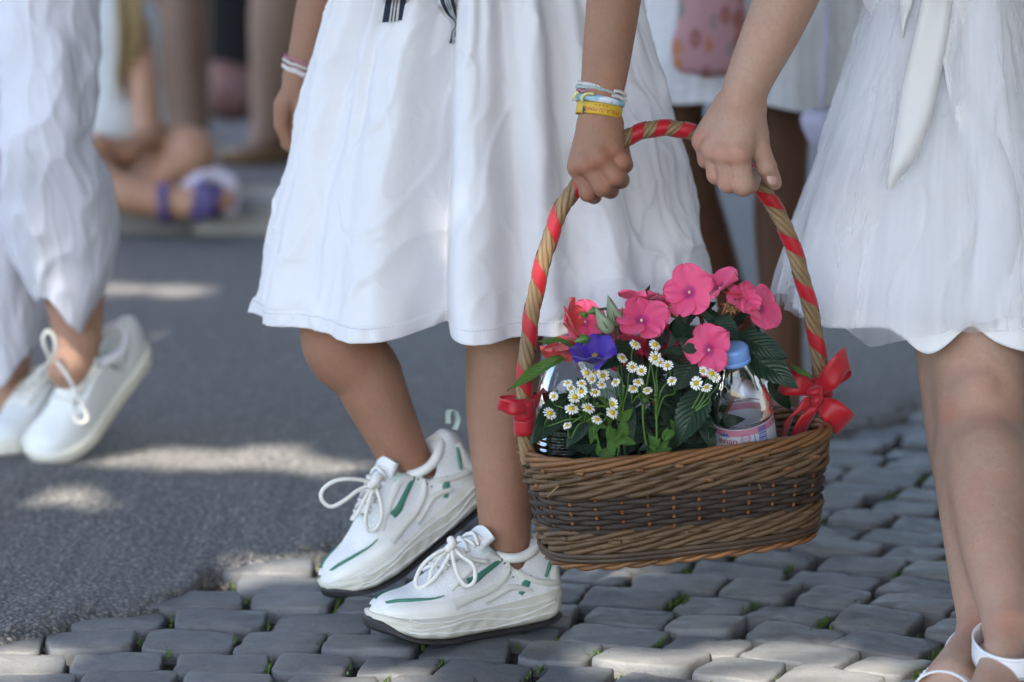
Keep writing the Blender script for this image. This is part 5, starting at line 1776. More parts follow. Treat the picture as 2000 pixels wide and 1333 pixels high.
imp = thing('potted_impatiens', basket_inside(1310), 'bushy impatiens plant with large pink blossoms and dark leaves filling the basket', 'plant')
LF = [ # base, tip (px), depth base, depth tip, roll, width, light
    ((1335, 616), (1290, 600), -.03, -.045, .3, 1.3, 1), ((1408, 632), (1362, 596), -.02, -.03, -.5, 1.25, 0), ((1366, 606), (1290, 672), -.03, -.06, .9, .75, 0),
    ((1352, 636), (1346, 692), -.045, -.07, .15, 1.9, 0), ((1392, 622), (1440, 660), -.03, -.07, -.1, 1.45, 0), ((1366, 700), (1280, 690), -.05, -.075, .7, 1.0, 0),
    ((1362, 700), (1318, 756), -.055, -.08, .2, 1.7, 0), ((1442, 652), (1542, 704), -.03, -.06, -.25, 1.05, 0), ((1458, 688), (1550, 744), -.03, -.075, -.15, 1.25, 0),
    ((1466, 716), (1530, 730), -.02, -.04, -.2, 1.0, 0), ((1545, 712), (1588, 744), -.02, -.03, .5, .7, 1), ((1376, 756), (1322, 876), -.070, -.105, .15, 1.20, 0),
    ((1366, 806), (1396, 872), -.060, -.09, -.2, 1.0, 0), ((1112, 692), (990, 754), -.04, -.075, .75, .62, 1), ((1122, 678), (1056, 655), -.03, -.05, .8, .8, 1),
    ((1110, 772), (1040, 864), -.060, -.115, .10, 1.0, 0), ((1156, 790), (1108, 872), -.055, -.085, .1, 1.15, 0), ((1208, 776), (1234, 852), -.055, -.085, .0, 1.3, 0),
    ((1420, 640), (1466, 612), -.01, 0, .4, 1.0, 0), ((1300, 640), (1268, 690), -.02, -.05, .4, 1.2, 0), ((1330, 610), (1352, 570), .02, .03, 0, 1.1, 0),
    ((1400, 690), (1430, 640), 0, .01, .3, 1.2, 0), ((1290, 700), (1250, 760), -.03, -.06, 0, 1.1, 0), ((1240, 610), (1262, 580), 0, -.03, .3, .9, 0),
    ((1436, 700), (1500, 672), 0, .02, .2, 1.1, 0), ((1395, 740), (1370, 800), -.04, -.07, .3, 1.2, 0), ((1270, 720), (1300, 800), -.03, -.06, .2, 1.2, 0),
    ((1340, 610), (1400, 590), .02, .01, .3, 1.2, 0), ((1310, 650), (1340, 620), 0, -.02, .3, 1.3, 0), ((1500, 745), (1555, 800), .03, .03, -.2, 1.1, 0)]
lrg = random.Random(8)
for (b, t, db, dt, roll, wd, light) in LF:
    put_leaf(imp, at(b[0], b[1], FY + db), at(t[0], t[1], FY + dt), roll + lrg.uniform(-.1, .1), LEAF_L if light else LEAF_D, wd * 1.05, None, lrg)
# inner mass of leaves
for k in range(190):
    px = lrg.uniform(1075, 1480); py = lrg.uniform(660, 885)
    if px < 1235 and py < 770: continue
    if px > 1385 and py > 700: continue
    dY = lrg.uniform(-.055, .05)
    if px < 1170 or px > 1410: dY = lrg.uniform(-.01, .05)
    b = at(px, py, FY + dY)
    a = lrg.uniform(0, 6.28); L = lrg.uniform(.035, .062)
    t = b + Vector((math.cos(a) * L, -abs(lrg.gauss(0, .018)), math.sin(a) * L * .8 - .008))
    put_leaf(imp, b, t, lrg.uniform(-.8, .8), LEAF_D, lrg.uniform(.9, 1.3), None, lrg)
# stems
for (x0, y0, x1, y1, mt) in [(1300, 900, 1345, 600, 'stem_red'), (1330, 900, 1440, 640, 'stem_red'), (1340, 900, 1400, 700, 'stem_red'), (1280, 900, 1262, 640, 'stem_red'), (1350, 620, 1342, 590, 'stem_red'),
                             (1432, 648, 1462, 618, 'stem_red'), (1418, 640, 1412, 590, 'stem_red'), (1372, 640, 1350, 596, 'stem_red'), (1470, 690, 1440, 695, 'stem_red'), (1250, 900, 1210, 690, 'stem_dark'), (1360, 900, 1470, 700, 'stem_red')]:
    a = at(x0, y0, FY + .0); b = at(x1, y1, FY - .01)
    V, F = tube(smooth_path([a, (a + b) / 2 + Vector((.004, .004, 0)), b], 14), np.linspace(.0030, .0016, 14), 7); mesh_obj('stem', V, F, M[mt], imp)

# ---- impatiens blossoms
def petal_mesh(name, L, W, mat, cup=0.12, notch=0.10, wav=0.0, sd=0):
    V = []; uv = []; n, m = 16, 13
    for i in range(n + 1):
        t = math.sin(math.pi * .5 * i / n)
        tc = .56
        w = W * .5 * (max(.10, math.sqrt(max(0.0, 1 - ((t - tc) / (1 - tc)) ** 2))) if t > tc else .16 + .84 * math.sin(math.pi * .5 * t / tc) ** 1.2)
        for k in range(m):
            q = -1 + 2 * k / (m - 1)
            ln = t * L * (1 - notch * math.exp(-(q * 2.6) ** 2) * t ** 5)
            z = cup * L * (t - 1.0 * t * t) + 0.07 * L * q * q * t * t + wav * L * (math.sin(q * 4 + sd) * t * t * 0.6 + 0.6 * math.sin(q * 9 + sd * 2) * t ** 3) - .05 * L * math.exp(-(q * 5) ** 2) * t
            V.append((q * w + .04 * L * math.sin(sd * 3 + t * 3), ln, z)); uv.append((0.5 + 0.5 * q, t))
    return make_mesh(name, V, [tuple(f) for f in grid_faces(n + 1, m)], mat, True, uv)
PETS = {}
def petals(matn):
    if matn not in PETS:
        PETS[matn] = [petal_mesh('petal', .0325, .0350, M[matn], c, no, wv, s_) for s_, (c, no, wv) in enumerate([(.25, .05, .08), (.40, .03, .12), (.12, .06, .10), (.32, .02, .14)])]
    return PETS[matn]
eyeV, eyeF = lathe([(0, .0042), (.0014, .0036), (.0019, .002), (.0015, 0.0), (0.0, -.001)], 10)
eye_me = make_mesh('flower_eye', eyeV, eyeF, M['flower_eye'])
def blossom(px, py, dY, face, size=1.0, matn='petal_pink', rot=0.0, openess=0.12, cup=0.0):
    c = at(px, py, FY + dY)
    mw = align(c, face, (1, 0, 0), size * .93) @ Matrix.Rotation(rot, 4, 'Z')
    fl = new_obj('blossom', eye_me, imp, mw)
    P = petals(matn)
    for k in range(5):
        a = k * 2 * math.pi / 5 + lrg.uniform(-.08, .08)
        tilt = openess + lrg.uniform(-.10, .10)
        s_ = lrg.uniform(.92, 1.08) * (1.0 if k else 1.08)
        lm = Matrix.Rotation(a, 4, 'Z') @ Matrix.Rotation(tilt, 4, 'X') @ Matrix.Rotation(.20 + lrg.uniform(-.06, .06), 4, 'Y') @ Matrix.Translation((0, 0.0016, 0.0002 * k)) @ Matrix.Scale(s_, 4)
        new_obj('petal', P[lrg.randrange(4)], fl, mw @ lm)
    return fl
blossom(1347, 572, -.035, (-.25, -.85, .42), 1.0, 'petal_pink', .2)
blossom(1257, 588, -.020, (.10, .25, 1.0), .95, 'petal_pink', .7, .25)
blossom(1253, 628, -.055, (-.05, -.55, .75), 1.03, 'petal_pink', .1)
blossom(1408, 566, -.030, (-.55, -.25, .85), .95, 'petal_pink', .5, .35)
blossom(1480, 604, -.030, (.55, -.45, .55), 1.02, 'petal_pink', .9, .1)
blossom(1386, 684, -.065, (-.45, -.85, .15), .98, 'petal_pink', .3, .18)
blossom(1143, 630, -.035, (-.10, -.80, .55), .80, 'petal_pink', .0)
blossom(1106, 632, -.045, (.75, -.35, .35), .86, 'petal_coral', .6, .5)
blossom(1094, 670, -.050, (-.2, -.3, -.75), .80, 'petal_coral', .2, .6)
blossom(1214, 676, -.030, (.15, -.7, -.35), .90, 'petal_deep', .5, .5)
blossom(1240, 690, -.015, (.5, -.6, -.2), .85, 'petal_deep', .1, .4)
blossom(1436, 582, -.020, (.3, -.1, .9), .80, 'petal_deep', .3, .45)
blossom(1300, 668, -.005, (.0, -.6, .5), .70, 'petal_deep', .4, .3)
blossom(1206, 652, -.030, (.25, -.5, .7), .72, 'petal_pink', .8, .3)
blossom(1296, 606, -.010, (-.3, -.3, .9), .70, 'petal_pink', .2, .3)
blossom(1452, 590, -.040, (.1, -.6, .7), .66, 'petal_pink', .6, .25)
# withered blossom
mbw = MB()
for k in range(9):
    c = at(1428, 600, FY - .045); rr = random.Random(k)
    P = [c + Vector((rr.gauss(0, .004), rr.gauss(0, .003), rr.gauss(0, .004))) for _ in range(4)]
    Ps = smooth_path(P, 10)
    mbw.add(strip(Ps, [Vector((rr.gauss(0, .003), rr.gauss(0, .003), rr.gauss(0, .003))) + Vector((.003, 0, 0)) for _ in range(10)], .0004))
o = mbw.obj('withered_blossom', M['withered'], imp); o['label'] = 'withered brown blossom'

# ---- lisianthus
lis = thing('lisianthus_stem', basket_inside(1210, FY - .03), 'violet lisianthus stem with closed grey green buds beside the daisies', 'flower')
def lis_petal(name, L, W, mat, sd):
    V = []; uv = []; n, m = 14, 13
    for i in range(n + 1):
        t = i / n
        for k in range(m):
            q = -1 + 2 * k / (m - 1)
            w = W * .5 * (0.25 + 0.95 * math.sin(math.pi * .5 * min(1, t * 1.15)) - .25 * max(0, t - .75) * 4 * (q * q))
            a = q * (1.15 - .35 * t)
            r = .004 + .021 * t ** .7 + .006 * t ** 4
            # cup: wraps round the axis, flares at the lip
            x = math.sin(a) * (r * .9 + .002) * (W / .030); y = math.cos(a) * r
            z = 1.25 * L * (t - .10 * t ** 3) - .008 * q * q * t + .0032 * math.sin(q * 5 + sd * 2) * t * t - (.003 * t ** 6)
            V.append((x, y, z)); uv.append((.5 + .5 * q, t))
    return make_mesh(name, V, [tuple(f) for f in grid_faces(n + 1, m)], mat, True, uv)
LP = [lis_petal('petal', .026, .036, M['petal_purple'], s_) for s_ in range(3)]
lc = at(1162, 706, FY - .084)
lw = align(lc, (-.10, -.50, .86), (1, 0, 0), .74)
cm = lathe([(0, .008), (.0022, .0075), (.003, .004), (.0015, 0), (0, 0)], 10)
lf = mesh_obj('blossom', cm[0], cm[1], M['stem_green'], lis, True, None, lw); lf['label'] = 'open violet blossom'
for k in range(5):
    new_obj('petal', LP[k % 3], lf, lw @ Matrix.Rotation(k * 2 * math.pi / 5 + .3, 4, 'Z') @ Matrix.Rotation(.06 - .16 * (k % 2), 4, 'X') @ Matrix.Rotation(.12, 4, 'Y') @ Matrix.Scale(1 + .07 * (k % 3), 4))
for k in range(4):
    a = k * 1.6; d = Vector((math.cos(a) * .003, math.sin(a) * .003, .011))
    V, F = tube([lw @ Vector((0, 0, .003)), lw @ d, lw @ (d + Vector((.001, 0, .002)))], [.0006, .0006, .0014], 6); mesh_obj('stamen', V, F, M['daisy_disc'], lf)
def bud(tip, base, w, mat='bud', twist=2.4, name='bud'):
    tip = Vector(tip); base = Vector(base); L = (tip - base).length
    mw = align(base, tip - base, (1, 0, 0)); V = []; n, m = 22, 18
    for i in range(n):
        t = i / (n - 1)
        r = w * (math.sin(math.pi * min(1, t * .97 + .03) ** .62) ** .9 * (1 - .25 * t)) + .0003
        for k in range(m):
            a = 2 * math.pi * k / m
            rr = r * (1 + .10 * math.cos(3 * a + twist * t * 2.2))
            V.append(mw @ Vector((rr * math.cos(a), rr * math.sin(a), t * L)))
    F = [(i * m + k, i * m + (k + 1) % m, (i + 1) * m + (k + 1) % m, (i + 1) * m + k) for i in range(n - 1) for k in range(m)]
    b = mesh_obj(name, V, F, M[mat], lis)
    for k in range(4):                       # sepals
        a = k * 1.57
        p0 = mw @ Vector((0, 0, -.001)); p1 = mw @ Vector((w * 1.02 * math.cos(a), w * 1.02 * math.sin(a), L * .28)); p2 = mw @ Vector((w * 1.35 * math.cos(a), w * 1.35 * math.sin(a), L * .52))
        V, F = tube(smooth_path([p0, p1, p2], 8), np.linspace(.0013, .0003, 8), 5); mesh_obj('sepal', V, F, M['stem_green'], b)
    return b
bud(at(1187, 577, FY - .05), at(1206, 636, FY - .05), .0085)
bud(at(1162, 600, FY - .07), at(1192, 650, FY - .07), .0085)
bud(at(1120, 668, FY - .085), at(1150, 661, FY - .085), .0048, 'stem_green')
bud(at(1146, 612, FY - .06), at(1168, 606, FY - .06), .0045, 'stem_green')
bud(at(1131, 614, FY - .06), at(1146, 616, FY - .06), .0036, 'stem_green')
for pts in ([(1206, 636), (1212, 690), (1216, 760), (1222, 900)], [(1192, 650), (1204, 700), (1214, 770), (1222, 900)], [(1150, 661), (1180, 655), (1198, 680), (1212, 760), (1222, 900)],
            [(1168, 606), (1190, 606), (1203, 640), (1210, 700)], [(1166, 712), (1190, 735), (1206, 770), (1222, 900)]):
    V, F = tube(smooth_path([at(x, y, FY - .05) for x, y in pts], 24), .0017, 7); mesh_obj('stem', V, F, M['stem_dark'], lis)

# ---- daisies
def daisy_meshes():
    out = []
    for s_ in range(3):
        rr = random.Random(40 + s_); V = []; F = []
        np_ = 14
        for k in range(np_):
            a = 2 * math.pi * k / np_ + rr.uniform(-.09, .09); L = rr.uniform(.0046, .0056); w = rr.uniform(.0010, .00125); dr = rr.uniform(-.25, .18)
            ca, sa = math.cos(a), math.sin(a)
            b = len(V)
            for (t, ww, zz) in [(0, .5, 0), (.35, .95, .0004), (.75, 1.0, .0002), (.95, .7, -.0001), (1.0, .3, -.0002)]:
                for q in (-1, 0, 1):
                    r = .0030 + t * L; y = q * w * ww
                    V.append((ca * r - sa * y, sa * r + ca * y, zz + dr * t * L - (abs(q) * .0003)))
            for i in range(4):
                for q in range(2):
                    F.append((b + i * 3 + q, b + i * 3 + q + 1, b + i * 3 + q + 4, b + i * 3 + q + 3))
        out.append(make_mesh('petals', V, F, M['petal_white']))
    return out
DAISY = daisy_meshes()
dv, df = lathe([(0, .0026), (.0016, .0023), (.0028, .0014), (.0034, .0), (.0030, -.0012), (0, -.0016)], 14)
DISC = make_mesh('disc', dv, df, M['daisy_disc'])
def px2(zx, zy): return (960 + zx / 2.7766, 500 + zy / 2.7766)
SPR = [ # node px, foot px, heads (crop coordinates)
    ((1150, 800), (1175, 905), [(412, 690), (432, 718), (487, 692), (337, 762), (452, 765), (487, 735), (435, 828), (318, 855), (410, 920)], 'lowest daisy spray hanging over the left bottle'),
    ((1195, 790), (1190, 905), [(545, 668), (518, 635), (563, 635), (605, 650), (597, 700), (562, 740), (525, 825), (572, 888)], 'dense daisy spray below the violet blossom'),
    ((1218, 770), (1205, 905), [(672, 685), (656, 803), (655, 850), (710, 553), (763, 603)], 'daisy spray right of the lisianthus stems'),
    ((1255, 760), (1270, 905), [(780, 480), (887, 483), (812, 622), (767, 720), (795, 685), (846, 730)], 'tall daisy spray reaching the pink blossoms'),
    ((1280, 780), (1280, 905), [(887, 553), (910, 575), (955, 595), (977, 678)], 'daisy spray with four heads in the middle'),
    ((1345, 810), (1275, 885), [(1148, 625), (1110, 690), (1167, 715), (1195, 640), (1215, 660)], 'daisy spray beside the blue bottle cap')]
drg = random.Random(77)
for (nd, ft, heads, lab) in SPR:
    sp = thing('daisy_spray', at(ft[0], ft[1], FY - .055), 'white ' + lab, 'flower', 'daisies in the basket')
    node = at(nd[0], nd[1], FY - .072); foot = at(ft[0], ft[1], FY - .06)
    V, F = tube(smooth_path([foot, (node + foot) / 2 + Vector((drg.uniform(-.004, .004), -.006, 0)), node], 16), np.linspace(.0016, .0012, 16), 6); mesh_obj('stem', V, F, M['stem_green'], sp)
    for (zx, zy) in heads:
        x, y = px2(zx, zy)
        dY = -.082 - .012 * drg.random() - (.012 if x < 1160 else 0)
        c = at(x, y, FY + dY)
        face = Vector((drg.uniform(-.8, .8), -1.0, drg.uniform(-.2, 1.5)))
        mw = align(c, face, (1, 0, 0), drg.uniform(.66, 1.04)) @ Matrix.Rotation(drg.uniform(0, 6), 4, 'Z')
        hd = new_obj('daisy_head', DISC, sp, mw)
        new_obj('petals', DAISY[drg.randrange(3)], hd, mw)
        fd = face.normalized()
        mid = c - fd * .010 + Vector((0, .004, -.010))
        q = (node - c)
        V, F = tube(smooth_path([c - fd * .001, mid, c + q * .55 + Vector((0, -.004, -.008)), node + (foot - node) * drg.uniform(0, .45)], 18), np.linspace(.0008, .0011, 18), 5); mesh_obj('stem', V, F, M['stem_green'], sp)
    for k in range(2):                       # small lobed leaves and buds
        t = drg.uniform(.25, .9); p = node * (1 - t) + foot * t + Vector((0, -.006, 0))
        for j in range(3):
            a = drg.uniform(-2.6, .4) + j * 1.1; L = drg.uniform(.012, .020)
            q = p + Vector((math.cos(a) * L, -.006, math.sin(a) * L))
            put_leaf(sp, p, q, drg.uniform(-.6, .6), LEAF_L, 1.7, None, drg)
    for k in range(2):
        p = node + Vector((drg.uniform(-.02, .02), -.012, drg.uniform(-.012, .02)))
        bv, bf = lathe([(0, .0022), (.0016, .0016), (.0020, 0), (.0012, -.0014), (0, -.0018)], 10)
        mesh_obj('bud', [p + Vector(v) for v in bv], bf, M['leaf_light'], sp)
        V, F = tube([p, (p + node) / 2 + Vector((0, 0, -.004)), node], .0007, 5); mesh_obj('stem', V, F, M['stem_green'], sp)
# foliage of the daisies at the rim
for (x, y, n_) in [(1240, 862, 6), (1185, 862, 5), (1170, 845, 4), (1255, 850, 5), (1350, 800, 3)]:
    pass

# ---- bottles
def bottle_profile(kind):
    if kind == 'a':
        return [(.0165, .166), (.0155, .161), (.0150, .156), (.0158, .150), (.0190, .142), (.0245, .132), (.0300, .119), (.0338, .105), (.0356, .094), (.0360, .087), (.0352, .0842), (.0352, .030), (.0360, .027), (.0355, .012), (.0320, .003), (.015, .0), (0.0005, .003)]
    p = [(.0170, .172), (.0160, .166), (.0158, .160), (.0175, .154), (.0235, .144), (.0295, .130), (.0330, .114), (.0345, .100), (.0330, .090), (.0315, .080)]
    z = .078; k = 0
    while z > .012:
        p.append((.0325 if k % 2 == 0 else .0306, z)); z -= .0036; k += 1
    return p + [(.0320, .006), (.015, .0), (.0005, .003)]
def smooth_prof(p, n=70):
    P = smooth_path([(a, 0, b) for a, b in p], n); return [(max(0.0003, q[0]), q[2]) for q in P]
def bottle(name, kind, top_px, base_px, Yt, Yb, scale, label, mat, capm):
    top = at(*top_px, Yt); base = at(*base_px, Yb)
    ax = (top - base).normalized()
    prof = bottle_profile(kind); H = prof[0][1]
    base = top - ax * H * scale
    mw = align(base, ax, (1, 0, 0), scale)
    bt = thing(name, base, label, 'bottle')
    V, F = lathe(smooth_prof(prof, 90 if kind == 'a' else 160), 56)
    mesh_obj('bottle_body', V, F, mat, bt, True, None, mw)
    # ribbed cap with a tamper ring
    V = []; F = []; n = 96
    cp = [(0.0, .0125), (.011, .0128), (.0142, .0122), (.0154, .0108), (.0157, .009), (.0159, .0012), (.0158, .0002), (.0150, .0), (.0150, -.0006), (.0163, -.0008), (.0166, -.0022), (.0165, -.0048), (.0150, -.0056)]
    for i, (r, z) in enumerate(cp):
        for k in range(n):
            rr = r + (0.00035 if 4 <= i <= 5 and k % 2 else 0)
            a = 2 * math.pi * k / n; V.append((rr * math.cos(a), rr * math.sin(a), z + H - .010))
    for i in range(len(cp) - 1):
        for k in range(n): F.append((i * n + k, i * n + (k + 1) % n, (i + 1) * n + (k + 1) % n, (i + 1) * n + k))
    V = np.array(V); V[:, 0] *= 1.0
    c = mesh_obj('cap', V * np.array([1.15, 1.15, 1.12]) + np.array([0, 0, -.017]), [f[::-1] for f in F], capm, bt, True, None, mw)
    return bt, mw
b1, mw1 = bottle('water_bottle', 'a', (1431, 686), (1462, 900), FY - .052, FY - .016, 1.0, 'clear plastic water bottle with light blue cap and pink and white label', M['pet'], M['cap_blue'])
b2, mw2 = bottle('water_bottle', 'b', (1108, 672), (1100, 900), FY - .005, FY + .0, 1.0, 'clear ribbed plastic bottle with red cap behind the daisies', M['pet_blue'], M['cap_red'])
# paper label of the first bottle
def label_mat():
    m = Mat('bottle_label'); uv_ = m.coord('UV')
    sep = m.n('ShaderNodeSeparateXYZ'); m.L.new(uv_, sep.inputs[0])
    c = m.ramp(sep.outputs[1], [(0.0, (.72, .72, .76, 1)), (0.82, (.72, .72, .76, 1)), (0.83, (.66, .28, .38, 1)), (0.97, (.66, .28, .38, 1)), (.98, (.78, .74, .78, 1))], 'CONSTANT')
    m.color(c).rough(0.4)
    tr = m.n('ShaderNodeBsdfTranslucent'); m.L.new(c, tr.inputs[0])
    mx = m.n('ShaderNodeMixShader'); mx.inputs[0].default_value = .35
    m.L.new(m.p.outputs[0], mx.inputs[1]); m.L.new(tr.outputs[0], mx.inputs[2]); m.L.new(mx.outputs[0], m.out.inputs[0])
    return m.m
n = 80; LR = .0358; z0, z1 = .031, .0840
V = []; uv = []
for k in range(n + 1):
    a = 2 * math.pi * k / n
    for j, z in enumerate((z0, (z0 + z1) / 2, z1)): V.append((LR * math.cos(a), LR * math.sin(a), z)); uv.append((k / n, j / 2))
lb = mesh_obj('label', V, [tuple(f) for f in grid_faces(n + 1, 3)], label_mat(), b1, True, uv, mw1)
A0 = math.atan2(*(reversed(((mw1.inverted() @ CAM_POS) - Vector((0, 0, 0))).xy)))       # angle of the label's side that faces the camera
def lab_pt(s, z, lift=.0004):
    a = A0 + s / LR
    return mw1 @ Vector(((LR + lift) * math.cos(a), (LR + lift) * math.sin(a), z))
M['ink_red'] = plain('ink_red', (.42, .02, .05, 1), .5, .02); M['ink_blue'] = plain('ink_blue', (.05, .09, .34, 1), .5, .02); M['ink_rose'] = plain('ink_rose', (.45, .16, .30, 1), .5, .02)
text_on('evian.', .0125, lambda x, y: lab_pt(x - .0205, y + .0690), M['ink_red'], lb)
for k, (x, h) in enumerate([(-.0285, .0032), (-.0245, .0046), (-.0205, .0036)]):
    mesh_obj('mountain_mark', [lab_pt(x - .0026, .0752), lab_pt(x + .0026, .0742), lab_pt(x - .0004, .0758 + h)], [(0, 1, 2)], M['ink_blue'], lb, False)
mb = MB()
for r in (.0056, .0040):
    ring = [lab_pt(.0005 + r * math.cos(a), .0722 + r * math.sin(a)) for a in np.linspace(0, 2 * math.pi, 40)]
    mb.add(tube(ring, .00035, 4))
mb.obj('seal_ring', M['ink_rose'], lb)
text_on('100%', .0036, lambda x, y: lab_pt(x + .0005, y + .0722), M['ink_rose'], lb)
for k in range(9):
    z = .0815 - k * .0026; w = .0055; t_ = [.0006, .0010, .0005, .0009, .0006, .0011, .0005, .0008, .0006][k]
    mesh_obj('barcode_line', [lab_pt(.0215 - w, z - t_), lab_pt(.0215, z - t_), lab_pt(.0215 + w, z - t_), lab_pt(.0215 + w, z + t_), lab_pt(.0215, z + t_), lab_pt(.0215 - w, z + t_)], [(0, 1, 4, 5), (1, 2, 3, 4)], M['ink_blue'], lb, False)
for k in range(4):
    z = .0615 - k * .0032
    mesh_obj('text_line', [lab_pt(-.030, z), lab_pt(-.022, z), lab_pt(-.012, z), lab_pt(-.012, z + .0012), lab_pt(-.022, z + .0012), lab_pt(-.030, z + .0012)], [(0, 1, 4, 5), (1, 2, 3, 4)], M['ink_blue'], lb, False)
mesh_obj('text_line', [lab_pt(.0105, .040), lab_pt(.0115, .040), lab_pt(.0115, .0745), lab_pt(.0105, .0745)], [(0, 1, 2, 3)], M['ink_blue'], lb, False)
# ------------------------------------------------------------------ second girl: tulle dress, white sandals
g2 = thing('person', gnd(1950, 1385), 'girl in a white tulle dress holding the basket handle with her thumb on top', 'person')
G2Y = .17
KF = at(1912, 768, .040); CF = at(1930, 930, -.070); MF = at(1943, 1080, -.180); AF = at(1972, 1228, -.285); HF = at(1905, 120, .17)
KB = at(1876, 790, .085); CB = at(1896, 930, -.010); MB_ = at(1906, 1080, -.105); AB = at(1920, 1235, -.195); HB_ = at(1850, 120, .19)
G2E = at(1600, -160, -.02); G2S = at(1715, -480, .13); G2W = at(1447, 196, -.055)
def g2_body():
    f = sdf_field((0.22, -0.50, 0.0), (0.82, 0.34, 1.34), 0.0042)
    pel = at(1850, 20, G2Y); che = at(1830, -420, G2Y); nk = at(1825, -590, G2Y); hd = at(1815, -760, G2Y - .02)
    head_and_torso(f, pel, che, nk, hd, (G2S - che), .082)
    fz = lambda p, z: Vector((p.x, p.y, z))
    sdf_chain(f, [HF, KF, CF, MF, AF], [.075, .0520, .0465, .0365, .0275], .02)
    sdf_cone(f, KF + Vector((-.006, -.031, .010)), KF + Vector((-.005, -.032, -.004)), .0285, .0265, .007)
    sdf_cone(f, KF + Vector((-.004, -.034, -.045)), CF + Vector((-.006, -.026, .0)), .017, .018, .02)

    sdf_chain(f, [HB_, KB, CB, MB_, AB], [.078, .0455, .0425, .0345, .0265], .02)
    for a, d in ((AF, Vector((-.30, -.95, 0)).normalized()), (AB, Vector((-.42, -.90, 0)).normalized())):
        g_ = Vector((a.x, a.y, .036))
        heel = g_ - d * .028; ball = g_ + d * .115; toe = g_ + d * .150
        sdf_chain(f, [a, Vector((heel.x, heel.y, .040))], [.0255, .026], .012)
        sdf_chain(f, [a + d * .01, Vector((ball.x, ball.y, .034))], [.0235, .021], .012)
        sdf_chain(f, [Vector((heel.x, heel.y, .037)), Vector((ball.x, ball.y, .032))], [.025, .024], .02)
        s_ = d.cross(Vector((0, 0, 1)))
        for k in range(5):
            w = (k - 2) * .0125; l = [.160, .168, .164, .155, .142][k]
            b0 = g_ + d * .115 + s_ * w; t0 = g_ + d * l + s_ * w * 1.05
            sdf_chain(f, [Vector((b0.x, b0.y, .028)), Vector((t0.x, t0.y, .025))], [.0105, .0078 if k else .0095], .004)
    sdf_cone(f, G2S, G2E, .043, .036, .02)
    S2 = Vector(che) + (Vector(che) - G2S); sdf_chain(f, [S2, S2 + Vector((.05, 0, -.22)), S2 + Vector((.05, -.05, -.42))], [.042, .034, .022], .02)
    V, F = sdf_mesh(f); V = relax(V, F, 3)
    return V, F
BLUSH_SHADE2 = [(KF + Vector((-.034, -.045, -.02)), .014, .9), (KF + Vector((.026, -.045, -.02)), .014, .9), (KF + Vector((-.004, -.055, -.036)), .018, .8), (KF + Vector((-.005, -.06, .01)), .03, .2), (AF + Vector((-.01, -.03, .02)), .02, .5), (AB + Vector((-.01, -.03, .02)), .02, .5), (P_(1460, 210, -.08), .02, .3)]  # first three spots paint shade into the knee dents and below the kneecap
def hand_two():
    f = sdf_field((0.19, -0.125, 0.42), (0.40, 0.055, 0.80), 0.00165)
    sdf_chain(f, [G2E, P_(1555, -50, -.035), P_(1512, 50, -.046), P_(1470, 140, -.053), P_(1448, 198, -.055)], [.037, .0362, .0328, .0275, .0248], .012)
    wr = [P_(1422, 212, -.046), P_(1436, 212, -.054), P_(1450, 212, -.058), P_(1466, 216, -.056)]
    mc = [P_(1373, 276, -.038), P_(1391, 293, -.059), P_(1415, 301, -.071), P_(1443, 304, -.075)]
    pip = [P_(1380, 312, -.037), P_(1400, 341, -.056), P_(1423, 357, -.069), P_(1452, 362, -.077)]
    dip = [P_(1396, 308, -.014), P_(1416, 340, -.028), P_(1438, 358, -.040), P_(1464, 361, -.048)]
    tip = [P_(1400, 292, -.002), P_(1422, 322, -.010), P_(1444, 340, -.020), P_(1470, 345, -.028)]
    rm = [.0125, .0132, .0140, .0145]; rf = [.0098, .0112, .0118, .0122]
    for i in range(4):
        sdf_cone(f, wr[i], mc[i], .0150, rm[i], .010)
        sdf_cone(f, wr[i] + Vector((0, .012, 0)), mc[i] + Vector((.004, .016, .006)), .0150, .0125, .014)
    for i in range(4):
        sdf_chain(f, [mc[i], pip[i]], [rm[i] * .88, rf[i]], .0010)
        sdf_chain(f, [pip[i], dip[i], tip[i]], [rf[i], rf[i] * .92, rf[i] * .85], .0008)
        sdf_cone(f, mc[i] + Vector((0, -.0026, .001)), mc[i] + Vector((0, -.0026, .0015)), rm[i] * .96, rm[i] * .96, .0045)
        sdf_cone(f, pip[i] + Vector((0, -.001, 0)), pip[i] + Vector((0, -.001, .0005)), rf[i] * 1.04, rf[i] * 1.04, .002)
        BLUSH_SHADE2.append((mc[i] + Vector((0, -.012, 0)), .011, .6)); BLUSH_SHADE2.append((pip[i] + Vector((0, -.009, 0)), .010, .4))
    # thumb lies along the handle
    sdf_chain(f, [P_(1462, 222, -.050), P_(1478, 262, -.056), P_(1484, 290, -.060), P_(1497, 326, -.062), P_(1510, 352, -.058), P_(1513, 358, -.056)], [.0155, .0140, .0118, .0112, .0092, .0082], .007)
    sdf_cone(f, P_(1470, 250, -.045), P_(1472, 280, -.045), .012, .009, .012)
    sdf_cone(f, P_(1497, 326, -.0635), P_(1497, 327, -.0635), .0118, .0118, .002)
    V, F = sdf_mesh(f); V = relax(V, F, 1)
    return V, F
V, F = join_vf(g2_body(), hand_two())
add_tint(mesh_obj('body', V, F, M['skin_fair'], g2), BLUSH_SHADE2)
nm = align(P_(1508, 350, -.0695), Vector((.35, -.9, .28)), (0.45, 0, -1))
Vn, Fn = lathe([(0.0, .0012), (.0030, .0010), (.0046, 0.0002), (.0049, -.0012)], 16)
mesh_obj('thumb_nail', [nm @ Vector((v[0] * 1.6, v[1] * 1.25, v[2])) for v in Vn], Fn, M['nail'], g2)
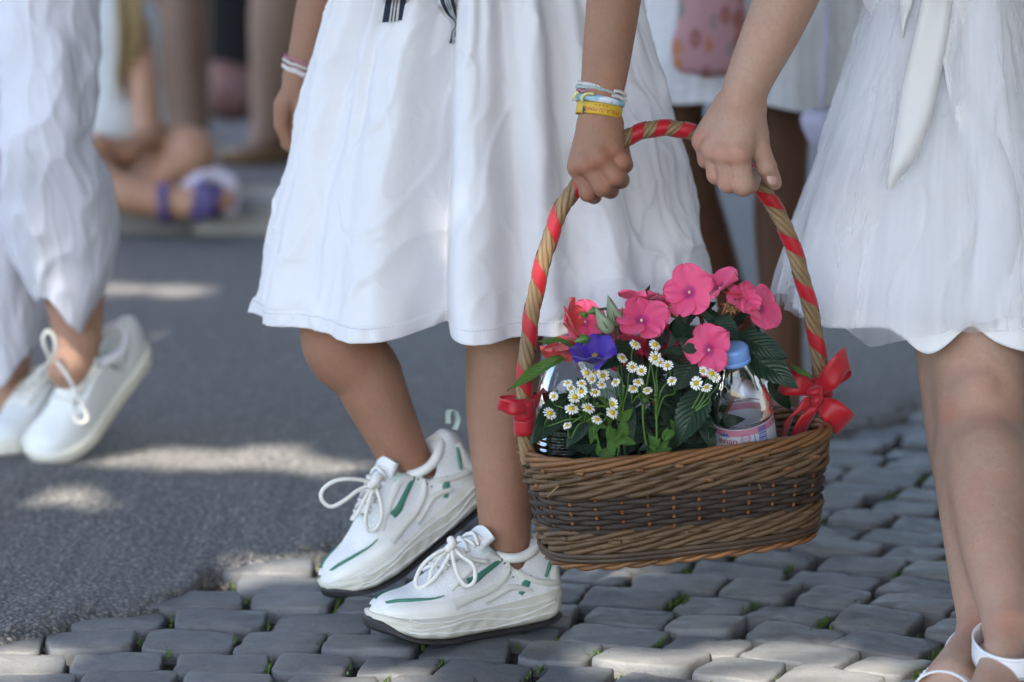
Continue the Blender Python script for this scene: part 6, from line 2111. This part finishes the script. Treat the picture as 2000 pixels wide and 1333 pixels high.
shell('hair', [at(1815, -790, G2Y), at(1820, -700, G2Y + .05), at(1825, -560, G2Y + .08)], [.092, .085, .06], M['hair'], g2)
shell('bodice', [at(1850, -60, G2Y), at(1838, -300, G2Y), at(1830, -440, G2Y)], [.106, .102, .112], M['satin'], g2)

def ring_cloth(name, parent, mat, z0, z1, prof, folds, nu=300, nv=110, amp=1.0, sd=0.0, hem_wave=None, hem_amp=0.006, ripple=0.0, nr=0.004, th=0.0):
    """skirt-like cloth: prof(t) -> cx, cy, rx, ry"""
    V = np.zeros((nu, nv, 3)); uv = np.zeros((nu, nv, 2))
    for j in range(nv):
        t = j / (nv - 1); cx, cy, rx, ry = prof(t)
        for i in range(nu):
            thd = 360.0 * i / nu - 180; a = math.radians(thd); x0, y0 = math.sin(a), -math.cos(a)
            d = fold_sum(thd, t, folds) * amp
            d += nr * noise.noise(Vector((thd * .07 + sd, t * 2.5, sd))) + nr * .4 * noise.noise(Vector((thd * .22 + sd, t * 6, sd + 4)))
            if ripple: d += ripple * t * math.sin(a * 31 + 3 * math.sin(a * 5 + sd) + t * 2) * (.6 + .4 * math.sin(a * 9 + sd))
            rg = 1 - abs(noise.noise(Vector((thd * .045 + t * 1.3 + sd, t * 2.8 - thd * .02, 31.0 + sd)))); d += nr * .8 * (max(0, rg - .8) / .2) ** 2
            zz = z0 + (z1 - z0) * t
            if hem_wave: zz += hem_wave(thd) * t ** 2
            zz += hem_amp * t ** 3 * math.sin(a * 5 + sd)
            V[i, j] = (cx + x0 * (rx + d), cy + y0 * (ry + d), zz); uv[i, j] = (i / nu, t)
    V = V.reshape(-1, 3); F = grid_faces(nu, nv, True)
    o = mesh_obj(name, V, F, mat, parent, True, uv.reshape(-1, 2))
    if th:
        m_ = o.modifiers.new('thickness', 'SOLIDIFY'); m_.thickness = th; m_.offset = -1
    return o, V, F
DZ0 = at(1840, -60, G2Y).z; DZ1 = at(1700, 632, G2Y - .1).z
def dress_prof(grow=0.0, g_hem=0.0):
    def p(t):
        py = -60 + 690 * t
        l = np.interp(py, [-60, 0, 180, 330, 470, 575, 640], [1726, 1710, 1660, 1613, 1576, 1556, 1548])
        c = 1848.0 + 8 * t
        sc = 1630.0
        return ((c - 1000) / sc, G2Y, (c - l) / sc + grow + g_hem * t, (.115 + .050 * t) + grow + g_hem * t)
    return p
FD = [(-60, -62, 9, 12, .002, .010, 1), (-35, -38, 8, 10, -.004, -.014, 1), (-18, -16, 8, 12, .003, .010, 1), (2, 4, 7, 10, -.006, -.018, 1), (19, 19, 12, 20, .010, .034, 1), (42, 40, 8, 10, -.004, -.012, 1), (65, 66, 9, 12, .004, .012, 1)]
lin_o, LV, LFc = ring_cloth('lining', g2, M['satin'], DZ0, DZ1, dress_prof(), FD, 320, 120, .45, 3.0,
           lambda th: (-.030 * math.exp(-((th - (-14)) / 9.0) ** 2) + .012 * math.exp(-((th - 1) / 5.5) ** 2) - .022 * math.exp(-((th - 30) / 22) ** 2)), .005, .0015, .003, .0008)
lin_o['label'] = 'white satin lining of the dress with a stitched hem'
FT = [(a + random.Random(a).uniform(-5, 5), a + random.Random(a + 3).uniform(-7, 7), 3.0, 4.5 + random.Random(a + 1).uniform(0, 4), random.Random(a + 2).uniform(-.005, .005), random.Random(a + 4).uniform(-.011, .011), 1) for a in range(-100, 101, 9)]
tul_o, TVv, TFf = ring_cloth('tulle_overskirt', g2, M['tulle'], DZ0 + .002, DZ1 + .004, dress_prof(.010, .012), FT + FD, 420, 130, .75, 7.0,
           lambda th: (.022 * math.exp(-((th + 75) / 14.0) ** 2) - .016 * math.exp(-((th + 34) / 10.0) ** 2) + .010 * math.exp(-((th - 12) / 9) ** 2)), .008, .0035, .007)
tul2, _, _ = ring_cloth('tulle_underskirt', g2, M['tulle'], DZ0 + .001, DZ1 + .012, dress_prof(.006, .007), FT[::2] + FD, 360, 110, .6, 17.0, None, .010, .004, .006)
LB = BVHTree.FromPolygons([Vector(v) for v in TVv], [tuple(int(i) for i in f) for f in TFf])
LB2 = BVHTree.FromPolygons([Vector(v) for v in LV], [tuple(int(i) for i in f) for f in LFc])
def dress_front(px, py, lift=.004, tree=None):
    d = ray(px, py).normalized(); h = (tree or LB).ray_cast(CAM_POS, d)
    return (h[0] - d * lift) if h[0] is not None else at(px, py, G2Y - .15)
def sash(pts, ws, wd, name='sash_tail', n=40, tree=None, mat='satin_sash'):
    P = smooth_path([dress_front(x, y, l, tree) for x, y, l in pts], n)
    k = np.ones(5) / 5
    Wd = np.interp(np.linspace(0, 1, n), np.linspace(0, 1, len(ws)), ws); D = smooth_path(wd, n); D /= np.linalg.norm(D, axis=1)[:, None]
    V, F, uv = strip(P, D * Wd[:, None], .0012)
    # soft lengthwise buckle
    V = [Vector(v) + Vector((0, -.004 * math.sin(u[0] * math.pi) - .003 * math.sin(u[1] * 9 + u[0] * 4), 0)) for v, u in zip(V, uv)]
    return mesh_obj(name, V, F, M[mat], g2, True, uv)
sash([(1846, -80, .010), (1832, -10, .010), (1818, 70, .011), (1800, 160, .011), (1785, 240, .011), (1768, 310, .011), (1752, 345, .011), (1737, 372, .010)],
     [.016, .018, .020, .0215, .0205, .0185, .014, .0008], [(1, 0, .15), (1, 0, .2), (1, 0, .2), (1, .1, .2), (1, 0, .25), (1, 0, .35), (.9, 0, .6), (.8, 0, .7)])
sash([(1775, -80, .008), (1771, -10, .008), (1768, 30, .009), (1764, 75, .009)], [.010, .008, .006, .0006], [(1, 0, .1), (1, 0, .1), (1, 0, .2), (1, 0, .3)])
sash([(1905, -80, .004), (1890, 0, .004), (1866, 90, .004), (1862, 140, .004), (1890, 220, .004), (1925, 300, .004), (1950, 400, .004), (1945, 500, .004), (1925, 590, .004), (1905, 630, .004)],
     [.022, .022, .018, .015, .020, .022, .024, .026, .026, .024], [(1, .2, .2), (1, .2, .2), (1, .6, 0), (1, .9, -.2), (.9, .5, .3), (1, .1, .3), (1, 0, .1), (1, 0, -.1), (1, 0, -.2), (1, 0, -.2)], 'satin_panel', 40, LB2, 'satin')
# sandals: ankle strap with stitching, sole, toe strap with beads
def sandal(a, d, tiltp, lab, strap_c):
    sd_ = new_obj('sandal', None, g2, Matrix.Identity(4)); sd_['label'] = lab
    g_ = Vector((a.x, a.y, 0)); s_ = d.cross(Vector((0, 0, 1)))
    out = []
    for k in range(48):
        t = 2 * math.pi * k / 48; x = .062 + .108 * math.cos(t); w = .032 + .006 * math.cos(t)
        out.append(g_ + d * x + s_ * (w * math.sin(t)))
    V = [p + Vector((0, 0, .002)) for p in out] + [p + Vector((0, 0, .012)) for p in out]
    mesh_obj('sole', V, [tuple(range(47, -1, -1)), tuple(range(48, 96))] + [(k, (k + 1) % 48, 48 + (k + 1) % 48, 48 + k) for k in range(48)], M['shoe_sole'], sd_, False)
    c, r, hw, tl = strap_c
    ax = Vector(tl).normalized(); x = Vector((1, 0, 0)); x = (x - ax * x.dot(ax)).normalized(); y = ax.cross(x)
    dp = 1.42
    ring = [c + x * (r * math.cos(t)) + y * (r * dp * math.sin(t)) for t in np.linspace(0, 2 * math.pi, 61)]
    V, F, uv = strip(ring, [ax * hw] * 61, .0022); st = mesh_obj('ankle_strap', V, F, M['strap_white'], sd_, True, uv)
    for q in (-.78, .78):
        rr = r + .0013
        V, F = tube([c + ax * (hw * q) + x * (rr * math.cos(t)) + y * (rr * dp * math.sin(t)) for t in np.linspace(0, 2 * math.pi, 90, endpoint=False)], .00030, 4, True)
        mesh_obj('stitching', V, F, M['thread'], st)
    arch = [g_ + d * .128 + s_ * (.038 * math.cos(t)) + Vector((0, 0, .012 + .036 * math.sin(t))) for t in np.linspace(0, math.pi, 22)]
    V, F, uv = strip(arch, [d * .012] * 22, .0022); mesh_obj('toe_strap', V, F, M['strap_white'], sd_, True, uv)
    ico = bmesh.new(); bmesh.ops.create_icosphere(ico, subdivisions=2, radius=.0032); bv = [v.co.copy() for v in ico.verts]; bf = [[v.index for v in f.verts] for f in ico.faces]; ico.free()
    for k in range(16):
        p = arch[int(2 + k * 1.15)] - d * .012 + Vector((0, 0, .002))
        mesh_obj('bead', [p + v for v in bv], bf, M['strap_white'], sd_)
sandal(AF, Vector((-.30, -.95, 0)).normalized(), 0, 'front white sandal with a wide stitched ankle strap', (at(1974, 1267, -.318), .0400, .0122, (-.03, -.16, 1)))
sandal(AB, Vector((-.42, -.90, 0)).normalized(), 0, 'rear white sandal with a narrow ankle strap', (at(1914, 1284, -.232), .0365, .0105, (-.22, -.30, 1)))
# ------------------------------------------------------------------ walker in wide linen trousers
p3 = thing('person', gnd(60, 930), 'walker in loose white linen trousers and plain white sneakers', 'person')
A1 = at(152, 652, 1.06); K1 = at(95, 260, .97); H1 = at(70, -330, 1.02)
A2 = at(14, 722, 1.22); K2 = at(-60, 260, 1.16); H2 = at(-60, -330, 1.10)
f = sdf_field((-1.05, .72, 0.0), (-.35, 1.45, 1.62), .006)
sdf_chain(f, [H1, K1, (K1 + A1) / 2 + Vector((0, .02, 0)), A1, A1 + Vector((-.012, -.01, -.05))], [.095, .058, .056, .036, .033], .03)
sdf_chain(f, [H2, K2, (K2 + A2) / 2, A2, A2 + Vector((-.01, -.01, -.05))], [.095, .058, .055, .036, .033], .03)
pel = (H1 + H2) / 2; head_and_torso(f, pel, pel + Vector((0, 0, .38)), pel + Vector((0, 0, .52)), pel + Vector((0, 0, .64)), Vector((.17, 0, 0)), .13)
for s_ in (-1, 1):
    q = pel + Vector((.17 * s_, 0, .40)); sdf_chain(f, [q, q + Vector((.04 * s_, 0, -.28)), q + Vector((.03 * s_, -.06, -.52))], [.045, .037, .026], .03)
V, F = sdf_mesh(f); V = relax(V, F, 2)
mesh_obj('body', V, F, M['skin_mid'], p3)
shell('shirt', [pel + Vector((0, 0, .06)), pel + Vector((0, 0, .25)), pel + Vector((0, 0, .40))], [.135, .125, .135], M['linen'], p3, .012)
shell('hair', [pel + Vector((0, .03, .68)), pel + Vector((0, .06, .55))], [.095, .08], M['hair'], p3, .012)
def trouser(name, rows, Yc, ry0, sd, lab):
    """rows: (py, left px, right px, Y); loose cloth tube"""
    nu, nv = 200, 130
    ys = [r[0] for r in rows]; V = np.zeros((nu, nv, 3))
    cyl = np.array([r[3] for r in rows])
    for j in range(nv):
        py = ys[0] + (ys[-1] - ys[0]) * j / (nv - 1); t = j / (nv - 1)
        l = np.interp(py, ys, [r[1] for r in rows]); r_ = np.interp(py, ys, [r[2] for r in rows]); Y = np.interp(py, ys, cyl)
        k = 3
        for dd in (-24, -12, 12, 24):
            l += np.interp(py + dd, ys, [r[1] for r in rows]); r_ += np.interp(py + dd, ys, [r[2] for r in rows])
        l /= 5; r_ /= 5
        c = at((l + r_) / 2, py, Y); rx = (at(r_, py, Y) - at(l, py, Y)).x / 2
        ry = max(.085, rx * ry0)
        for i in range(nu):
            a = 2 * math.pi * i / nu; th = math.degrees(a) - 180
            d = .010 * noise.noise(Vector((math.sin(a) * 1.1 + sd, math.cos(a) * 2.2, t * 6 + sd))) + .003 * noise.noise(Vector((math.sin(a) * 3 + sd, math.cos(a) * 3 + t * 3, t * 8)))
            rg = 1 - abs(noise.noise(Vector((math.sin(a) * 1.6 + t * 3, math.cos(a) * 1.6 - t * 2, t * 7 + sd * 2)))); d += .004 * (max(0, rg - .6) / .4) ** 2
            rg = 1 - abs(noise.noise(Vector((math.sin(a) * 3 - t * 5, math.cos(a) * 3, t * 10 + sd * 3)))); d += .0025 * (max(0, rg - .65) / .35) ** 2
            V[i, j] = (c.x + math.sin(a) * (rx + d - .004), c.y - math.cos(a) * (ry + d), c.z + .010 * t ** 4 * math.sin(a * 3 + sd) + .03 * t ** 4 * math.sin(a + .6 + sd))
    o = mesh_obj(name, V.reshape(-1, 3), grid_faces(nu, nv, True), M['linen'], p3)
    m_ = o.modifiers.new('thickness', 'SOLIDIFY'); m_.thickness = .0015; m_.offset = -1
    o['label'] = lab
trouser('trouser_leg', [(-330, -40, 200, .98), (-60, -20, 196, .95), (60, -10, 190, .93), (220, 0, 190, .92), (285, 0, 178, .92), (330, 0, 215, .93), (380, 0, 230, .95), (450, 5, 230, .98), (520, 20, 216, 1.01), (570, 45, 188, 1.03), (610, 80, 165, 1.05)], .95, .75, 2.0, 'near trouser leg billowing over the ankle')
trouser('trouser_leg', [(-330, -190, 30, 1.08), (0, -180, 30, 1.10), (300, -170, 60, 1.13), (500, -130, 90, 1.16), (620, -70, 88, 1.19), (700, -35, 72, 1.21)], 1.1, .8, 5.0, 'far trouser leg ending above the sneaker')
toe3 = gnd(78, 915); heel3 = at(222, 748, 1.14); d_ = heel3 - toe3; heel3 = toe3 + d_.normalized() * .255
s3 = plain_sneaker(p3, shoe_matrix(heel3, toe3, -.35), 1, 'near sneaker with lifted heel and a small brown tab')
toe4 = gnd(-20, 905); h4 = toe4 + Vector((.10, .20, 0)).normalized() * .255
s4 = plain_sneaker(p3, shoe_matrix(h4 + Vector((0, 0, .03)), toe4, 0), 1, 'far sneaker partly cut by the picture edge')
K = lambda x, y, d=0.0: at(x, y, .99 + d)
for pts in ([K(98, 702), K(88, 680, -.01), K(84, 660, -.012), K(94, 647, -.012), K(106, 660, -.012), K(108, 682, -.01), K(102, 702)], [K(98, 706), K(80, 722, -.01), K(66, 740, -.012), K(52, 748, -.012)],
            [K(110, 706), K(135, 740, -.012), K(160, 790, -.016), K(170, 820, -.018), K(150, 824, -.018), K(142, 800, -.016)]):
    lace_loop(s3.root, pts, .0027)

# ------------------------------------------------------------------ woman behind the basket
wo = thing('person', gnd(1510, 790), 'walker with legs coloured dark for backlight, in a short white eyelet dress behind the basket', 'person')
YW = 1.50
f = sdf_field((.05, 1.2, 0.0), (.75, 2.0, 1.62), .006)
wl_ = [at(1335, 60, YW), at(1325, 210, YW), at(1355, 350, YW + .02), at(1382, 450, YW + .05), at(1414, 560, YW + .10), at(1446, 660, YW + .15), at(1470, 740, YW + .2)]
sdf_chain(f, wl_, [.060, .040, .034, .035, .034, .030, .029], .02)
wr_ = [at(1530, 60, YW), at(1526, 210, YW), at(1524, 350, YW), at(1524, 450, YW), at(1527, 600, YW), at(1530, 700, YW), at(1530, 748, YW)]
sdf_chain(f, wr_, [.058, .048, .043, .042, .034, .031, .030], .02)
an = wr_[-1]
gz = gnd(1530, 790)
for a, b in ((an, Vector((an.x - .005, an.y - .10, .028))), (wl_[-1], Vector((wl_[-1].x + .01, wl_[-1].y - .09, .028)))):
    sdf_chain(f, [a, Vector((a.x, a.y + .02, .032)), b, b + Vector((0, -.05, -.006))], [.031, .03, .028, .018], .02)
pel = at(1440, -60, YW); head_and_torso(f, pel, pel + Vector((0, 0, .42)), pel + Vector((0, 0, .58)), pel + Vector((0, 0, .68)), Vector((.17, 0, 0)), .12)
V, F = sdf_mesh(f); V = relax(V, F, 2)
mesh_obj('body', V, F, M['skin_backlit'], wo)
def eyelet_mat():
    m = Mat('eyelet_cotton'); uv_ = m.coord('UV', (46, 26, 1))
    v = m.voronoi(1.0, uv_, 'Distance', 'F1', .15)
    m.color(m.ramp(v, [(.12, (.50, .52, .55, 1)), (.26, (.74, .75, .78, 1))])).rough(.85); m.bump(v, .6, .003); return m.m
M['eyelet'] = eyelet_mat()
z0 = at(1470, -120, YW).z; z1 = at(1470, 208, YW - .12).z
def wp(t):
    return ((1478 - 1000) / 1236.0 * 1.0, YW, .165 + .025 * t, .13 + .02 * t)
o, _, _ = ring_cloth('dress', wo, M['eyelet'], z0, z1, wp, [(-50, -50, 10, 12, .004, .010, 1), (-20, -20, 8, 10, -.004, -.012, 1), (10, 12, 9, 12, .004, .012, 1), (40, 42, 8, 10, -.004, -.01, 1)], 200, 60, 1.0, 2.2, lambda th: -.008 * math.sin(math.radians(th) * 2), .006, 0, .004, .001)
shell('bodice', [pel + Vector((0, 0, .0)), pel + Vector((0, 0, .2)), pel + Vector((0, 0, .42))], [.14, .125, .13], M['eyelet'], wo, .012)
shell('hair', [pel + Vector((0, .03, .72)), pel + Vector((0, .06, .58))], [.095, .08], M['hair'], wo, .012)
sole_ = slab(an.x - .04, an.x + .04, an.y - .17, an.y + .05, .002, .014, .004)
mesh_obj('sandal_sole', *sole_, M['strap_white'], wo)
sole_ = slab(wl_[-1].x - .03, wl_[-1].x + .05, wl_[-1].y - .16, wl_[-1].y + .05, .002, .014, .004)
mesh_obj('sandal_sole', *sole_, M['strap_white'], wo)
V, F, uv = strip([Vector((an.x - .005 + .045 * math.cos(t), an.y - .09, .014 + .05 * math.sin(t))) for t in np.linspace(0, math.pi, 20)], [Vector((0, .02, .006))] * 20, .003)
mesh_obj('sandal_strap', V, F, M['strap_white'], wo)

# crochet bag hanging in front of her dress
def crochet_mat():
    m = Mat('crochet'); co = m.coord('Generated', (7.5, 1.0, 9.0))
    v = m.n('ShaderNodeTexVoronoi'); v.inputs['Scale'].default_value = .62; v.inputs['Randomness'].default_value = .55; m.L.new(co, v.inputs[0])
    d = v.outputs['Distance']
    rings = m.math('PINGPONG', m.math('MULTIPLY', d, 7.0), .5)
    pink = (.72, .40, .44, 1)
    sep = m.n('ShaderNodeSeparateColor'); m.L.new(v.outputs['Color'], sep.inputs[0])
    hue = m.ramp(sep.outputs[0], [(.0, (.42, .10, .05, 1)), (.45, (.64, .24, .06, 1)), (.75, (.34, .08, .05, 1)), (.9, (.20, .30, .24, 1))], 'CONSTANT')
    body = m.ramp(d, [(.30, (1, 1, 1, 1)), (.42, (0, 0, 0, 1))])
    c = m.mix(m.math('MULTIPLY', body, m.ramp(rings, [(.12, (.15,) * 3), (.3, (1,) * 3)])), pink, hue)
    v2 = m.voronoi(5.5, co); c = m.mix(m.ramp(v2, [(.10, (.85,) * 3), (.16, (0, 0, 0, 1))]), c, (.34, .10, .06, 1))
    m.color(c).rough(.9); m.bump(m.voronoi(40, co), .6, .003); return m.m
YB = YW - .19
bag = thing('crochet_bag', at(1392, 150, YB), 'pink crocheted bag with orange rosettes hanging in front of the eyelet dress', 'bag')
V = []; nu, nv = 64, 30
for j in range(nv):
    t = j / (nv - 1); py = -160 + 312 * t
    hw = np.interp(py, [-160, 0, 60, 100, 130, 145, 152], [.045, .048, .052, .056, .052, .042, .004]); dp = np.interp(t, [0, .6, .95, 1], [.018, .03, .026, .003])
    c = at(1391 - (6 if py > 60 else 0), py, YB)
    for i in range(nu):
        a = 2 * math.pi * i / nu; V.append((c.x + hw * math.cos(a) + .004 * noise.noise(Vector((i * .4, j * .3, 0))), c.y + dp * math.sin(a), c.z))
F = [(j * nu + i, j * nu + (i + 1) % nu, (j + 1) * nu + (i + 1) % nu, (j + 1) * nu + i) for j in range(nv - 1) for i in range(nu)]
mesh_obj('bag_body', V, F, crochet_mat(), bag)
V, F = tube(smooth_path([at(1350, -160, YB), at(1360, -420, YW - .13), at(1400, -560, YW - .1), at(1430, -420, YW - .13), at(1432, -160, YB)], 30), .006, 8); mesh_obj('strap', V, F, plain('bag_strap', (.50, .22, .22, 1), .9), bag)
# pale lavender cloth cone in her hand, half hidden by the tulle
V = []; nu = 40; M['lavender'] = plain('lavender_cloth', (.55, .54, .72, 1), .8, .06, 30)
cone = thing('cloth_pouch', at(1603, 290, 1.25), 'pale lavender cloth pouch showing behind the edge of the tulle dress', 'pouch')
for j, (py, r) in enumerate([(214, .012), (218, .024), (232, .030), (250, .027), (270, .020), (288, .012), (296, .002)]):
    c = at(1604, py, 1.25)
    for i in range(nu):
        a = 2 * math.pi * i / nu; rr = r * (1 + .06 * math.sin(a * 7)); V.append((c.x + rr * math.cos(a), c.y + rr * math.sin(a), c.z))
mesh_obj('pouch_body', V, [(j * nu + i, j * nu + (i + 1) % nu, (j + 1) * nu + (i + 1) % nu, (j + 1) * nu + i) for j in range(6) for i in range(nu)], M['lavender'], cone)
V, F = tube([at(1604, 216, 1.25), at(1610, 120, 1.27), at(1618, 0, 1.3)], .004, 6); mesh_obj('cord', V, F, M['lavender'], cone)

# ------------------------------------------------------------------ bystanders on the far footpath
def person_sdf(name, label, base, build, lo, hi, mat, res=.008):
    t = thing(name, base, label, 'person'); f = sdf_field(lo, hi, res); build(f)
    V, F = sdf_mesh(f); V = relax(V, F, 2); mesh_obj('body', V, F, mat, t); return t
FZ = .083
YS = KY + .18
def ch(f, pts, rad, k=.010): sdf_chain(f, [at(x, y, YS + d) for x, y, d in pts], rad, k)
def seated(f):
    ch(f, [(220, 262, .12), (320, 300, .0), (372, 298, -.10)], [.075, .062, .058])               # thigh to the bent knee
    ch(f, [(378, 308, -.12), (300, 352, -.12), (225, 372, -.06)], [.050, .042, .034])
    ch(f, [(150, 320, .0), (215, 366, -.18), (300, 388, -.22), (372, 398, -.24)], [.060, .046, .040, .032])   # other shin to the ankle
    ch(f, [(372, 398, -.24), (405, 394, -.26), (436, 388, -.27)], [.033, .031, .024])
    for k in range(5): ch(f, [(428 + k * 2, 372 + k * 8, -.27), (447 + k * 1.5, 374 + k * 8, -.275)], [.011, .009], .004)
    ch(f, [(218, 240, .12), (215, 90, .14), (215, 20, .14)], [.10, .090, .092])                   # trunk
    ch(f, [(262, 45, .06), (280, 150, -.02), (290, 268, -.10)], [.034, .032, .029], .008)        # arm
    ch(f, [(290, 268, -.10), (250, 296, -.17), (196, 284, -.21)], [.031, .028, .021], .008)
    ch(f, [(196, 284, -.21), (174, 278, -.22)], [.026, .020], .008)
    ch(f, [(205, -20, .1), (205, -60, .1)], [.045, .045]); ch(f, [(205, -110, .06), (205, -160, .06)], [.075, .085])
p = at(215, 300, YS)
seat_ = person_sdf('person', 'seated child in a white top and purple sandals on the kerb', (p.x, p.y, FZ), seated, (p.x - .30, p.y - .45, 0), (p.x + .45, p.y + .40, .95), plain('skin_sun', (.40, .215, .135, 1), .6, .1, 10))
shell('tank_top', [at(218, 225, YS + .10), at(218, 150, YS + .11), at(222, 60, YS + .11)], [.122, .108, .108], plain('top_white', (.62, .66, .70, 1), .9, .05), seat_, .012)
shell('shorts', [at(195, 248, YS + .10), at(250, 262, YS + .08)], [.105, .082], plain('shorts_black', (.012, .012, .015, 1), .9), seat_, .012)
mbh = MB(); hr = random.Random(3)
for k in range(70):
    x0 = hr.uniform(222, 272); mbh.add(tube(smooth_path([at(x0 - 25, -150, YS + .05), at(x0, -40, YS + .0), at(x0 + 8, 70, YS - .0 + hr.uniform(-.03, .03)), at(x0 + hr.uniform(0, 16), hr.uniform(120, 215), YS + hr.uniform(-.05, .03))], 12), np.linspace(.006, .002, 12), 5))
mbh.obj('hair', plain('hair_blond', (.30, .21, .09, 1), .6, .3, 40), seat_)
M['purple'] = plain('sandal_purple', (.085, .065, .20, 1), .6, .2, 60)
sdl = new_obj('sandal', None, seat_, Matrix.Identity(4))
for (x, y, d, r, hw, ax) in [(322, 397, -.225, .044, .011, (1, 0, .05)), (388, 396, -.25, .041, .011, (1, 0, -.2)), (408, 388, -.26, .042, .012, (1, 0, .5)), (412, 396, -.262, .042, .012, (1, 0, -.6))]:
    c = at(x, y, YS + d); a_ = Vector(ax).normalized(); u = Vector((0, 1, 0)); v_ = a_.cross(u)
    V, F, uv = strip([c + u * (r * math.cos(t)) + v_ * (r * math.sin(t)) for t in np.linspace(0, 2 * math.pi, 40)], [a_ * hw] * 40, .004); mesh_obj('strap', V, F, M['purple'], sdl)
V, F = tube(smooth_path([at(358, 372, YS - .22), at(392, 348, YS - .25), at(430, 344, YS - .25), at(454, 365, YS - .26), at(450, 420, YS - .27)], 24), .016, 10, flat=(1, .6)); mesh_obj('sole', V, F, plain('sole_lilac', (.48, .44, .52, 1), .7), sdl)

def standing(f, Y, legs, foot, r0):
    for pts in legs:
        sdf_chain(f, [at(x, y, Y + d) for x, y, d in pts], r0, .03)
    for pts in foot:
        sdf_chain(f, [at(x, y, Y + d) for x, y, d in pts], [.038, .040, .036, .022], .025)
def body_above(f, c, h):
    pel = Vector((c.x, c.y, .88)); head_and_torso(f, pel, pel + Vector((0, 0, .42)), pel + Vector((0, 0, .58)), pel + Vector((0, 0, .70)), Vector((.18, 0, 0)), .13)
Y2 = KY + 1.25
c2 = at(366, 250, Y2)
def st2(f):
    standing(f, Y2, [[(352, -350, 0), (362, -60, 0), (366, 60, 0), (372, 180, 0), (380, 285, 0)]], [[(380, 285, 0), (386, 302, .02), (398, 300, -.06), (406, 308, -.14)]], [.10, .062, .060, .048, .040])
    standing(f, Y2 + .25, [[(320, -350, 0), (330, -60, 0), (336, 60, 0), (344, 160, 0), (350, 250, 0)]], [[(350, 250, 0), (352, 268, .02), (360, 264, -.06), (366, 270, -.14)]], [.10, .060, .056, .046, .038])
    body_above(f, c2, 1.6)
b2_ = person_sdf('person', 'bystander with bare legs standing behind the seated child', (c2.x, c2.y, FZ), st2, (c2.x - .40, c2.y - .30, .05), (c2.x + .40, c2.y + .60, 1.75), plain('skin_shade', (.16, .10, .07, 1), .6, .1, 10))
shell('dress', [Vector((c2.x, c2.y + .1, .74)), Vector((c2.x, c2.y + .05, 1.0)), Vector((c2.x, c2.y, 1.3))], [.20, .15, .15], plain('dress_brown', (.10, .05, .03, 1), .9), b2_, .016)
Y3 = KY + .80
c3 = at(530, 250, Y3)
def st3(f):
    standing(f, Y3, [[(560, -350, 0), (548, -80, 0), (540, 40, 0), (530, 160, 0), (524, 262, 0)]], [[(524, 262, 0), (530, 305, .04), (490, 308, -.02), (456, 318, -.08)]], [.10, .066, .066, .050, .042])
    standing(f, Y3 + .12, [[(640, -350, 0), (632, -80, 0), (628, 40, 0), (622, 160, 0), (618, 262, 0)]], [[(618, 262, 0), (622, 300, .04), (590, 300, -.02), (560, 308, -.08)]], [.10, .066, .064, .050, .042])
    body_above(f, at(580, 250, Y3), 1.6)
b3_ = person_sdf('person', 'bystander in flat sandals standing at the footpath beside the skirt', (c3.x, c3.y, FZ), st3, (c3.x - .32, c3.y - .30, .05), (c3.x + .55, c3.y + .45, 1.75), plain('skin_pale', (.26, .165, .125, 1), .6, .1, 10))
q = at(580, 250, Y3)
shell('dress', [Vector((q.x, q.y, .72)), Vector((q.x, q.y, 1.0)), Vector((q.x, q.y, 1.3))], [.21, .15, .15], plain('dress_beige', (.35, .27, .20, 1), .9), b3_, .016)
sa = at(500, 333, Y3 - .03)
mesh_obj('sandal', *slab(sa.x - .085, sa.x + .07, sa.y - .09, sa.y + .09, FZ + .002, FZ + .026, .008), plain('sandal_tan', (.20, .11, .045, 1), .7), b3_)
sa = at(600, 322, Y3 + .06)
mesh_obj('sandal', *slab(sa.x - .085, sa.x + .07, sa.y - .09, sa.y + .09, FZ + .002, FZ + .026, .008), plain('sandal_tan2', (.20, .11, .045, 1), .7), b3_)
# someone in black sitting further back, legs folded
Y4 = KY + 2.0
c4 = at(450, 190, Y4)
def st4(f):
    sdf_chain(f, [at(430, 150, Y4), at(470, 175, Y4 - .1), at(440, 195, Y4 - .2), at(400, 190, Y4 - .2)], [.08, .065, .05, .04], .03)
    sdf_chain(f, [at(475, 150, Y4), at(430, 160, Y4 - .1), at(470, 200, Y4 - .2)], [.08, .065, .04], .03)
    sdf_chain(f, [at(455, 150, Y4), at(455, 0, Y4), at(455, -120, Y4)], [.13, .13, .12], .04)
    sdf_chain(f, [at(455, -170, Y4), at(455, -250, Y4)], [.06, .1], .03)
b4_ = person_sdf('person', 'person in black sitting on the footpath between the bystanders', (c4.x, c4.y, FZ), st4, (c4.x - .3, c4.y - .4, .05), (c4.x + .3, c4.y + .3, .85), plain('skin_rosy', (.20, .10, .08, 1), .6, .1, 10))
shell('black_top', [at(456, 120, Y4), at(456, 0, Y4), at(456, -110, Y4)], [.145, .145, .14], plain('cloth_black', (.008, .008, .010, 1), .9), b4_, .014)
